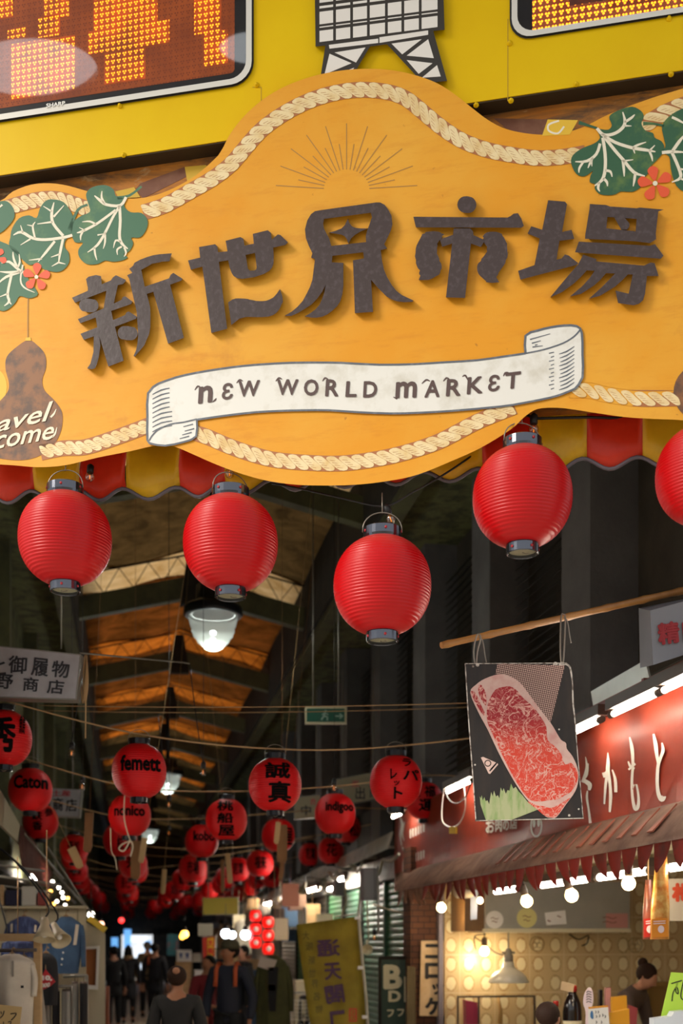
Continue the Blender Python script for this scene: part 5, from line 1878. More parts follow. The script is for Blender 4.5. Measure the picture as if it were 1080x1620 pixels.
# hood with stickers
t = thing('range_hood', 'stainless steel hood with stickers over the tiled wall', 'hood', KV(880, 1473, 11.0), YAW)
b = MB()
q0 = [KV(768, 1395, 11.0), KV(996, 1395, 11.0), KV(996, 1470, 11.0), KV(768, 1470, 11.0)]
b.prism(q0, K(0, .55, 0))
b.build('casing', m_steel, t)
b = MB()
b.prism([KV(766, 1469, 10.98), KV(998, 1469, 10.98), KV(998, 1475, 10.98), KV(766, 1475, 10.98)], K(0, .57, 0))
b.build('lip', m_cream, t)
b = MB()
b.prism([KV(735, 1395, 11.05), KV(768, 1395, 11.05), KV(768, 1473, 11.05), KV(735, 1473, 11.05)], K(0, .5, 0))
b.build('wooden_side', mat('varnished_wood', '#7d5a30', .45, var=('#6a4a26', 5, .4, .7)), t)
PH = lambda x, y, o: KV(x, y, 11.0 - o)
for lp, mm, lab in ((circle(782, 1455, 14, 24), m_paperw, 'round white sticker'), (circle(833, 1452, 16, 24), mat('yellow_sticker', '#d9cf8a', .5), 'round yellow sticker'), ([(861, 1444), (894, 1440), (896, 1462), (864, 1464)], m_paperw, 'white card sticker'), ([(958, 1445), (993, 1445), (993, 1468), (958, 1468)], mat('pink_sticker', '#c98e86', .5), 'pink rectangular sticker')):
    b = MB()
    poly(b, [lp], PH, .001, .003)
    o = b.build('sticker', mm, t)
    o['label'] = lab
b = MB()
for x, y, w in ((782, 1453, 12), (782, 1458, 9), (833, 1450, 13), (833, 1456, 10), (868, 1457, 5), (884, 1450, 6), (964, 1452, 22), (964, 1459, 22)):
    poly(b, [stroke([(x - w / 2, y), (x - w / 6, y - 1.4), (x + w / 6, y + 1.2), (x + w / 2, y - .4)], 1.3, 2)], PH, .004, .001)
b.build('sticker_print', mat('print_brown', '#8a5a4a', .6), t)

for pa, pb, lab in ((820, 783, 'lit tube inside the shop nearest the brick pillar'), (935, 856, 'lit tube inside the shop, second from the brick pillar'), (1029, 946, 'lit tube inside the shop, third from the brick pillar'), (1110, 1059, 'lit tube inside the shop behind the hanging snack bags')):
    tube_lamp(lab, vat(pa, 3.3), vat(pb, 3.3), 3.3, 2.105, r=.024, house=True, group='tubes inside the red-awning shop', power=9)
b = MB()
for k in range(4):
    u = 3.2 + .25 * k
    b.kbox(u, u + .04, 6.0, 11.0, 2.33, 2.37)
tag(b.build('ceiling_rack', m_cream, None, loc=K(3.2, 6, 2.33)), 'pale slatted rack under the shop ceiling behind the valance', 'rack')


def lit_bulb(label, x, y, u, v=None, r=.045, power=4, tilt=(0, 0, 1), cord=.25):
    p = KU(x, y, u) if v is None else KV(x, y, v)
    t = thing('lit_bulb', label, 'light bulb', p, 0, 'lit bulbs of the red-awning shop')
    ax = Vector(tilt).normalized()
    b = MB()
    b.lathe([(.0001, -r), (r * .5, -.87 * r), (r * .87, -.5 * r), (r, 0), (r * .9, .45 * r), (r * .62, .85 * r), (r * .45, 1.15 * r)], (0, 0, 0), 18, axis=ax)
    b.build('globe', m_bulbw, t, local=True)
    b = MB()
    b.lathe([(r * .5, 1.05 * r), (r * .6, 1.2 * r), (r * .62, 2.6 * r), (r * .4, 3.0 * r)], (0, 0, 0), 12, axis=ax)
    b.build('socket', m_sock, t, local=True)
    b = MB()
    b.tube([ax * (2.9 * r), Vector((ax.x * 2.9 * r, ax.y * 2.9 * r, (2.95 - p.z) if v is None else cord + 2.9 * r))], .006, 5)
    b.build('cord', m_blk, t, local=True)
    point_light('bulb_light', p - ax * (r + .05), (1, .80, .55), power, .05, t)
    return t


lit_bulb('lit bulb in a dusty fitting in front of the brick pillar', 698, 1436, 2.95, power=5, tilt=(-.25, 0, 1))
lit_bulb('small lit bulb behind the striped card near the corner post', 759, 1425, 3.15, r=.028, power=1.5)
lit_bulb('lit bulb over the round yellow sticker', 833, 1426, 2.95, power=4, tilt=(-.3, 0, 1))
lit_bulb('lit bulb over the white card sticker', 904, 1417, 2.95, power=4, tilt=(-.35, 0, 1))
lit_bulb('lit bulb left of the hanging snack bags', 994, 1398, 2.95, power=4, r=.042)
lit_bulb('lit bulb under the left end of the hood glowing on the tiles', 766, 1505, 0, v=11.35, r=.046, power=9, cord=.05)
# wires of the hood bulb
b = MB()
b.tube(smooth([tuple(KV(x, y, 11.4)) for x, y in ((768, 1478), (752, 1480), (750, 1490), (753, 1503))], 4, False), .006, 5)
b.tube(smooth([tuple(KV(x, y, 11.4)) for x, y in ((750, 1482), (765, 1492), (785, 1508), (803, 1510), (806, 1500))], 4, False), .006, 5)
b.tube(smooth([tuple(KV(x, y, 11.4)) for x, y in ((900, 1478), (915, 1486), (930, 1480), (928, 1492), (920, 1496))], 4, False), .007, 5)
tag(b.build('wall_cable', m_blk, None, loc=KV(768, 1478, 11.4)), 'black cable looping under the hood along the tiles', 'cable')
# enamel pendant
p = KV(804, 1554, 11.12)
t = thing('pendant_lamp', 'white enamel pendant lamp hanging before the tiled wall', 'lamp', p)
b = MB()
pr = [(.195, 0), (.19, .02), (.16, .07), (.115, .105), (.075, .13), (.058, .15), (.055, .19), (.045, .2)]
b.lathe(pr + [(r - .006, z - .004) for r, z in pr[::-1]], p, 32, cap=(False, False))
b.build('enamel_shade', mat('white_enamel', '#d8d4c4', .3, coat=.3), t)
b = MB()
b.lathe([(.045, .19), (.045, .26), (.032, .27), (.03, .31), (.012, .33)], p, 14)
b.tube([p + Vector((-.06, 0, .285)), p + Vector((.06, 0, .285))], .012, 8)
b.tube([p + Vector((0, 0, .32)), Vector((p.x, p.y, 1.78))], .008, 6)
b.build('socket_and_cord', mat('grey_socket', '#8c8880', .5), t)
# glass case frame on the wall, with bag and tongs
b = MB()
for a, c in (((724, 1577), (845, 1576)), ((724, 1577), (724, 1640)), ((845, 1576), (846, 1640)), ((757, 1577), (757, 1640))):
    b.bar(KV(*a, 11.2), KV(*c, 11.2), .018)
for a in ((724, 1577), (845, 1576)):
    b.bar(KV(*a, 11.2), KV(*a, 11.55), .018)
tag(b.build('glass_case_frame', m_hous, None, loc=KV(724, 1640, 11.2)), 'thin dark frame of a glass case below the pendant lamp', 'case')
b = MB()
b.prism([KV(x, y, 11.35) for x, y in ((736, 1582), (755, 1586), (757, 1640), (738, 1640))], K(0, .1, 0))
tag(b.build('snack_packet', mat('magenta_packet', '#b03a5c', .4), None, loc=KV(746, 1640, 11.35)), 'magenta packet inside the glass case', 'packet')
b = MB()
b.tube([KV(788, 1578, 11.3), KV(792, 1600, 11.3), KV(790, 1630, 11.3)], [.012, .02, .03], 8)
tag(b.build('hanging_ladle', mat('pale_wood_handle', '#c09a5c', .5), None, loc=KV(790, 1630, 11.3)), 'wooden handled ladle hanging in the glass case', 'ladle')
b = MB()
for a, c in (((1020, 1557), (1066, 1557)), ((1020, 1557), (1022, 1612)), ((1020, 1612), (1066, 1612))):
    b.bar(KV(*a, 11.5), KV(*c, 11.5), .05)
b.prism([KV(x, y, 11.56) for x, y in ((1021, 1558), (1066, 1558), (1066, 1612), (1021, 1612))], K(0, .04, 0))
tag(b.build('wooden_box_shelf', mat('box_wood', '#9a7a44', .6), None, loc=KV(1040, 1612, 11.5)), 'open wooden box on the wall right of the bending woman', 'box')
# emblem tiles on the wall
for x, y in ((849, 1493), (1004, 1495)):
    b = MB()
    poly(b, [circle(x, y, 12, 24), circle(x, y, 10.8, 24)], PV, .001, .004)
    for k in range(3):
        a = R(90 + 120 * k)
        poly(b, [circle(x + 5 * math.cos(a), y - 5 * math.sin(a), 4.6, 12), circle(x + 5 * math.cos(a), y - 5 * math.sin(a), 3.8, 12)], PV, .001, .004)
    tag(b.build('wall_emblem', mat('emblem_brown', '#94805a', .5), None, loc=PV(x, y, 0)), 'round three-ring emblem on the tiles ' + ('above the pendant lamp' if x < 900 else 'right of the hood'), 'emblem', 'ring emblems on the tiled wall')

# counter and the things on it
ct = thing('shop_counter', 'long shop counter under the red awning', 'counter', K(3.2, 8.5, 0), YAW)
b = MB()
b.kbox(2.85, 3.6, 7.55, 11.05, 0, .82)
b.build('counter_body', m_steel, ct)
b = MB()
b.kbox(2.82, 3.63, 7.52, 11.08, .82, .86)
b.build('countertop', m_steel, ct)
dc = thing('display_case', 'glass food display case at the street end of the counter', 'display case', K(3.0, 6.6, 0), YAW)
b = MB()
b.kbox(2.80, 3.45, 5.95, 7.45, 0, .7)
b.build('base', m_steel, dc)
b = MB()
b.kbox(2.82, 3.43, 5.97, 7.43, .7, 1.02)
b.build('glass', m_glass, dc)
b = MB()
b.kbox(2.80, 3.45, 5.95, 7.45, 1.02, 1.05)
b.build('top', m_steel, dc)


def onP(x, y, d, z0):
    """vertical facing plane at depth d; returns proj, and the base point at height z0"""
    return (lambda px, py, o: W(px, py, d) + Vector((0, -o, 0)))


m_lime = mat('lime_card', '#b8dd4a', .6)
P = onP(0, 0, 6.75, 0)
t = thing('price_card', 'lime green handwritten price card at the right edge', 'price card', W(1070, 1624, 6.75))
b = MB()
poly(b, [[(1061, 1538), (1110, 1541), (1096, 1627), (1041, 1625)]], P, 0, .004)
b.build('card', m_lime, t)
b = MB()
for p, w in (([(1061, 1556), (1078, 1551)], 1.6), ([(1071, 1553), (1068, 1568), (1072, 1572), (1070, 1562), (1064, 1570), (1062, 1584)], 1.5), ([(1080, 1553), (1076, 1576), (1082, 1582), (1090, 1576)], 1.6)):
    poly(b, [stroke(p, w, 4)], P, .004, .002)
b.build('handwriting', m_inkb, t)
b = MB()
b.bar(W(1070, 1624, 6.765), (W(1070, 1624, 6.765).x, 6.765, 1.05), .02)
b.build('holder', m_steel, t)
b = MB()
b.prism([W(x, y, 6.6) for x, y in ((1034, 1612), (1062, 1608), (1066, 1601), (1085, 1599), (1085, 1628), (1034, 1628))], (0, .1, 0))
tag(b.build('bag_bundle', mat('white_plastic', '#c9cdd2', .35), None, loc=W(1060, 1628, 6.6)), 'white plastic bag bundle in front of the lime price card', 'bag')
# soy sauce bottle
p = W(905, 1622, 9.0)
p.z = .861
s_ = F / 9.0
t = thing('sauce_bottle', 'large dark sauce bottle with a paper tag and red-yellow cap', 'bottle', p)
b = MB()
b.lathe([(.068, 0), (.07, .01), (.07, .27), (.062, .33), (.04, .385), (.03, .40), (.03, .42)], p, 24)
b.build('bottle_body', mat('dark_sauce_plastic', '#1a1210', .15, coat=.5), t)
b = MB()
b.lathe([(.034, .415), (.034, .455), (.03, .462)], p, 18)
b.build('cap', mat('red_cap', '#c0281c', .4), t)
b = MB()
b.lathe([(.071, .03), (.0715, .03), (.0715, .2), (.071, .2)], p, 24, cap=(False, False))
b.build('body_label', mat('label_paper', '#d6c9a8', .6), t)
b = MB()
P9 = onP(0, 0, 8.88, 0)
poly(b, [[(888, 1552), (908, 1557), (906, 1570), (886, 1566)]], P9, 0, .003)
b.build('paper_tag', m_csn, t)
p = W(879, 1622, 9.15)
p.z = .861
t = thing('sauce_bottle', 'smaller dark bottle with a red cap left of the tagged sauce bottle', 'bottle', p)
b = MB()
b.lathe([(.035, 0), (.036, .2), (.03, .25), (.018, .28), (.018, .30)], p, 18)
b.build('bottle_body', MATS['dark_sauce_plastic'], t)
b = MB()
b.lathe([(.022, .30), (.022, .335), (.018, .34)], p, 14)
b.build('cap', MATS['red_cap'], t)
# speech-shaped card and menu card
P = onP(0, 0, 8.3, 0)
t = thing('shaped_card', 'pink and white ice-lolly shaped card on the counter', 'card', W(930, 1625, 8.3))
b = MB()
poly(b, [smooth([(931, 1562), (936, 1566), (938, 1580), (935, 1595), (932, 1600), (931, 1628), (926, 1628), (926, 1600), (922, 1588), (924, 1572)], 3)], P, 0, .006)
b.build('card', mat('pink_white_card', '#e4cfd4', .6), t)
b = MB()
for k in range(5):
    poly(b, [stroke([(927, 1570 + k * 4), (930, 1568 + k * 4), (935, 1570 + k * 4)], 1.2, 2)], P, .006, .002)
b.build('handwriting', m_inkb, t)
P = onP(0, 0, 8.1, 0)
t = thing('menu_card', 'white menu card with an orange top edge and a blue picture', 'card', W(946, 1626, 8.1))
b = MB()
poly(b, [[(930, 1594), (961, 1591), (964, 1630), (930, 1630)]], P, 0, .006)
b.build('card', m_paperw, t)
b = MB()
poly(b, [[(930, 1593), (961, 1590), (961, 1593), (930, 1596)]], P, .006, .002)
b.build('orange_edge', mat('orange_stripe', '#d9922a', .5), t)
b = MB()
poly(b, [smooth([(934, 1600), (937, 1600), (938, 1610), (936, 1612), (933, 1608)], 3)], P, .006, .002)
b.build('blue_picture', mat('blue_print', '#3f6fa0', .5), t)
b = MB()
for x, y in ((941, 1601), (945, 1601), (942, 1608), (947, 1607), (952, 1606), (956, 1608), (942, 1617), (950, 1617)):
    poly(b, [stroke([(x, y - 2), (x + 1.5, y), (x, y + 2)], 1.1, 2)], P, .006, .002)
b.build('print', m_inkb, t)
# packets stacked in front of the woman
m_orb = mat('orange_yellow_box', '#d99a22', .45)
for q, d, mm, lab in (([(968, 1578), (991, 1575), (993, 1600), (970, 1603)], 8.6, m_orb, 'orange yellow box standing in front of the bending woman'), ([(966, 1602), (995, 1596), (997, 1627), (968, 1627)], 8.4, m_orb, 'orange yellow box lying below the taller one'),
                      ([(958, 1563), (966, 1562), (967, 1590), (958, 1590)], 8.9, mat('pink_bottle', '#c98a82', .4), 'small pink bottle before the woman'), ([(948, 1566), (953, 1566), (953, 1590), (948, 1590)], 8.95, m_capd, 'small black bottle before the woman'),
                      ([(996, 1590), (1008, 1595), (1005, 1602), (996, 1604)], 8.8, mat('red_white_bag', '#a8484a', .5), 'small red and white bag right of the orange boxes')):
    b = MB()
    qq = [W(x, y, d) for x, y in q]
    qq[2].z = qq[3].z = .861
    b.prism(qq, (0, .06, 0))
    tag(b.build('snack_box' if 'box' in lab else ('small_bottle' if 'bottle' in lab else 'snack_bag'), mm, None, loc=qq[3]), lab, 'box' if 'box' in lab else ('bottle' if 'bottle' in lab else 'bag'))
# hanging snack bags and red lettered board at right
m_foil = mat('orange_foil_bag', '#c9772a', .25, .3, var=('#e6c070', 14, .4, .65), bump=(12, .6))
for x0, x1, y0, y1, d, mm, lab in ((1016, 1034, 1392, 1486, 7.35, mat('red_clear_bag', '#8a4a38', .3, var=('#4a342c', 10, .4, .7)), 'clear hanging snack bag with a red label'), (1028, 1058, 1350, 1486, 7.15, m_foil, 'shiny orange hanging snack bag')):
    t = thing('hanging_snack_bag', lab, 'snack bag', W((x0 + x1) / 2, y1, d))
    b = MB()
    rows = []
    for i in range(9):
        f = i / 8
        y = y0 + (y1 - y0) * f
        rows.append([])
        for j in range(13):
            a = 2 * math.pi * j / 12
            wx = (x1 - x0) / 2 * (.55 + .45 * min(1, f * 1.6))
            rows[-1].append(W((x0 + x1) / 2 + wx * math.cos(a) + (3 * (1 - f) if x0 > 1020 else 0), y, d) + Vector((0, .03 * math.sin(a) * math.sin(math.pi * min(.97, max(.06, f))), 0)))
    b.grid(rows)
    b.build('bag', mm, t)
    b = MB()
    P = onP(0, 0, d - .035, 0)
    poly(b, [[(x0 + 2, y1 - 32), (x1 - 2, y1 - 34), (x1 - 1, y1 - 4), (x0 + 2, y1 - 3)]], P, 0, .002)
    b.build('bag_label', mat('red_label', '#b02a22', .4) if x0 < 1020 else mat('orange_label', '#d9861e', .4), t)
    b = MB()
    poly(b, [circle((x0 + x1) / 2 + 2, y1 - 16, 5, 14, 6)], P, .003, .002)
    for k in range(2):
        poly(b, [stroke([(x0 + 5, y1 - 28 + k * 3.5), (x1 - 6, y1 - 29 + k * 3.5)], 1.4, 1)], P, .003, .002)
    b.build('label_print', MATS['pink_white_card'], t)
    b = MB()
    b.tube([W((x0 + x1) / 2, y0 + 2, d), W((x0 + x1) / 2, y0 + 2, d) + Vector((0, 0, 2.95 - W((x0 + x1) / 2, y0 + 2, d).z))], .004, 5)
    b.build('string', m_cordb, t)
P = onP(0, 0, 8.2, 0)
t = thing('lettered_board', 'cream board with an orange red character at the right edge', 'sign', W(1080, 1456, 8.2))
b = MB()
poly(b, [rectq(1050, 1390, 1130, 1457)], P, -.02, .02)
b.build('board', mat('cream_board', '#d6c8b0', .6), t)
b = MB()
lettering(b, '札', rectq(1062, 1397, 1092, 1427), P, .001, .003, .07)
b.build('lettering', mat('orange_red_marker', '#d9502a', .6), t)
b = MB()
for x in (1056, 1120):
    b.tube([W(x, 1392, 8.2), W(x, 1392, 8.2) + Vector((0, 0, .9))], .006, 5)
b.build('hanger', m_wire, t)
# striped card and crumpled cloth near the corner post
P = onP(0, 0, 11.0, 0)
b = MB()
poly(b, [[(744, 1408), (755, 1408), (754, 1454), (744, 1455)]], P, 0, .01)
for k in range(5):
    poly(b, [stroke([(746, 1414 + k * 8), (750, 1418 + k * 8), (753, 1414 + k * 8)], 1.6, 2)], P, .011, .003)
b.tube([W(749, 1408, 11.0), W(749, 1370, 11.0)], .005, 5)
tag(b.build('striped_card', mat('blue_grey_card', '#8d94a6', .6), None, loc=W(749, 1455, 11.0)), 'narrow blue grey patterned card hanging by the corner post', 'card')
b = MB()
b.ball(W(724, 1408, 11.0), .06, 12, sx=.8, sy=.7, sz=1.3)
b.ball(W(736, 1414, 11.0), .07, 12, sx=1.3, sy=.7, sz=.6)
b.tube([W(724, 1402, 11.0), W(724, 1375, 11.0)], .006, 5)
tag(b.build('tied_cloth', mat('crumpled_cloth', '#b9ab94', .8), None, loc=W(728, 1418, 11.0)), 'crumpled pale cloth tied under the valance', 'cloth')
# ================================================================ shutters and clutter on the right side, clothes shop on the left
m_shg = mat('green_shutter', '#3f7a4c', .5, var=('#2f5f3c', 3, .35, .7))
m_shd = mat('dark_green_shutter', '#37604a', .5, var=('#2b4a38', 3, .35, .7))
m_shp = mat('grey_pink_shutter', '#7d7468', .5, var=('#665e54', 3, .35, .7))
m_lint = mat('grey_lintel_board', '#8c8a84', .6, var=('#6f6d68', 4, .4, .7))
m_whp = mat('white_fascia_panel', '#b9b2a2', .6, var=('#8f887a', 3, .35, .7))
m_gbox = mat('grey_switch_box', '#77777a', .45)
m_pipe = mat('cream_conduit', '#b0a58a', .5)
slab('wall_right', m_soot, 3.1, 3.3, VW + .4, 52, 0, 3.36)


def vpx(px, u):
    return UVof(KU(px, 1500, u))[1]


US = 3.02
bnd = [651, 613, 576, 546, 521, 500, 472, 446, 424, 398, 380, 350, 320]
mats_ = [m_shg, m_shd, m_shd, m_shg, m_shp, m_shg, m_shp, m_shd, m_soot, m_shp, m_soot, m_shp]
for i, (a, c) in enumerate(zip(bnd, bnd[1:])):
    va, vb = max(vpx(a, US), VW + .42), vpx(c, US)
    b = MB()
    rows = []
    n = 31
    for k in range(n * 4 + 1):
        z = .02 + 2.32 * k / (n * 4)
        o = .018 * abs(math.sin(math.pi * k / 4)) ** .6
        rows.append([K(US - o, va + .03, z), K(US - o, vb - .03, z)])
    b.grid(rows, smooth=False)
    struct(b.build('door_%d' % (i + 1), mats_[i]))
    b = MB()
    b.kbox(US - .05, US + .08, va - .04, va + .04, 0, 2.4)
    struct(b.build('trim_%d' % (20 + i), m_soot if i > 1 else m_shd))
slab('trim_40', m_lint, 2.93, 3.12, VW + .4, 40, 2.36, 2.62)
# sloping row of white panels over the shutters
vs = [12.75 + 1.35 * i for i in range(13)]
for i, (va, vb) in enumerate(zip(vs, vs[1:])):
    za, zb_ = 2.66 - .018 * (va - 12.7), 2.66 - .018 * (vb - 12.7)
    b = MB()
    b.hexa([K(2.78, va + .015, za), K(2.8, va + .015, za), K(2.8, vb, zb_), K(2.78, vb, zb_), K(2.84, va + .015, za + .19), K(2.86, va + .015, za + .19), K(2.86, vb, zb_ + .19), K(2.84, vb, zb_ + .19)])
    b.kbox(2.8, 3.09, (va + vb) / 2 - .02, (va + vb) / 2 + .02, zb_ + .08, zb_ + .11)
    tag(b.build('fascia_panel', m_whp, None, loc=K(2.8, va, za)), 'dirty white fascia panel over the shutters, %s one from the red awning' % (words_n + ['thirteenth'])[i], 'panel', 'white fascia panels over the shutters')
for pa, pb, z, lab in ((503, 486, 2.42, 'short lit tube under the white panels, left one of three'), (535, 520, 2.36, 'short lit tube under the white panels, middle one of three'), (546, 537, 2.45, 'short lit tube under the white panels, nearest the red awning')):
    tube_lamp(lab, vat(pa, 2.7), vat(pb, 2.7), 2.7, z, group='tubes over the shutters', r=.025, col=mat('cool_lit_tube', '#ffffff', .4, emit=('#f4f7ff', 14)), power=60)
for (x0, y0, x1, y1), d, lab, mm in (((575, 1373, 599, 1424), 13.0, 'tall grey switch box over the green shutter', m_gbox), ((530, 1394, 546, 1417), 15.0, 'small grey meter box left of the tall switch box', m_gbox), ((434, 1437, 450, 1462), 18, 'dark box lamp over the red lantern strings', m_hous), ((458, 1411, 484, 1440), 17.5, 'pale notice box over the shutters', mat('notice_box', '#b08f78', .6))):
    b = MB()
    q = [W(x0, y0, d), W(x1, y0, d), W(x1, y1, d), W(x0, y1, d)]
    b.prism(q, K(.0, .22, 0))
    b.prism([W(x0 + 2, y0 + 2, d - .01), W(x1 - 2, y0 + 2, d - .01), W(x1 - 2, y1 - 2, d - .01), W(x0 + 2, y1 - 2, d - .01)], K(0, .02, 0))
    b.ball(W(x1 - 4, (y0 + y1) / 2, d - .012), .012, 8)
    tag(b.build('meter_box', mm, None, loc=q[3]), lab, 'box')


def cable(pts, d, r, m, lab, name='conduit_pipe', cat='pipe'):
    b = MB()
    pp = [tuple(W(x, y, d if not isinstance(d, (list, tuple)) else d[min(i, len(d) - 1)])) for i, (x, y) in enumerate(pts)]
    b.tube(smooth(pp, 4, False), r, 6)
    tag(b.build(name, m, None, loc=pp[0]), lab, cat)


cable([(545, 1405), (547, 1425), (541, 1448), (540, 1458)], 14.6, .014, m_pipe, 'cream conduit bending down from the small meter box')
cable([(570, 1400), (568, 1425), (566, 1448)], 13.6, .012, m_pipe, 'cream conduit beside the banner pole top')
cable([(580, 1422), (581, 1450), (583, 1490)], 13.4, .010, m_pipe, 'thin pipe dropping from the tall switch box')
cable([(597, 1370), (598, 1420), (598, 1470), (597, 1478)], 12.9, .014, m_lint, 'grey pipe right of the tall switch box')
cable([(590, 1430), (612, 1438), (635, 1444), (650, 1444)], 12.6, .010, m_pipe, 'pale cable crossing the green shutter', 'power_cable', 'cable')
cable([(482, 1435), (482, 1470)], 17.2, .03, m_lint, 'pale vertical pipe on the shutters left of the banner top')
rg = random.Random(21)
for k in range(14):
    x0 = 385 + 17 * k
    d0 = 2.75 / ((x0 - CX) / F * CA + SA)
    y0 = HY - (2.55 + rg.uniform(-.1, .1) - CZ) * F / d0
    x1 = x0 + rg.uniform(14, 34)
    d1 = 2.75 / ((x1 - CX) / F * CA + SA)
    y1 = HY - (2.5 + rg.uniform(-.15, .12) - CZ) * F / d1
    a, c = W(x0, y0, d0), W(x1, y1, d1)
    b = MB()
    b.tube(sag(a, c, rg.uniform(.02, .12), 8), rg.uniform(.01, .022), 5)
    tag(b.build('loose_wire', [m_pipe, m_whp, m_cordw][k % 3], None, loc=a), 'pale wire in the tangle under the white panels, %s from the left' % (words_n + ['thirteenth', 'fourteenth'])[k], 'wire', 'tangled wires under the white panels')


def shade_lamp(label, top, tip, r, m, lit=False, group=None):
    """cone shaded clamp lamp: top = neck point, tip = centre of the open rim"""
    t = thing('clamp_lamp', label, 'lamp', top, 0, group)
    ax = (tip - top)
    L = ax.length
    ax.normalize()
    b = MB()
    pr = [(r * .28, 0), (r * .36, L * .18), (r * .40, L * .34), (r * .46, L * .40), (r * .72, L * .72), (r, L)]
    b.lathe(pr + [(a - .004, c) for a, c in pr[::-1]], top, 20, axis=ax, cap=(True, False))
    b.build('shade', m, t)
    b = MB()
    b.ball(tip - ax * (L * .25), r * .3, 10)
    b.build('bulb', m_bulbw if lit else m_paperw, t)
    if lit:
        point_light('bulb_light', tip + ax * .04, (1, .82, .58), 16, .05, t)
    b = MB()
    u_, v_ = UVof(top)
    end = K(-1.29, v_ + .3, 2.55) if u_ < 1 else K(2.93, v_, 2.5)
    b.tube(smooth([tuple(top), tuple(top + Vector((.01, 0, .10))), tuple(top.lerp(end, .35) + Vector((0, 0, .18))), tuple(end)], 5, False), .006, 6)
    b.build('cable', m_blk, t)
    return t


m_shade = mat('cream_lamp_shade', '#b9a98a', .5)
for x, y, x2, y2, d, r, lab in ((483, 1396, 479, 1411, 15, .06, 'cream cone lamp over the shutters, right one'), (455, 1415, 452, 1429, 17, .09, 'cream cone lamp over the shutters, middle one'), (440, 1420, 438, 1432, 18, .08, 'cream cone lamp over the shutters, left one')):
    shade_lamp(lab, W(x, y, d), W(x2, y2, d - .1), r, m_shade, group='cream lamps over the shutters')
# round horn and bulb on the green shutter
b = MB()
p = W(581, 1502, 12.9)
b.lathe([(.02, -.1), (.025, -.04), (.055, 0), (.058, .005), (.05, .0), (.02, -.05)], p, 18, axis=(-.1, -1, -.2))
b.tube([p + Vector((0, .1, .02)), p + Vector((0, .2, .1))], .01, 6)
tag(b.build('alarm_horn', m_cream, None, loc=p), 'round horn hanging on the green shutter right of the banner pole', 'horn')
bulb('light_bulb', 'small bulb in a black socket on the green shutter', W(592, 1484, 12.9), (0, 0, 1), .032, None, top=2.5)

# yellow banner on its pole, seen from behind
m_ban = mat('yellow_banner_cloth', '#b3a03a', .7, var=('#978530', 4, .4, .7))
m_pur = mat('purple_banner_print', '#4a2c48', .7)
m_olv = mat('olive_banner_print', '#6d6428', .7)
DB = 11.2
PBn = lambda x, y, o: W(x, y, DB + .10 * math.sin((y - 1450) / 60.0)) + Vector((0, -o, 0))
t = thing('nobori_banner', 'tall yellow banner with purple characters seen from behind', 'banner', W(578, 1640, DB))
b = MB()
rows = []
for k in range(16):
    f = k / 15
    y0, y1 = 1463 + f * 187, 1450 + f * 190
    x0 = 469 + 26 * f ** 1.1
    x1 = 566 + 15 * f
    rows.append([PBn(x0 + (x1 - x0) * j / 8, y0 + (y1 - y0) * j / 8, .012 * math.sin(j * 1.4 + k * .5)) for j in range(9)])
b.grid(rows)
b.solid(.004)
b.build('cloth', m_ban, t)
b = MB()
for s, q in (('通', ((499, 1488), (536, 1485), (538, 1512), (502, 1514))), ('天', ((511, 1524), (538, 1522), (541, 1549), (514, 1551))), ('閣', ((512, 1561), (542, 1556), (546, 1585), (517, 1589))), ('コ', ((521, 1600), (545, 1597), (548, 1630), (524, 1632)))):
    lettering(b, s, q, PBn, .022, .002, .03, mirror=True)
b.build('print', m_pur, t)
b = MB()
for s, x, y in (('大', 484, 1480), ('阪', 489, 1497), ('新', 493, 1519), ('世', 494, 1539), ('界', 498, 1556), ('名', 502, 1576), ('物', 505, 1596)):
    lettering(b, s, rectq(x - 5.5, y - 6.5, x + 5.5, y + 6.5), PBn, .022, .002, .012, mirror=True)
b.build('small_print', m_olv, t)
b = MB()
poly(b, [rectq(552, 1595, 564, 1616), rectq(554, 1597, 562, 1614)], PBn, .022, .002)
poly(b, [stroke([(556, 1600), (560, 1600), (556, 1606), (561, 1607), (557, 1612)], 1.3, 2)], PBn, .022, .002)
b.build('red_seal', m_inkr, t)
b = MB()
b.tube([W(566, 1442, DB - .02), W(571, 1500, DB), W(579, 1580, DB), W(590, 1760, DB)], .014, 8)
b.tube([W(529, 1450, DB), W(567, 1446, DB)], .008, 6)
bp = W(590, 1760, DB)
b.build('pole', m_whp, t)
b = MB()
b.lathe([(.16, 0), (.16, .04), (.05, .08), (.03, .12)], (bp.x, bp.y, 0), 18)
b.tube([(bp.x, bp.y, .1), bp], .02, 8)
b.build('weighted_base', m_whp, t)
b = MB()
for x, y in ((567, 1452), (572, 1531), (579, 1609)):
    b.box(W(x - 2, y, DB - .02), (.05, .03, .03))
b.build('clips', m_paperw, t)

# dark green letter board and weathered plank by the brick pillar
PB2 = lambda x, y, o: W(x, y, 12.2) + Vector((0, -o, 0))
t = thing('letter_board', 'dark green board with large cream letters beside the brick pillar', 'sign', W(622, 1660, 12.2))
b = MB()
poly(b, [rectq(599, 1514, 652, 1745)], PB2, -.03, .03)
b.build('board', mat('dark_green_board', '#1f3a2e', .5), t)
b = MB()
poly(b, [rectq(598, 1513, 653, 1745), rectq(603, 1518, 648, 1740)], PB2, 0, .012)
b.build('frame', m_soot, t)
b = MB()
for s, q in (('B', rectq(606, 1526, 636, 1565)), ('D', rectq(614, 1567, 634, 1585)), ('フ', rectq(612, 1597, 623, 1609)), ('フ', rectq(628, 1596, 639, 1608))):
    lettering(b, s, q, PB2, .002, .003, .045)
poly(b, [rectq(639, 1545, 646, 1585)], PB2, .002, .003)
b.build('lettering', mat('cream_letter_paint', '#c9c2a4', .6), t)
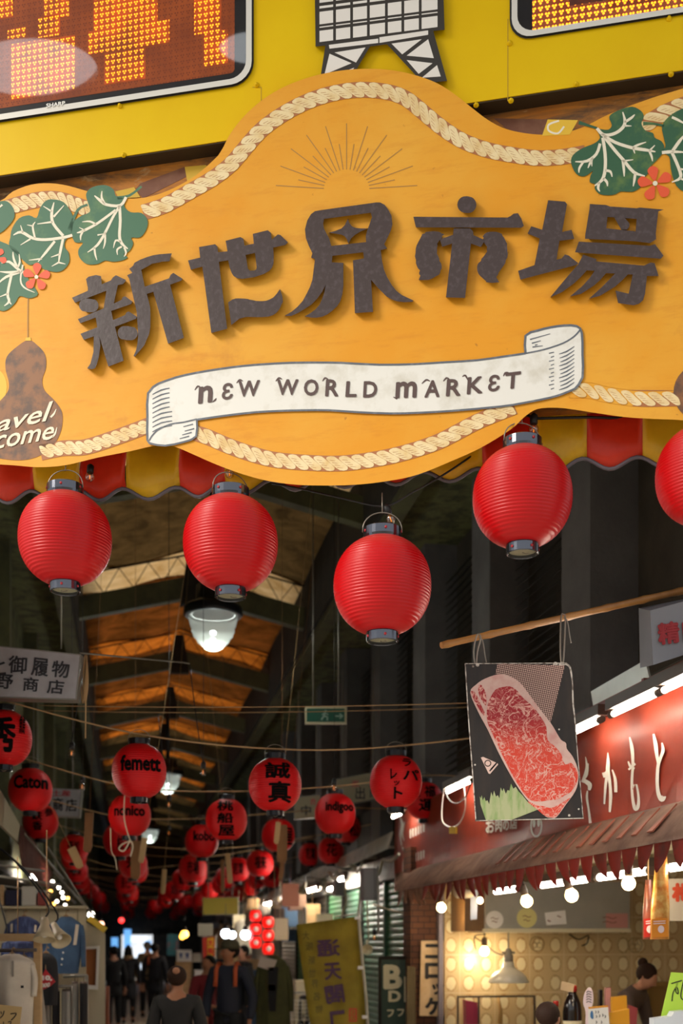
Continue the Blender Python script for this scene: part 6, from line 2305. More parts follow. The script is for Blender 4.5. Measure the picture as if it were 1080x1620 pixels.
b = MB()
b.prism([W(x, y, 11.7) for x, y in ((644, 1528), (657, 1530), (658, 1760), (642, 1760))], (0, .06, 0))
tag(b.build('weathered_plank', mat('weathered_grey_wood', '#7d6c4c', .85, var=('#5f5236', 8, .4, .7), bump=(20, .4), stretch=(2, 1, .3)), None, loc=W(650, 1760, 11.7)), 'weathered plank leaning between the green board and the croquette sign', 'plank')

# ---------------------------------------------------------------- garments
HANG = mat('wood_hanger', '#8a6a44', .5)


def garment(label, rows, d, depth, m, sleeves=(), parts=(), cat='shirt', name='hanging_shirt', group=None, seed=1, hang=None):
    """rows = (y, x_left, x_right) in pixels down the garment; lofted as flattened folds"""
    rg_ = random.Random(seed)
    ym = rows[-1][0]
    t = thing(name, label, cat, W((rows[-1][1] + rows[-1][2]) / 2, ym, d), 0, group)
    b = MB()
    q = smooth([tuple(map(float, r)) for r in rows], 4, False)
    rr = []
    ph = rg_.uniform(0, 6)
    for i, (y, xl, xr) in enumerate(q):
        f = i / (len(q) - 1)
        row = []
        for j in range(28):
            a = 2 * math.pi * j / 28
            fold = 1 + .22 * f * math.sin(5 * a + ph + f) + .10 * f * math.sin(9 * a + ph * 2)
            row.append(W((xl + xr) / 2 + (xr - xl) / 2 * math.cos(a), y, d) + Vector((0, depth * math.sin(a) * fold * (.35 + .65 * min(1, f * 3)), 0)))
        rr.append(row)
    b.grid(rr, close=True)
    b.f([b.bm.verts[0]] if False else [v for v in b.bm.verts][:28]) if False else None
    b.build('body', m, t)
    for sl in sleeves:
        b = MB()
        b.tube(smooth([tuple(W(x, y, d - .01)) for x, y, r in sl], 4, False), [s_[0] for s_ in smooth([(r / F * d, 0) for x, y, r in sl], 4, False)], 12, flat=.6)
        b.build('sleeve', m, t)
    y0, xl, xr = rows[0]
    b = MB()
    xc = (xl + xr) / 2
    sy = rows[min(2, len(rows) - 1)]
    b.tube(smooth([tuple(W(x, y, d)) for x, y in ((sy[1] + 3, sy[0] + 2), (xc - 4, y0 + 1), (xc, y0 - 2), (xc + 4, y0 + 1), (sy[2] - 3, sy[0] + 2))], 3, False), .009, 6)
    b.tube(smooth([tuple(W(x, y, d)) for x, y in ((xc, y0 - 1), (xc, y0 - 7), (xc + 3, y0 - 10), (xc + 4, y0 - 7))], 3, False), .004, 5)
    if hang:
        b.tube([W(xc + 1, y0 - 9, d), W(xc + 1, y0 - 9, d) + Vector((0, 0, hang))], .004, 5)
    b.build('hanger', HANG, t)
    for nm, loops, mm in parts:
        b = MB()
        for lp in loops:
            poly(b, [lp], lambda x, y, o: W(x, y, d - depth * 1.12) + Vector((0, -o, 0)), 0, .006)
        b.build(nm, mm, t)
    return t


m_wpan = mat('cream_slat_wall', '#b3a88c', .6)
m_den1 = mat('dark_blue_patchwork_denim', '#1f2a50', .8, var=('#46527a', 7, .5, .6), stretch=(3, 1, 1))
m_den2 = mat('light_blue_denim', '#3d5878', .8, var=('#2f4866', 9, .4, .7))
m_shirt = mat('off_white_cotton', '#c4b8a8', .85, var=('#b0a494', 6, .4, .7))
m_gry = mat('grey_cotton', '#8c8278', .85)
m_blkc = mat('black_cloth', '#17161a', .85)
m_woodp = mat('pale_timber', '#b9986c', .6, var=('#a5855a', 5, .4, .7), stretch=(1, 1, 3))
VL = 10.9
t = thing('slat_panel', 'cream slatted display wall behind the denim shirts', 'display wall', KV(60, 1640, VL), YAW)
b = MB()
for i, (a, c) in enumerate(((-60, -20), (-19, 8), (9, 37), (38, 62), (63, 92), (93, 122), (123, 136))):
    b.prism([KV(a, 1436, VL), KV(c, 1436, VL), KV(c, 1790, VL), KV(a, 1790, VL)], K(0, .04, 0))
b.build('slats', m_wpan, t)
b = MB()
b.prism([KV(-60, 1433, VL - .1), KV(137, 1433, VL - .1), KV(137, 1437, VL - .1), KV(-60, 1437, VL - .1)], K(0, .35, 0))
b.build('shelf', m_wpan, t)
b = MB()
b.prism([KV(134, 1458, 11.8), KV(166, 1476, 11.8), KV(166, 1800, 11.8), KV(134, 1800, 11.8)], K(0, .06, 0))
tag(b.build('partition_wall', mat('pale_partition', '#bcb29a', .6), None, loc=KV(150, 1800, 11.8)), 'pale partition wall right of the denim shirts', 'partition')
t = thing('picture_frame', 'white frame with a brown board on the pale partition', 'frame', KV(146, 1566, 11.75), YAW)
b = MB()
P_ = lambda x, y, o: KV(x, y, 11.78 - o)
poly(b, [[(131, 1498), (158, 1496), (155, 1566), (131, 1564)], [(133, 1502), (153, 1501), (151, 1559), (133, 1558)]], P_, 0, .05)
b.build('frame', m_paperw, t)
b = MB()
poly(b, [[(132, 1500), (154, 1499), (152, 1561), (132, 1560)]], P_, 0, .02)
b.build('board', mat('brown_pinboard', '#8a4f1e', .7), t)
b = MB()
b.bar(KV(140, 1452, 11.7), KV(167, 1472, 11.7), .06)
tag(b.build('yellow_edge_trim', m_yv, None, loc=KV(140, 1452, 11.7)), 'yellow sloping edge strip on top of the pale partition', 'trim')
# goods on the shelf
for x0, x1, y0, mm, lab, nm in ((-12, 6, 1400, m_woodp, 'pale carton at the left end of the high shelf', 'carton'), (8, 31, 1408, mat('navy_bag', '#22223c', .8), 'navy folded bag on the high shelf', 'folded_bag'), (34, 57, 1402, mat('white_carton', '#b9b6ae', .7), 'white carton on the high shelf', 'carton'), (59, 72, 1412, mat('red_carton', '#8a3a34', .7), 'narrow reddish carton on the high shelf', 'carton')):
    b = MB()
    b.prism([KV(x0, y0, VL - .05), KV(x1, y0, VL - .05), KV(x1, 1432.6, VL - .05), KV(x0, 1432.6, VL - .05)], K(0, .22, 0))
    tag(b.build(nm, mm, None, loc=KV(x0, 1432, VL - .05), bevel=.008), lab, 'bag' if 'bag' in nm else 'box')
garment('dark blue patchwork denim shirt on a hanger at the far left', [(1450, 31, 46), (1453, 26, 52), (1460, 14, 62), (1475, 14, 61), (1500, 13, 60), (1520, 12, 60)], 10.1, .09, m_den1, [[(15, 1462, 6), (10, 1480, 7), (6, 1505, 6)], [(60, 1462, 6), (64, 1480, 7), (66, 1500, 6)]],
        [('white_stripe', [[(17, 1462), (20, 1461), (20, 1474), (17, 1475)], [(55, 1463), (58, 1464), (57, 1475), (54, 1474)]], m_shirt)], seed=2)
garment('light blue denim shirt with a white stripe hanging at left', [(1450, 97, 112), (1454, 92, 118), (1464, 78, 130), (1480, 72, 131), (1510, 69, 128), (1540, 72, 124)], 10.1, .10, m_den2, [[(128, 1464, 6), (131, 1485, 7), (132, 1530, 6)], [(78, 1466, 6), (73, 1485, 7), (70, 1520, 6)]],
        [('white_stripe', [[(120, 1462), (125, 1463), (121, 1495), (116, 1495)]], m_shirt), ('buttons', [circle(100, 1507, 1.4, 8), circle(98.5, 1517, 1.4, 8), circle(97.5, 1526, 1.4, 8)], m_paperw)], seed=3)
garment('off-white collarless shirt on the timber rack at the left edge', [(1509, 8, 30), (1513, 0, 38), (1524, -20, 55), (1545, -22, 54), (1580, -22, 53), (1650, -24, 50)], 7.9, .09, m_shirt, [[(50, 1525, 7), (55, 1548, 8), (53, 1576, 8)], [(-20, 1525, 7), (-28, 1560, 8)]],
        [('breast_label', [[(33, 1559), (37.5, 1559), (37.5, 1563), (33, 1563)]], m_blkc), ('placket', [[(19, 1520), (22, 1520), (22, 1545), (19, 1545)]], m_gry)], seed=4)
garment('grey shirt half hidden behind the off-white one', [(1514, 30, 46), (1518, 24, 56), (1530, 14, 66), (1570, 20, 68), (1650, 18, 78)], 8.25, .07, m_gry, seed=5)
garment('black jacket hanging behind the red sale tag', [(1508, 68, 78), (1512, 62, 84), (1522, 60, 90), (1550, 62, 92), (1590, 62, 90)], 9.2, .07, m_blkc, cat='jacket', name='hanging_jacket', seed=6, hang=.9)
garment('dark blue garment hanging behind the timber rack', [(1488, 14, 40), (1492, 8, 48), (1502, 2, 52), (1600, 0, 52)], 9.2, .08, m_den1, cat='shirt', seed=7, hang=.6)
# timber rack
t = thing('timber_rack', 'pale timber clothes rack at the left edge', 'clothes rack', W(59, 1700, 8.1))
b = MB()
b.prism([W(x, y, 8.05) for x, y in ((-60, 1477), (61, 1477), (61, 1489), (-60, 1489))], (0, .05, 0))
b.build('top_beam', m_woodp, t)
b = MB()
b.prism([W(x, y, 8.1) for x, y in ((53, 1489), (64, 1489), (64, 1877), (53, 1877))], (0, .05, 0))
b.build('post', m_woodp, t)
b = MB()
b.tube([W(-60, 1504, 7.95), W(58, 1503, 7.95)], .012, 8)
b.build('hanging_bar', m_hous, t)
# price card
PL = lambda x, y, o: W(x, y, 7.7) + Vector((0, -o, 0))
t = thing('handwritten_card', 'tan handwritten price card pinned to the off-white shirt', 'price card', W(10, 1640, 7.7))
b = MB()
poly(b, [[(-30, 1586), (35, 1593), (28, 1650), (-35, 1645)]], PL, 0, .005)
b.build('card', mat('tan_card', '#c0a06c', .7), t)
b = MB()
for p, w in (([(-2, 1599), (-1, 1603)], 1.4), ([(2, 1600), (3, 1604)], 1.4), ([(7, 1599), (5, 1606), (0, 1611)], 1.6), ([(17, 1604), (26, 1603), (23, 1609), (18, 1614)], 1.7), ([(-4, 1616), (0, 1620)], 1.3), ([(6, 1616), (6, 1622)], 1.3), ([(13, 1617), (18, 1616), (16, 1622)], 1.3)):
    poly(b, [stroke(p, w, 3)], PL, .005, .003)
b.build('handwriting', m_inkb, t)
# red sale tag
PT = lambda x, y, o: W(x, y, 9.0) + Vector((0, -o, 0))
t = thing('sale_tag', 'red and white sale tag among the dark clothes at left', 'price tag', W(76, 1568, 9.0))
b = MB()
poly(b, [[(72, 1533), (88, 1553), (80, 1560), (64, 1568), (65, 1548)]], PT, 0, .006)
b.build('tag', mat('sale_red', '#b3222a', .5), t)
b = MB()
lettering(b, '10,', ((67, 1543), (83, 1543), (83, 1552), (67, 1552)), PT, .006, .003, .06)
lettering(b, '000', ((66, 1556), (80, 1554), (79, 1561), (65, 1563)), PT, .006, .003, .04)
b.build('print', m_paperw, t)
b = MB()
b.tube([W(72, 1534, 9.0), W(72, 1525, 9.16)], .003, 4)
b.build('string', m_cordb, t)
# trousers on a rail
rail = MB()
rail.tube([W(60, 1561, 9.3), W(116, 1560, 9.3)], .012, 8)
rail.tube([W(100, 1545, 9.5), W(138, 1543, 9.5)], .012, 8)
for x, y, d in ((62, 1561, 9.3), (114, 1560, 9.3), (137, 1543, 9.5)):
    q = W(x, y, d)
    rail.tube([q, (q.x, q.y, .0)], .014, 8)
tag(rail.build('trouser_rail', m_sgf, None, loc=(W(90, 1560, 9.3).x, 9.3, 0)), 'metal rail carrying the row of trousers', 'rail')
m_tgry = mat('grey_trouser_cloth', '#8d8a84', .85)
for x0, x1, d, mm, lab in ((66, 81, 9.3, m_gry, 'grey brown trousers at the left end of the rail'), (83, 94, 9.32, m_blkc, 'black trousers on the rail, second from left'), (98, 112, 9.3, m_tgry, 'pale grey trousers on the rail, third from left'), (113, 124, 9.5, m_tgry, 'pale grey trousers on the rail, fourth from left'), (126, 139, 9.5, m_blkc, 'black trousers at the right end of the rail')):
    y0 = 1568 if d < 9.4 else 1556
    t = thing('hanging_trousers', lab, 'trousers', W((x0 + x1) / 2, 1760, d), 0, 'trousers hanging on the metal rail')
    b = MB()
    rr = []
    for i in range(12):
        f = i / 11
        row = []
        for j in range(20):
            a = 2 * math.pi * j / 20
            row.append(W((x0 + x1) / 2 + (x1 - x0) / 2 * math.cos(a), y0 + (1760 - y0) * f, d) + Vector((0, .05 * math.sin(a) * (1 + .25 * math.sin(3 * a + x0)), 0)))
        rr.append(row)
    b.grid(rr, close=True)
    b.build('legs', mm, t)
    b = MB()
    b.tube([W(x0 + 1, y0, d), W(x1 - 1, y0, d)], .02, 6)
    b.tube([W((x0 + x1) / 2, y0, d), W((x0 + x1) / 2, y0 - 9, d)], .004, 5)
    b.build('clip_hanger', m_sock, t)
# clamp lamps
shade_lamp('beige cone lamp hanging over the timber rack', W(71, 1452, 7.9), W(70, 1487, 7.85), .075, m_shade, group='beige cone lamps of the clothes shop')
shade_lamp('beige cone lamp tilted to the right beside the first one', W(85, 1462, 8.2), W(97, 1489, 8.1), .07, m_shade, group='beige cone lamps of the clothes shop')
shade_lamp('beige cone lamp low behind the timber beam at the left edge', W(8, 1484, 9.6), W(14, 1499, 9.5), .07, m_shade, group='beige cone lamps of the clothes shop')
# canvas strip and maroon side cloth at the left
b = MB()
b.prism([KU(x, y, -1.02) for x, y in ((-30, 1222), (-2, 1252), (31, 1310), (31, 1338), (-2, 1306), (-30, 1290))], K(.02, 0, 0))
tag(b.build('canvas_strip', mat('dirty_canvas', '#9d947c', .8), None, loc=KU(0, 1300, -1.02)), 'dirty cream canvas strip sloping down at the left edge', 'canvas')
b = MB()
rows = []
for i in range(9):
    f = i / 8
    rows.append([KU(32 + 52 * f, 1304 + 82 * f - 8 * math.sin(f * 3), -1.0 + .02 * math.sin(i)), KU(30 + 50 * f, 1340 + 48 * f, -.98), KU(34 + 44 * f, 1372 + 38 * f + 4 * math.sin(f * 12), -.95)])
b.grid(rows)
b.solid(.005)
tag(b.build('side_cloth', mat('maroon_cloth', '#6d382e', .8, var=('#7d5044', 6, .45, .7)), None, loc=KU(50, 1390, -.98)), 'dark maroon shop cloth hanging below the Caton lantern', 'cloth')
for i, (p0, p1) in enumerate((((-10, 1385), (95, 1400)), ((-10, 1368), (70, 1378)), ((-10, 1400), (80, 1412)), ((75, 1340), (140, 1440)), ((85, 1380), (150, 1450)), ((30, 1310), (100, 1390)))):
    b = MB()
    b.tube([W(p0[0], p0[1], 9.6 + i * .4), W(p1[0], p1[1], 10.2 + i * .6)], .012, 6)
    tag(b.build('canopy_bar', m_sgf, None, loc=W(p0[0], p0[1], 9.6 + i * .4)), 'thin bar of the left shop canopy, ' + ['middle of the three flat ones', 'topmost flat one', 'lowest flat one', 'long steep one under the lantern column', 'steep one nearest the arcade', 'steep one under the maroon cloth'][i], 'bar', 'bars of the left shop canopy')
m_spark = mat('white_glow_bulb', '#ffffff', .4, emit=('#fff4e0', 9))
m_sparky = mat('warm_glow_bulb', '#ffffff', .4, emit=('#ffb84a', 7))
m_sparkc = mat('cool_glow_bulb', '#ffffff', .4, emit=('#eaf4ff', 12))


def glow(x, y, d, r, mm, lab, group):
    p = W(x, y, d)
    t = thing('glowing_bulb', lab, 'light bulb', p, 0, group)
    b = MB()
    b.ball((0, 0, 0), r, 10)
    b.build('globe', mm, t, local=True)
    b = MB()
    b.lathe([(r * .5, r * .8), (r * .5, r * 1.8)], (0, 0, 0), 8)
    b.tube([(0, 0, r * 1.8), (0, 0, r * 1.8 + .3)], .005, 4)
    b.build('socket', m_blk, t, local=True)


for i, (x, y, mm) in enumerate(((83, 1395, m_spark), (93, 1404, m_spark), (98, 1412, m_spark), (100, 1420, m_spark), (107, 1421, m_sparky), (80, 1410, m_sparky), (85, 1430, m_sparky), (90, 1426, m_spark), (103, 1432, m_spark))):
    glow(x, y, 15.0 + i * .3, .024, mm, 'tiny glowing bulb in the cluster above the denim shirts, %s' % ['topmost', 'second highest', 'third down', 'fourth down', 'yellow one', 'upper amber one', 'lower amber one', 'leftmost white one', 'lowest white one'][i], 'tiny bulbs above the denim shirts')
glow(144, 1447, 15, .045, m_spark, 'single bright bulb at the right end of the yellow edge strip', None)
for x, y, d, r, mm, lab in ((271, 1486, 26, .07, m_sparky, 'amber bulb over the teal poster, left one'), (292, 1478, 24, .08, m_sparky, 'amber bulb deep on the right side, higher one'), (288, 1482, 27, .06, m_sparky, 'amber bulb deep on the right side, lower one'), (357, 1477, 17, .07, m_sparkc, 'white bulb behind the capped man, left one'), (367, 1479, 18, .06, m_sparkc, 'white bulb behind the capped man, middle one'), (388, 1479, 17, .07, m_sparkc, 'white bulb behind the capped man, right one'),
                          (160, 1462, 20, .05, mat('pink_glow', '#ffffff', .4, emit=('#ffb090', 5)), 'pinkish bulb beyond the yellow edge strip'), (192, 1456, 30, .07, mat('red_glow', '#ffffff', .4, emit=('#ff3030', 4)), 'red bulb over the far end of the arcade')):
    glow(x, y, d, r, mm, lab, None)

# ---- deeper things on both sides
t = hang_sign('plain olive yellow sign board hanging deep in the arcade', ((321, 1421), (376, 1420), (376, 1446), (321, 1447)), 17.5, [], 1, mp=mat('olive_sign', '#8d8024', .6), thick=.06)
for (x0, y0, x1, y1), d, mm, lab, cat_, nm in (((264, 1478, 283, 1512), 25, mat('teal_poster', '#2f6a78', .6, var=('#8a4a50', 4, .5, .6)), 'teal poster deep on the right side', 'poster', 'wall_poster'), ((313, 1461, 337, 1481), 16.5, mat('grey_paper', '#a8a496', .7), 'pale paper notice under the olive sign', 'notice', 'paper_notice'),
                                              ((280, 1503, 303, 1521), 20, m_paperw, 'white box with two blue prints deep on the right', 'box', 'display_box'), ((305, 1508, 318, 1522), 19, m_whp, 'small pale box right of the one with blue prints', 'box', 'display_box'), ((308, 1535, 325, 1600), 18.5, m_paperw, 'white cabinet low on the right side behind the red jacket', 'cabinet', 'shop_cabinet')):
    b = MB()
    b.prism([W(x0, y0, d), W(x1, y0, d), W(x1, y1, d), W(x0, y1, d)], K(0, .3 if 'box' in lab or 'cab' in lab else .02, 0))
    if 'two blue' in lab:
        t = thing(nm, lab, cat_, W((x0 + x1) / 2, y1, d))
        b.build('box', mm, t)
        b = MB()
        for x in (286, 296):
            b.prism([W(x - 2.5, 1508, d - .03), W(x + 2.5, 1508, d - .03), W(x + .8, 1516, d - .03), W(x - .8, 1516, d - .03)], (0, .02, 0))
        b.build('blue_prints', mat('cobalt_print', '#2c4a8c', .5), t)
        b = MB()
        b.bar(W(291, 1521, d + .1), W(291, 1645, d + .1), .25)
        b.build('stand', m_woodp, t)
    else:
        tag(b.build(nm, mm, None, loc=W((x0 + x1) / 2, y1, d)), lab, cat_)
PN = lambda x, y, o: W(x, y, 16.5) + Vector((0, -o, 0))
t = thing('nobori_banner', 'narrow red and yellow banner behind the red jacket', 'banner', W(330, 1640, 16.5))
b = MB()
poly(b, [[(320, 1483), (340, 1482), (338, 1560), (322, 1560)]], PN, 0, .01)
b.build('cloth', mat('red_banner_cloth', '#b33020', .7), t)
b = MB()
poly(b, [[(328, 1484), (338, 1483), (336, 1540), (328, 1540)]], PN, .01, .003)
b.build('yellow_band', m_lemon, t)
b = MB()
for s, y in (('大', 1486), ('特', 1499), ('売', 1513)):
    lettering(b, s, rectq(329, y, 337, y + 11), PN, .013, .003, .05)
b.build('print', m_inkr, t)
b = MB()
b.tube([W(341, 1478, 16.5), W(338, 1680, 16.5)], .015, 6)
b.build('pole', m_whp, t)
# red lit lantern strings
m_rlit = mat('glowing_red_paper', '#d8201c', .5, emit=('#ff1a10', .9))
m_emb = mat('white_lantern_emblem', '#e8d8d0', .5, emit=('#ffd8c8', .25))
for sx, ys, side in ((404, (1449, 1470, 1491), 'left'), (424, (1459, 1480, 1501), 'right')):
    for i, y in enumerate(ys):
        p = W(sx, y, 17)
        t = thing('string_lantern', 'small glowing red lantern with a white emblem, %s of the %s string' % (['top', 'middle', 'bottom'][i], side), 'lantern', p, 0, 'glowing red lantern strings')
        b = MB()
        b.lathe([(.045, -.082), (.07, -.07), (.082, -.03), (.084, 0), (.082, .03), (.07, .07), (.045, .082)], (0, 0, 0), 18)
        b.build('paper_body', m_rlit, t, local=True)
        b = MB()
        for z in (-.086, .086):
            b.lathe([(.05, z - .008), (.05, z + .008)], (0, 0, 0), 14)
        b.tube([(0, 0, .08), (0, 0, .19 if i else .5)], .005, 5)
        b.build('rims', m_blk, t, local=True)
        b = MB()
        b.lathe([(.0001, 0), (.036, .0), (.036, .004), (.0001, .006)], (.015, -.078, 0), 14, axis=(.1, -1, 0))
        b.build('emblem', m_emb, t, local=True)
# olive coat on a stand with a paper sign
m_oliv = mat('olive_coat_cloth', '#4c4c28', .85, var=('#3c3c20', 6, .4, .7))
garment('olive green coat on a stand with a white price sheet', [(1512, 425, 441), (1516, 418, 446), (1526, 409, 454), (1550, 407, 456), (1590, 405, 458), (1640, 405, 460)], 13.3, .12, m_oliv, [[(411, 1528, 6), (405, 1560, 8), (403, 1600, 7)], [(453, 1528, 6), (459, 1560, 8), (460, 1600, 7)]],
        [('dark_inner', [[(424, 1530), (440, 1530), (436, 1600), (424, 1600)]], m_blkc), ('price_sheet', [[(412, 1513), (438, 1519), (431, 1537), (407, 1529)]], mat('pale_price_sheet', '#c4b4a8', .7)), ('grey_band', [[(424, 1557), (436, 1558), (435, 1568), (424, 1567)]], m_gry)], cat='coat', name='hanging_coat', seed=12, hang=1.0)
# bicycle
t = thing('bicycle', 'dark parked bicycle between the olive coat and the yellow banner', 'bicycle', W(473, 1690, 14.6))
d = 14.6
gx, gy = W(473, 1600, d).x, d


def wheel(cx, cy):
    b = MB()
    for rr_, r2 in ((.32, .018), (.30, .008)):
        b.tube([(cx, cy + rr_ * math.cos(2 * math.pi * k / 28), .34 + rr_ * math.sin(2 * math.pi * k / 28)) for k in range(29)], r2, 6, cap=False)
    for k in range(10):
        a = math.pi * 2 * k / 10
        b.tube([(cx, cy, .34), (cx, cy + .3 * math.cos(a), .34 + .3 * math.sin(a))], .003, 4)
    return b


wheel(gx, gy).build('front_wheel', m_blk, t)
wheel(gx + .1, gy + 1.05).build('rear_wheel', m_blk, t)
b = MB()
for a, c in (((gx, gy, .34), (gx + .01, gy + .15, .95)), ((gx + .01, gy + .15, .8), (gx + .06, gy + .6, .4)), ((gx + .06, gy + .6, .4), (gx + .07, gy + .75, .9)), ((gx + .06, gy + .6, .4), (gx + .1, gy + 1.05, .34)), ((gx + .07, gy + .72, .78), (gx + .1, gy + 1.05, .34)), ((gx + .01, gy + .15, .75), (gx + .07, gy + .7, .7))):
    b.tube([a, c], .017, 8)
b.build('frame', m_capd, t)
b = MB()
b.tube(smooth([(gx - .27, gy + .28, 1.02), (gx - .2, gy + .2, 1.05), (gx, gy + .13, 1.02), (gx + .2, gy + .2, 1.05), (gx + .27, gy + .28, 1.02)], 4, False), .013, 8)
b.build('handlebar', m_alu, t)
b = MB()
b.lathe([(.02, 0), (.09, .02), (.10, .05), (.06, .07)], (gx + .07, gy + .78, .9), 14)
b.build('saddle', m_blk, t)
b = MB()
for k in range(6):
    z = .72 + k * .045
    r_ = .12 + k * .008
    b.tube([(gx - r_, gy - .28 - r_ * .5, z), (gx + r_, gy - .28 - r_ * .5, z), (gx + r_, gy - .04, z), (gx - r_, gy - .04, z), (gx - r_, gy - .28 - r_ * .5, z)], .005, 4)
for k in range(7):
    x = gx - .14 + k * .047
    b.tube([(x, gy - .35, .95), (x * .9 + gx * .1, gy - .33, .72)], .004, 4)
b.build('basket', m_alu, t)
# garments on rails further in
rg = random.Random(33)
cols = [m_blkc, m_gry, mat('dull_pink_cloth', '#6a4440', .85), mat('brown_cloth', '#4a3626', .85), m_den1, m_shirt, mat('dull_red_cloth', '#6d2422', .85)]
for i in range(9):
    v = 13.2 + i * 1.25
    p = K(-1.02 + rg.uniform(-.05, .05), v, 1.75)
    x = CX + p.x / p.y * F
    k = F / p.y
    y = HY - (1.78 - CZ) * k
    garment('dark garment on the left side rails, %s one inwards from the pale partition' % words_n[i], [(y, x - .06 * k, x + .06 * k), (y + .03 * k, x - .12 * k, x + .12 * k), (y + .12 * k, x - .2 * k, x + .2 * k), (y + .5 * k, x - .19 * k, x + .19 * k), (y + .95 * k, x - .2 * k, x + .2 * k)], p.y, .1, cols[i % len(cols)], cat='garment', name='hanging_garment', group='garments on the left side rails', seed=40 + i, hang=.65)
for i in range(7):
    v = 20.5 + i * 1.9
    p = K(2.35 + rg.uniform(-.15, .15), v, 1.75)
    x = CX + p.x / p.y * F
    k = F / p.y
    y = HY - (1.98 + rg.uniform(-.2, .15) - CZ) * k
    garment('pale garment hanging on the right side far inside, %s one inwards' % words_n[i], [(y, x - .06 * k, x + .06 * k), (y + .03 * k, x - .12 * k, x + .12 * k), (y + .12 * k, x - .22 * k, x + .22 * k), (y + .4 * k, x - .2 * k, x + .2 * k), (y + .7 * k, x - .2 * k, x + .2 * k)], p.y, .1, [m_shirt, m_gry, m_whp, m_woodp][i % 4], cat='garment', name='hanging_garment', group='pale garments far inside on the right', seed=60 + i, hang=.6)
b = MB()
b.tube([K(-1.02, 12.9, 2.44), K(-1.02, 25, 2.44)], .015, 6)
tag(b.build('clothes_rail', m_sgf, None, loc=K(-1.02, 12.9, 2.44)), 'long metal rail carrying the left side garments', 'rail')
b = MB()
b.tube([W(169, 1560, 13.8), W(170, 1725, 13.8)], .03, 8)
tag(b.build('orange_pole', mat('orange_brown_paint', '#8a4422', .6), None, loc=W(170, 1720, 13.8)), 'orange brown pole standing right of the pale partition', 'pole')
b = MB()
b.tube([W(164, 1478, 13.0), W(164, 1735, 13.0)], .02, 8)
tag(b.build('black_pole', m_blk, None, loc=W(164, 1730, 13.0)), 'thin black pole at the edge of the pale partition', 'pole')
# far end: glowing boards added for the bluish daylight beyond the arcade
m_far = mat('white_daylight_glow', '#eef4ff', .5, emit=('#e6f2ff', 1.6))
m_farb = mat('blue_daylight_glow', '#6fa6e0', .5, emit=('#6fb0f0', 1.2))
for (x0, y0, x1, y1), d, mm, lab in (((213, 1497, 231, 1530), 49, m_far, 'added white daylight board at the far end of the arcade'), ((207, 1481, 232, 1490), 50, m_far, 'long added white daylight board above the others at the far end'), ((196, 1470, 206, 1500), 50.3, m_farb, 'added blue daylight board at the far end of the arcade'), ((176, 1483, 185, 1502), 40, m_farb, 'small added blue daylight board on the left near the far end'), ((229, 1488, 238, 1505), 48, m_farb, 'small added blue daylight board on the right at the far end')):
    b = MB()
    b.prism([W(x0, y0, d), W(x1, y0, d), W(x1, y1, d), W(x0, y1, d)], (0, .2, 0))
    q = W((x0 + x1) / 2, y1, d)
    b.bar(q + Vector((0, .1, 0)), (q.x, q.y + .1, 0), .06)
    tag(b.build('daylight_board', mm, None, loc=(q.x, q.y, 0)), lab, 'light box')

tube_lamp('lit tube under the left shop canopy at the picture edge', 8.6, 9.75, -1.12, 2.46, group=None, r=.022, col=MATS['cool_lit_tube'], power=42)
tube_lamp('lit tube deep under the left shop canopy over the side garments', 14.5, 15.7, -1.12, 2.44, group=None, r=.022, col=MATS['cool_lit_tube'], power=110)
tube_lamp('lit tube far inside on the right over the pale garments', 23.0, 24.2, 2.75, 2.4, group=None, r=.022, col=MATS['cool_lit_tube'], power=110)
# pale goods stacked along the right side deep in the arcade
rg = random.Random(77)
goods = [mat('cream_goods', '#b5a98c', .7), m_whp, m_shirt, mat('blue_goods', '#3f5a78', .7), mat('rust_goods', '#7d4630', .7), m_woodp]
for i in range(26):
    v = 17.6 + .5 * i
    u = 2.1 if i % 2 else 2.62
    z = rg.uniform(.0, .9)
    w, h = rg.uniform(.12, .24), rg.uniform(.25, .7)
    b = MB()
    b.kbox(u - w, u + w, v, v + .3, 0, z + h)
    tag(b.build('goods_box', goods[i % 6], None, loc=K(u, v, 0)), 'boxed goods stacked along the right side deep in the arcade', 'box', 'boxed goods deep on the right side')
for i in range(18):
    v = rg.uniform(16.5, 30)
    u = rg.uniform(2.2, 2.8)
    z = rg.uniform(1.75, 2.35)
    b = MB()
    b.kbox(u - .12, u + .12, v, v + .02, z - .16, z + .16)
    b.tube([K(u, v + .01, z + .15), K(u, v + .01, 2.7)], .004, 4)
    tag(b.build('hanging_packet', goods[(i * 5) % 6], None, loc=K(u, v, z)), 'flat packets hanging along the right side deep in the arcade', 'packet', 'hanging packets deep on the right side')
# ================================================================ people
SKIN = mat('skin', '#b98468', .55)
SKIN2 = mat('skin_tan', '#9d6a4c', .55)
HAIRD = mat('dark_hair', '#120d0b', .7, spec=.2, bump=(90, .4))
HAIRB = mat('brown_hair', '#2c1a10', .7, bump=(90, .4), spec=.2)
EYE = mat('dark_eye', '#120c0a', .3)
LIP = mat('lip', '#8a4a40', .5)


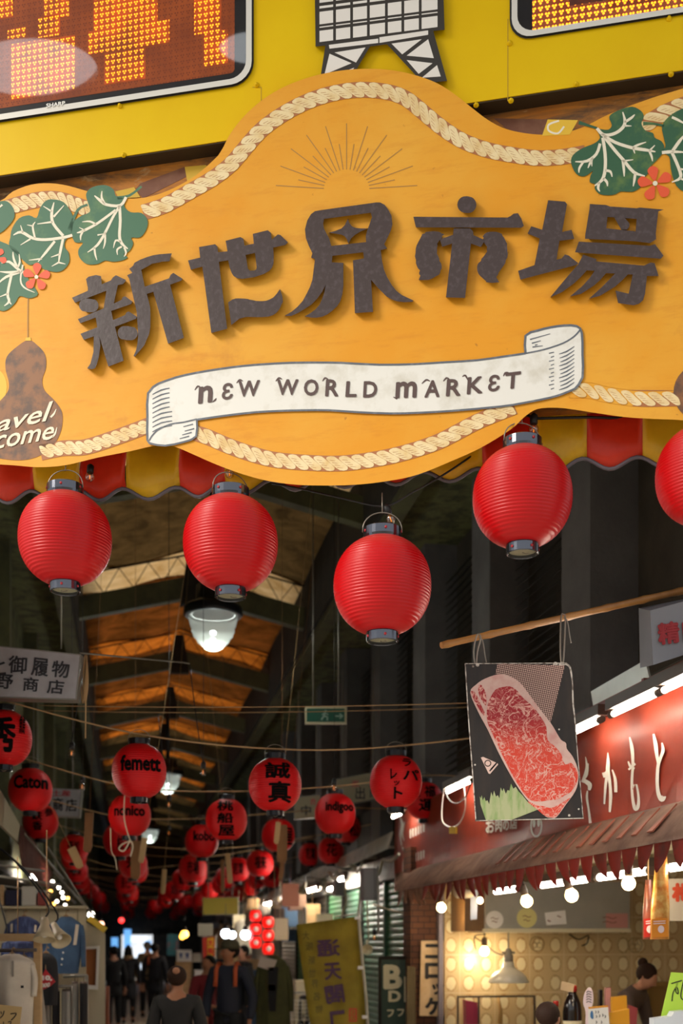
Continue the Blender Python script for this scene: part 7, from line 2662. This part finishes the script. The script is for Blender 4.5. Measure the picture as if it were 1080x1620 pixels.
def skin_mesh(verts, edges, radii, sub=1):
    me = bpy.data.meshes.new('tmp')
    bm = bmesh.new()
    ly = bm.verts.layers.skin.verify()
    vs = [bm.verts.new(v) for v in verts]
    for a, c in edges:
        bm.edges.new((vs[a], vs[c]))
    for i, (v, r) in enumerate(zip(vs, radii)):
        v[ly].radius = (r, r) if not isinstance(r, tuple) else r
        v[ly].use_root = (i == 0)
    bm.to_mesh(me)
    bm.free()
    o = bpy.data.objects.new('tmp', me)
    COL.objects.link(o)
    md = o.modifiers.new('skin', 'SKIN')
    md.use_smooth_shade = True
    o.modifiers.new('sub', 'SUBSURF').levels = sub
    dg = bpy.context.evaluated_depsgraph_get()
    out = bpy.data.meshes.new_from_object(o.evaluated_get(dg))
    bpy.data.objects.remove(o)
    bpy.data.meshes.remove(me)
    return out


class Rig:
    def __init__(self):
        self.v, self.e, self.r = [], [], []

    def add(self, p, r, parent=None):
        self.v.append(Vector(p))
        self.r.append(r)
        if parent is not None:
            self.e.append((parent, len(self.v) - 1))
        return len(self.v) - 1

    def out(self, name, m, parent, s=1.0, sub=1):
        me = skin_mesh([p * s for p in self.v], self.e, [tuple(x * s for x in r) if isinstance(r, tuple) else r * s for r in self.r], sub)
        me.materials.clear()
        me.materials.append(m)
        for p in me.polygons:
            p.use_smooth = True
        o = bpy.data.objects.new(name, me)
        COL.objects.link(o)
        o.parent = parent
        XF[o.name] = XF[parent.name]
        return o


def person(label, pos, h, yaw, top, bottom, skin=SKIN, hair=HAIRD, style='short', lean=0.0, coat=0.0, turn=0.0, arms=None, shoes=None, extras=None, collar=None, step=.0):
    """figure standing at pos, facing -y turned by yaw; lean = forward bend of the trunk; arms = ((elbow, wrist) left, right)"""
    s = h / 1.70
    t = thing('person', label, 'person', (pos[0], pos[1], 0), yaw)
    L = Matrix.Rotation(lean, 4, 'X')
    piv = Vector((0, 0, .95))
    T = lambda p: piv + (L.to_3x3() @ (Vector(p) - piv))
    Hd = Matrix.Rotation(turn, 3, 'Z')
    hc = Vector((0, -.02, 1.56))
    HT = lambda p: T(hc + Hd @ (Vector(p) - hc))
    sh = {-1: T((-.165, .0, 1.375)), 1: T((.165, 0, 1.375))}
    arms = arms or {}
    el, wr = {}, {}
    for d in (-1, 1):
        a = arms.get(d)
        el[d] = T(a[0]) if a else T((.235 * d, .03, 1.09))
        wr[d] = T(a[1]) if a else T((.245 * d, -.04, .86))
    an = {-1: Vector((-.09, .02 - step, .085)), 1: Vector((.09, .02 + step, .085))}
    kn = {-1: Vector((-.095, -.02 - step * .5, .5)), 1: Vector((.095, -.02 + step * .4, .5))}
    g = Rig()
    r0 = g.add((0, 0, .95), (.125, .09))
    a1 = g.add(T((0, 0, 1.10)), (.115, .085), r0)
    a2 = g.add(T((0, .01, 1.27)), (.13, .09), a1)
    a3 = g.add(T((0, .01, 1.39)), (.10, .07), a2)
    nk = g.add(T((0, 0, 1.465)), .048, a3)
    jw = g.add(HT((0, -.02, 1.515)), (.058, .064), nk)
    fm = g.add(HT((0, -.012, 1.575)), (.071, .086), jw)
    tp = g.add(HT((0, -.005, 1.635)), (.066, .08), fm)
    g.add(HT((0, -.005, 1.672)), (.035, .045), tp)
    ns = g.add(HT((0, -.098, 1.572)), .013, fm)
    g.add(HT((0, -.116, 1.556)), .012, ns)
    for d in (-1, 1):
        e1 = g.add(HT((.074 * d, .0, 1.572)), (.012, .02), fm)
        g.add(HT((.084 * d, .014, 1.585)), (.008, .018), e1)
        hp = g.add((.085 * d, 0, .90), .088, r0)
        k1 = g.add(kn[d], .058, hp)
        k2 = g.add(kn[d] * .6 + an[d] * .4 + Vector((0, .02, 0)), .05, k1)
        ak = g.add(an[d], .036, k2)
        g.add(an[d] + Vector((0, -.14, -.05)), (.035, .022), ak)
        s1 = g.add(sh[d], .052, a3)
        e2 = g.add(el[d], .040, s1)
        w1 = g.add(wr[d], .027, e2)
        fa = (wr[d] - el[d]).normalized()
        side = fa.cross(Vector((0, 1, .2))).normalized()
        pal = g.add(wr[d] + fa * .07, (.036, .018), w1)
        nrm = fa.cross(side).normalized()
        for q, ln in ((-1.5, .060), (-.5, .072), (.5, .076), (1.5, .066)):
            b0 = g.add(wr[d] + fa * .10 + side * (q * .017), .0095, pal)
            b1 = g.add(wr[d] + fa * (.10 + ln * .5) + side * (q * .018) - nrm * .008, .0085, b0)
            g.add(wr[d] + fa * (.10 + ln) + side * (q * .018) - nrm * .026, .007, b1)
        t0 = g.add(wr[d] + fa * .045 + side * (.034 if d > 0 else -.034), .0115, pal)
        g.add(wr[d] + fa * .085 + side * (.052 if d > 0 else -.052) - nrm * .015, .009, t0)
    body = g.out('body', skin, t, s)
    # face
    for d in (-1, 1):
        b = MB()
        b.ball(HT((.031 * d, -.079, 1.585)) * s, .012 * s, 8)
        b.build('eye', EYE, t, local=True)
    b = MB()
    b.tube([HT((-.024, -.083, 1.532)) * s, HT((0, -.09, 1.53)) * s, HT((.024, -.083, 1.532)) * s], .006 * s, 6)
    b.build('mouth', LIP, t, local=True)
    # trousers
    g = Rig()
    r0 = g.add((0, 0, 1.06), (.135, .10))
    for d in (-1, 1):
        hp = g.add((.085 * d, 0, .87), .105, r0)
        k1 = g.add(kn[d], .075, hp)
        g.add(an[d] + Vector((0, 0, .02)), .058, k1)
    g.out('trousers', bottom, t, s)
    for d in (-1, 1):
        b = MB()
        b.ball((an[d] + Vector((0, -.05, -.035))) * s, .055 * s, 12, sx=.8, sy=2.4, sz=.9)
        b.build('shoe', shoes or m_blkc, t, local=True)
    # jacket or coat
    g = Rig()
    if coat:
        r0 = g.add((0, 0, .95), (.165, .125))
        g.add((0, 0, .95 - coat * .5), (.185, .14), r0)
        g.add((0, 0, .95 - coat), (.20, .15), r0 + 1)
    else:
        r0 = g.add((0, 0, .80), (.15, .118))
    a1 = g.add(T((0, 0, 1.10)), (.148, .112), r0)
    a2 = g.add(T((0, .01, 1.27)), (.158, .112), a1)
    a3 = g.add(T((0, .01, 1.385)), (.125, .088), a2)
    g.add(T((0, .005, 1.45)), .068, a3)
    for d in (-1, 1):
        s1 = g.add(sh[d], .072, a3)
        e2 = g.add(el[d], .06, s1)
        g.add(wr[d], .047, e2)
    g.out('coat' if coat else 'jacket', top, t, s)
    if collar:
        b = MB()
        b.lathe([(.075, 0), (.105, .015), (.11, .05), (.09, .075), (.07, .06)], T((0, .005, 1.42)) * s, 16)
        b.build('collar', collar, t, local=True)
    # hair
    b = MB()
    R3 = (L.to_3x3() @ Hd)
    if style == 'cap':
        rows = []
        b.ball(HT((0, .012, 1.60)) * s, .094 * s, 16, sx=.93, sy=1.06, sz=.95, M=R3)
        b.build('hair', hair, t, local=True)
        b = MB()
        b.lathe([(.100, 0), (.101, .03), (.09, .07), (.06, .095), (.0001, .105)], HT((0, -.0, 1.615)) * s, 18, axis=R3 @ Vector((0, 0, 1)), cap=(True, False))
        cp = b.build('cap', mat('olive_cap', '#3f3a26', .8), t, local=True)
        b = MB()
        b.ball(HT((0, -.12, 1.615)) * s, .07 * s, 12, sx=1.0, sy=1.0, sz=.12, M=R3)
        b.build('cap_brim', MATS['olive_cap'], cp, local=True)
    else:
        b.ball(HT((0, .022, 1.605)) * s, .094 * s, 18, sx=.95, sy=1.02, sz=1.0, M=R3)
        if style == 'bun':
            b.ball(HT((0, .105, 1.66)) * s, .046 * s, 12)
        if style == 'long':
            b.ball(HT((0, .05, 1.53)) * s, .095 * s, 14, sx=1.05, sy=.8, sz=1.35, M=R3)
            b.ball(HT((0, .03, 1.69)) * s, .04 * s, 10)
        b.build('hair', hair, t, local=True)
        if style == 'bald':
            b = MB()
            b.ball(HT((0, .082, 1.645)) * s, .046 * s, 14, sx=.8, sy=.9, sz=.8, M=R3)
            b.build('bald_patch', skin, t, local=True)
    for nm, mm, fn in (extras or []):
        b = MB()
        fn(b, T, s)
        b.build(nm, mm, t, local=True)
    return t


navy = mat('navy_jacket', '#161b2c', .8)
dkcoat = mat('dark_navy_coat', '#12131c', .85)
dgrey = mat('charcoal_jacket', '#1f1e1d', .8, var=('#181716', 7, .4, .7))
redj = mat('red_jacket', '#7a1a22', .8)
blkt = mat('black_trousers', '#101014', .85)
orst = mat('orange_strap', '#b3502a', .7)
camel = mat('camel_collar', '#b39a70', .9)
px = lambda x, d: (W(x, 1500, d).x, d)


def straps(b, T, s):
    for d in (-1, 1):
        b.tube([T((.10 * d, .11, 1.40)) * s, T((.10 * d, -.02, 1.475)) * s, T((.105 * d, -.10, 1.40)) * s, T((.11 * d, -.12, 1.22)) * s], .024 * s, 6, flat=.4)


def pack(b, T, s):
    b.box(T((0, .19, 1.22)) * s, (.28 * s, .15 * s, .42 * s))


def strap1(b, T, s):
    b.tube([T((.11, .125, 1.25)) * s, T((.11, .11, 1.38)) * s, T((.10, -.02, 1.46)) * s], .022 * s, 6, flat=.5)


person('woman walking away in a long dark coat with a cream collar', px(203, 24.3), 1.57, math.pi + .1, dkcoat, blkt, style='long', coat=.45, collar=camel, step=.12)
person('person in black walking away with an orange strap on the back', px(245, 23.6), 1.63, math.pi - .05, dkcoat, blkt, style='short', coat=.3, step=-.1, extras=[('orange_strap', orst, strap1)])
person('person in a beige jacket half hidden behind the walker with the orange strap', px(233, 26.5), 1.66, math.pi, mat('beige_jacket', '#7d6c54', .85), blkt, hair=mat('grey_hair', '#6a645c', .6), step=.1)
person('dark figure at the left clothes rails beyond the pale partition', px(180, 22.5), 1.58, math.pi + .5, blkt, blkt, style='short', coat=.3)
person('older man with a bald patch in a charcoal jacket, seen from behind close by', px(280, 9.3), 1.47, math.pi + .05, dgrey, blkt, SKIN2, HAIRB, 'bald')
person('man in a cap and navy jacket with orange backpack straps', px(362, 12.4), 1.66, -.25, navy, blkt, SKIN2, HAIRD, 'cap', turn=-.75, extras=[('backpack', mat('dark_backpack', '#1c1c20', .8), pack), ('backpack_straps', orst, straps)], arms={-1: ((-.25, .02, 1.10), (-.22, -.10, .88)), 1: ((.26, .04, 1.10), (.25, -.06, .86))})
person('person in a red jacket with black hair behind the capped man', px(327, 13.8), 1.50, .7, redj, redj, SKIN2, HAIRD, 'short', turn=-1.2, arms={-1: ((-.27, -.05, 1.12), (-.10, -.22, 1.05)), 1: ((.22, .03, 1.1), (.2, -.12, .9))})
person('person in a dark jacket standing far behind the capped man', px(384, 18.5), 1.60, -.9, dgrey, blkt, SKIN, HAIRD, 'short')
person('woman with a hair bun bending over behind the shop counter', (W(962, 1500, 10.2).x, 10.2), 1.58, .95, mat('shop_apron', '#5c4c44', .85), blkt, SKIN, HAIRB, 'bun', lean=.62, arms={-1: ((-.25, -.18, 1.18), (-.12, -.36, 1.12)), 1: ((.25, -.18, 1.18), (.12, -.36, 1.12))})
person('brown haired head at the bottom edge before the shop counter', (W(868, 1500, 6.9).x, 6.9), 1.31, math.pi - .6, mat('brown_jacket', '#4a382c', .85), blkt, SKIN, HAIRB, 'short')
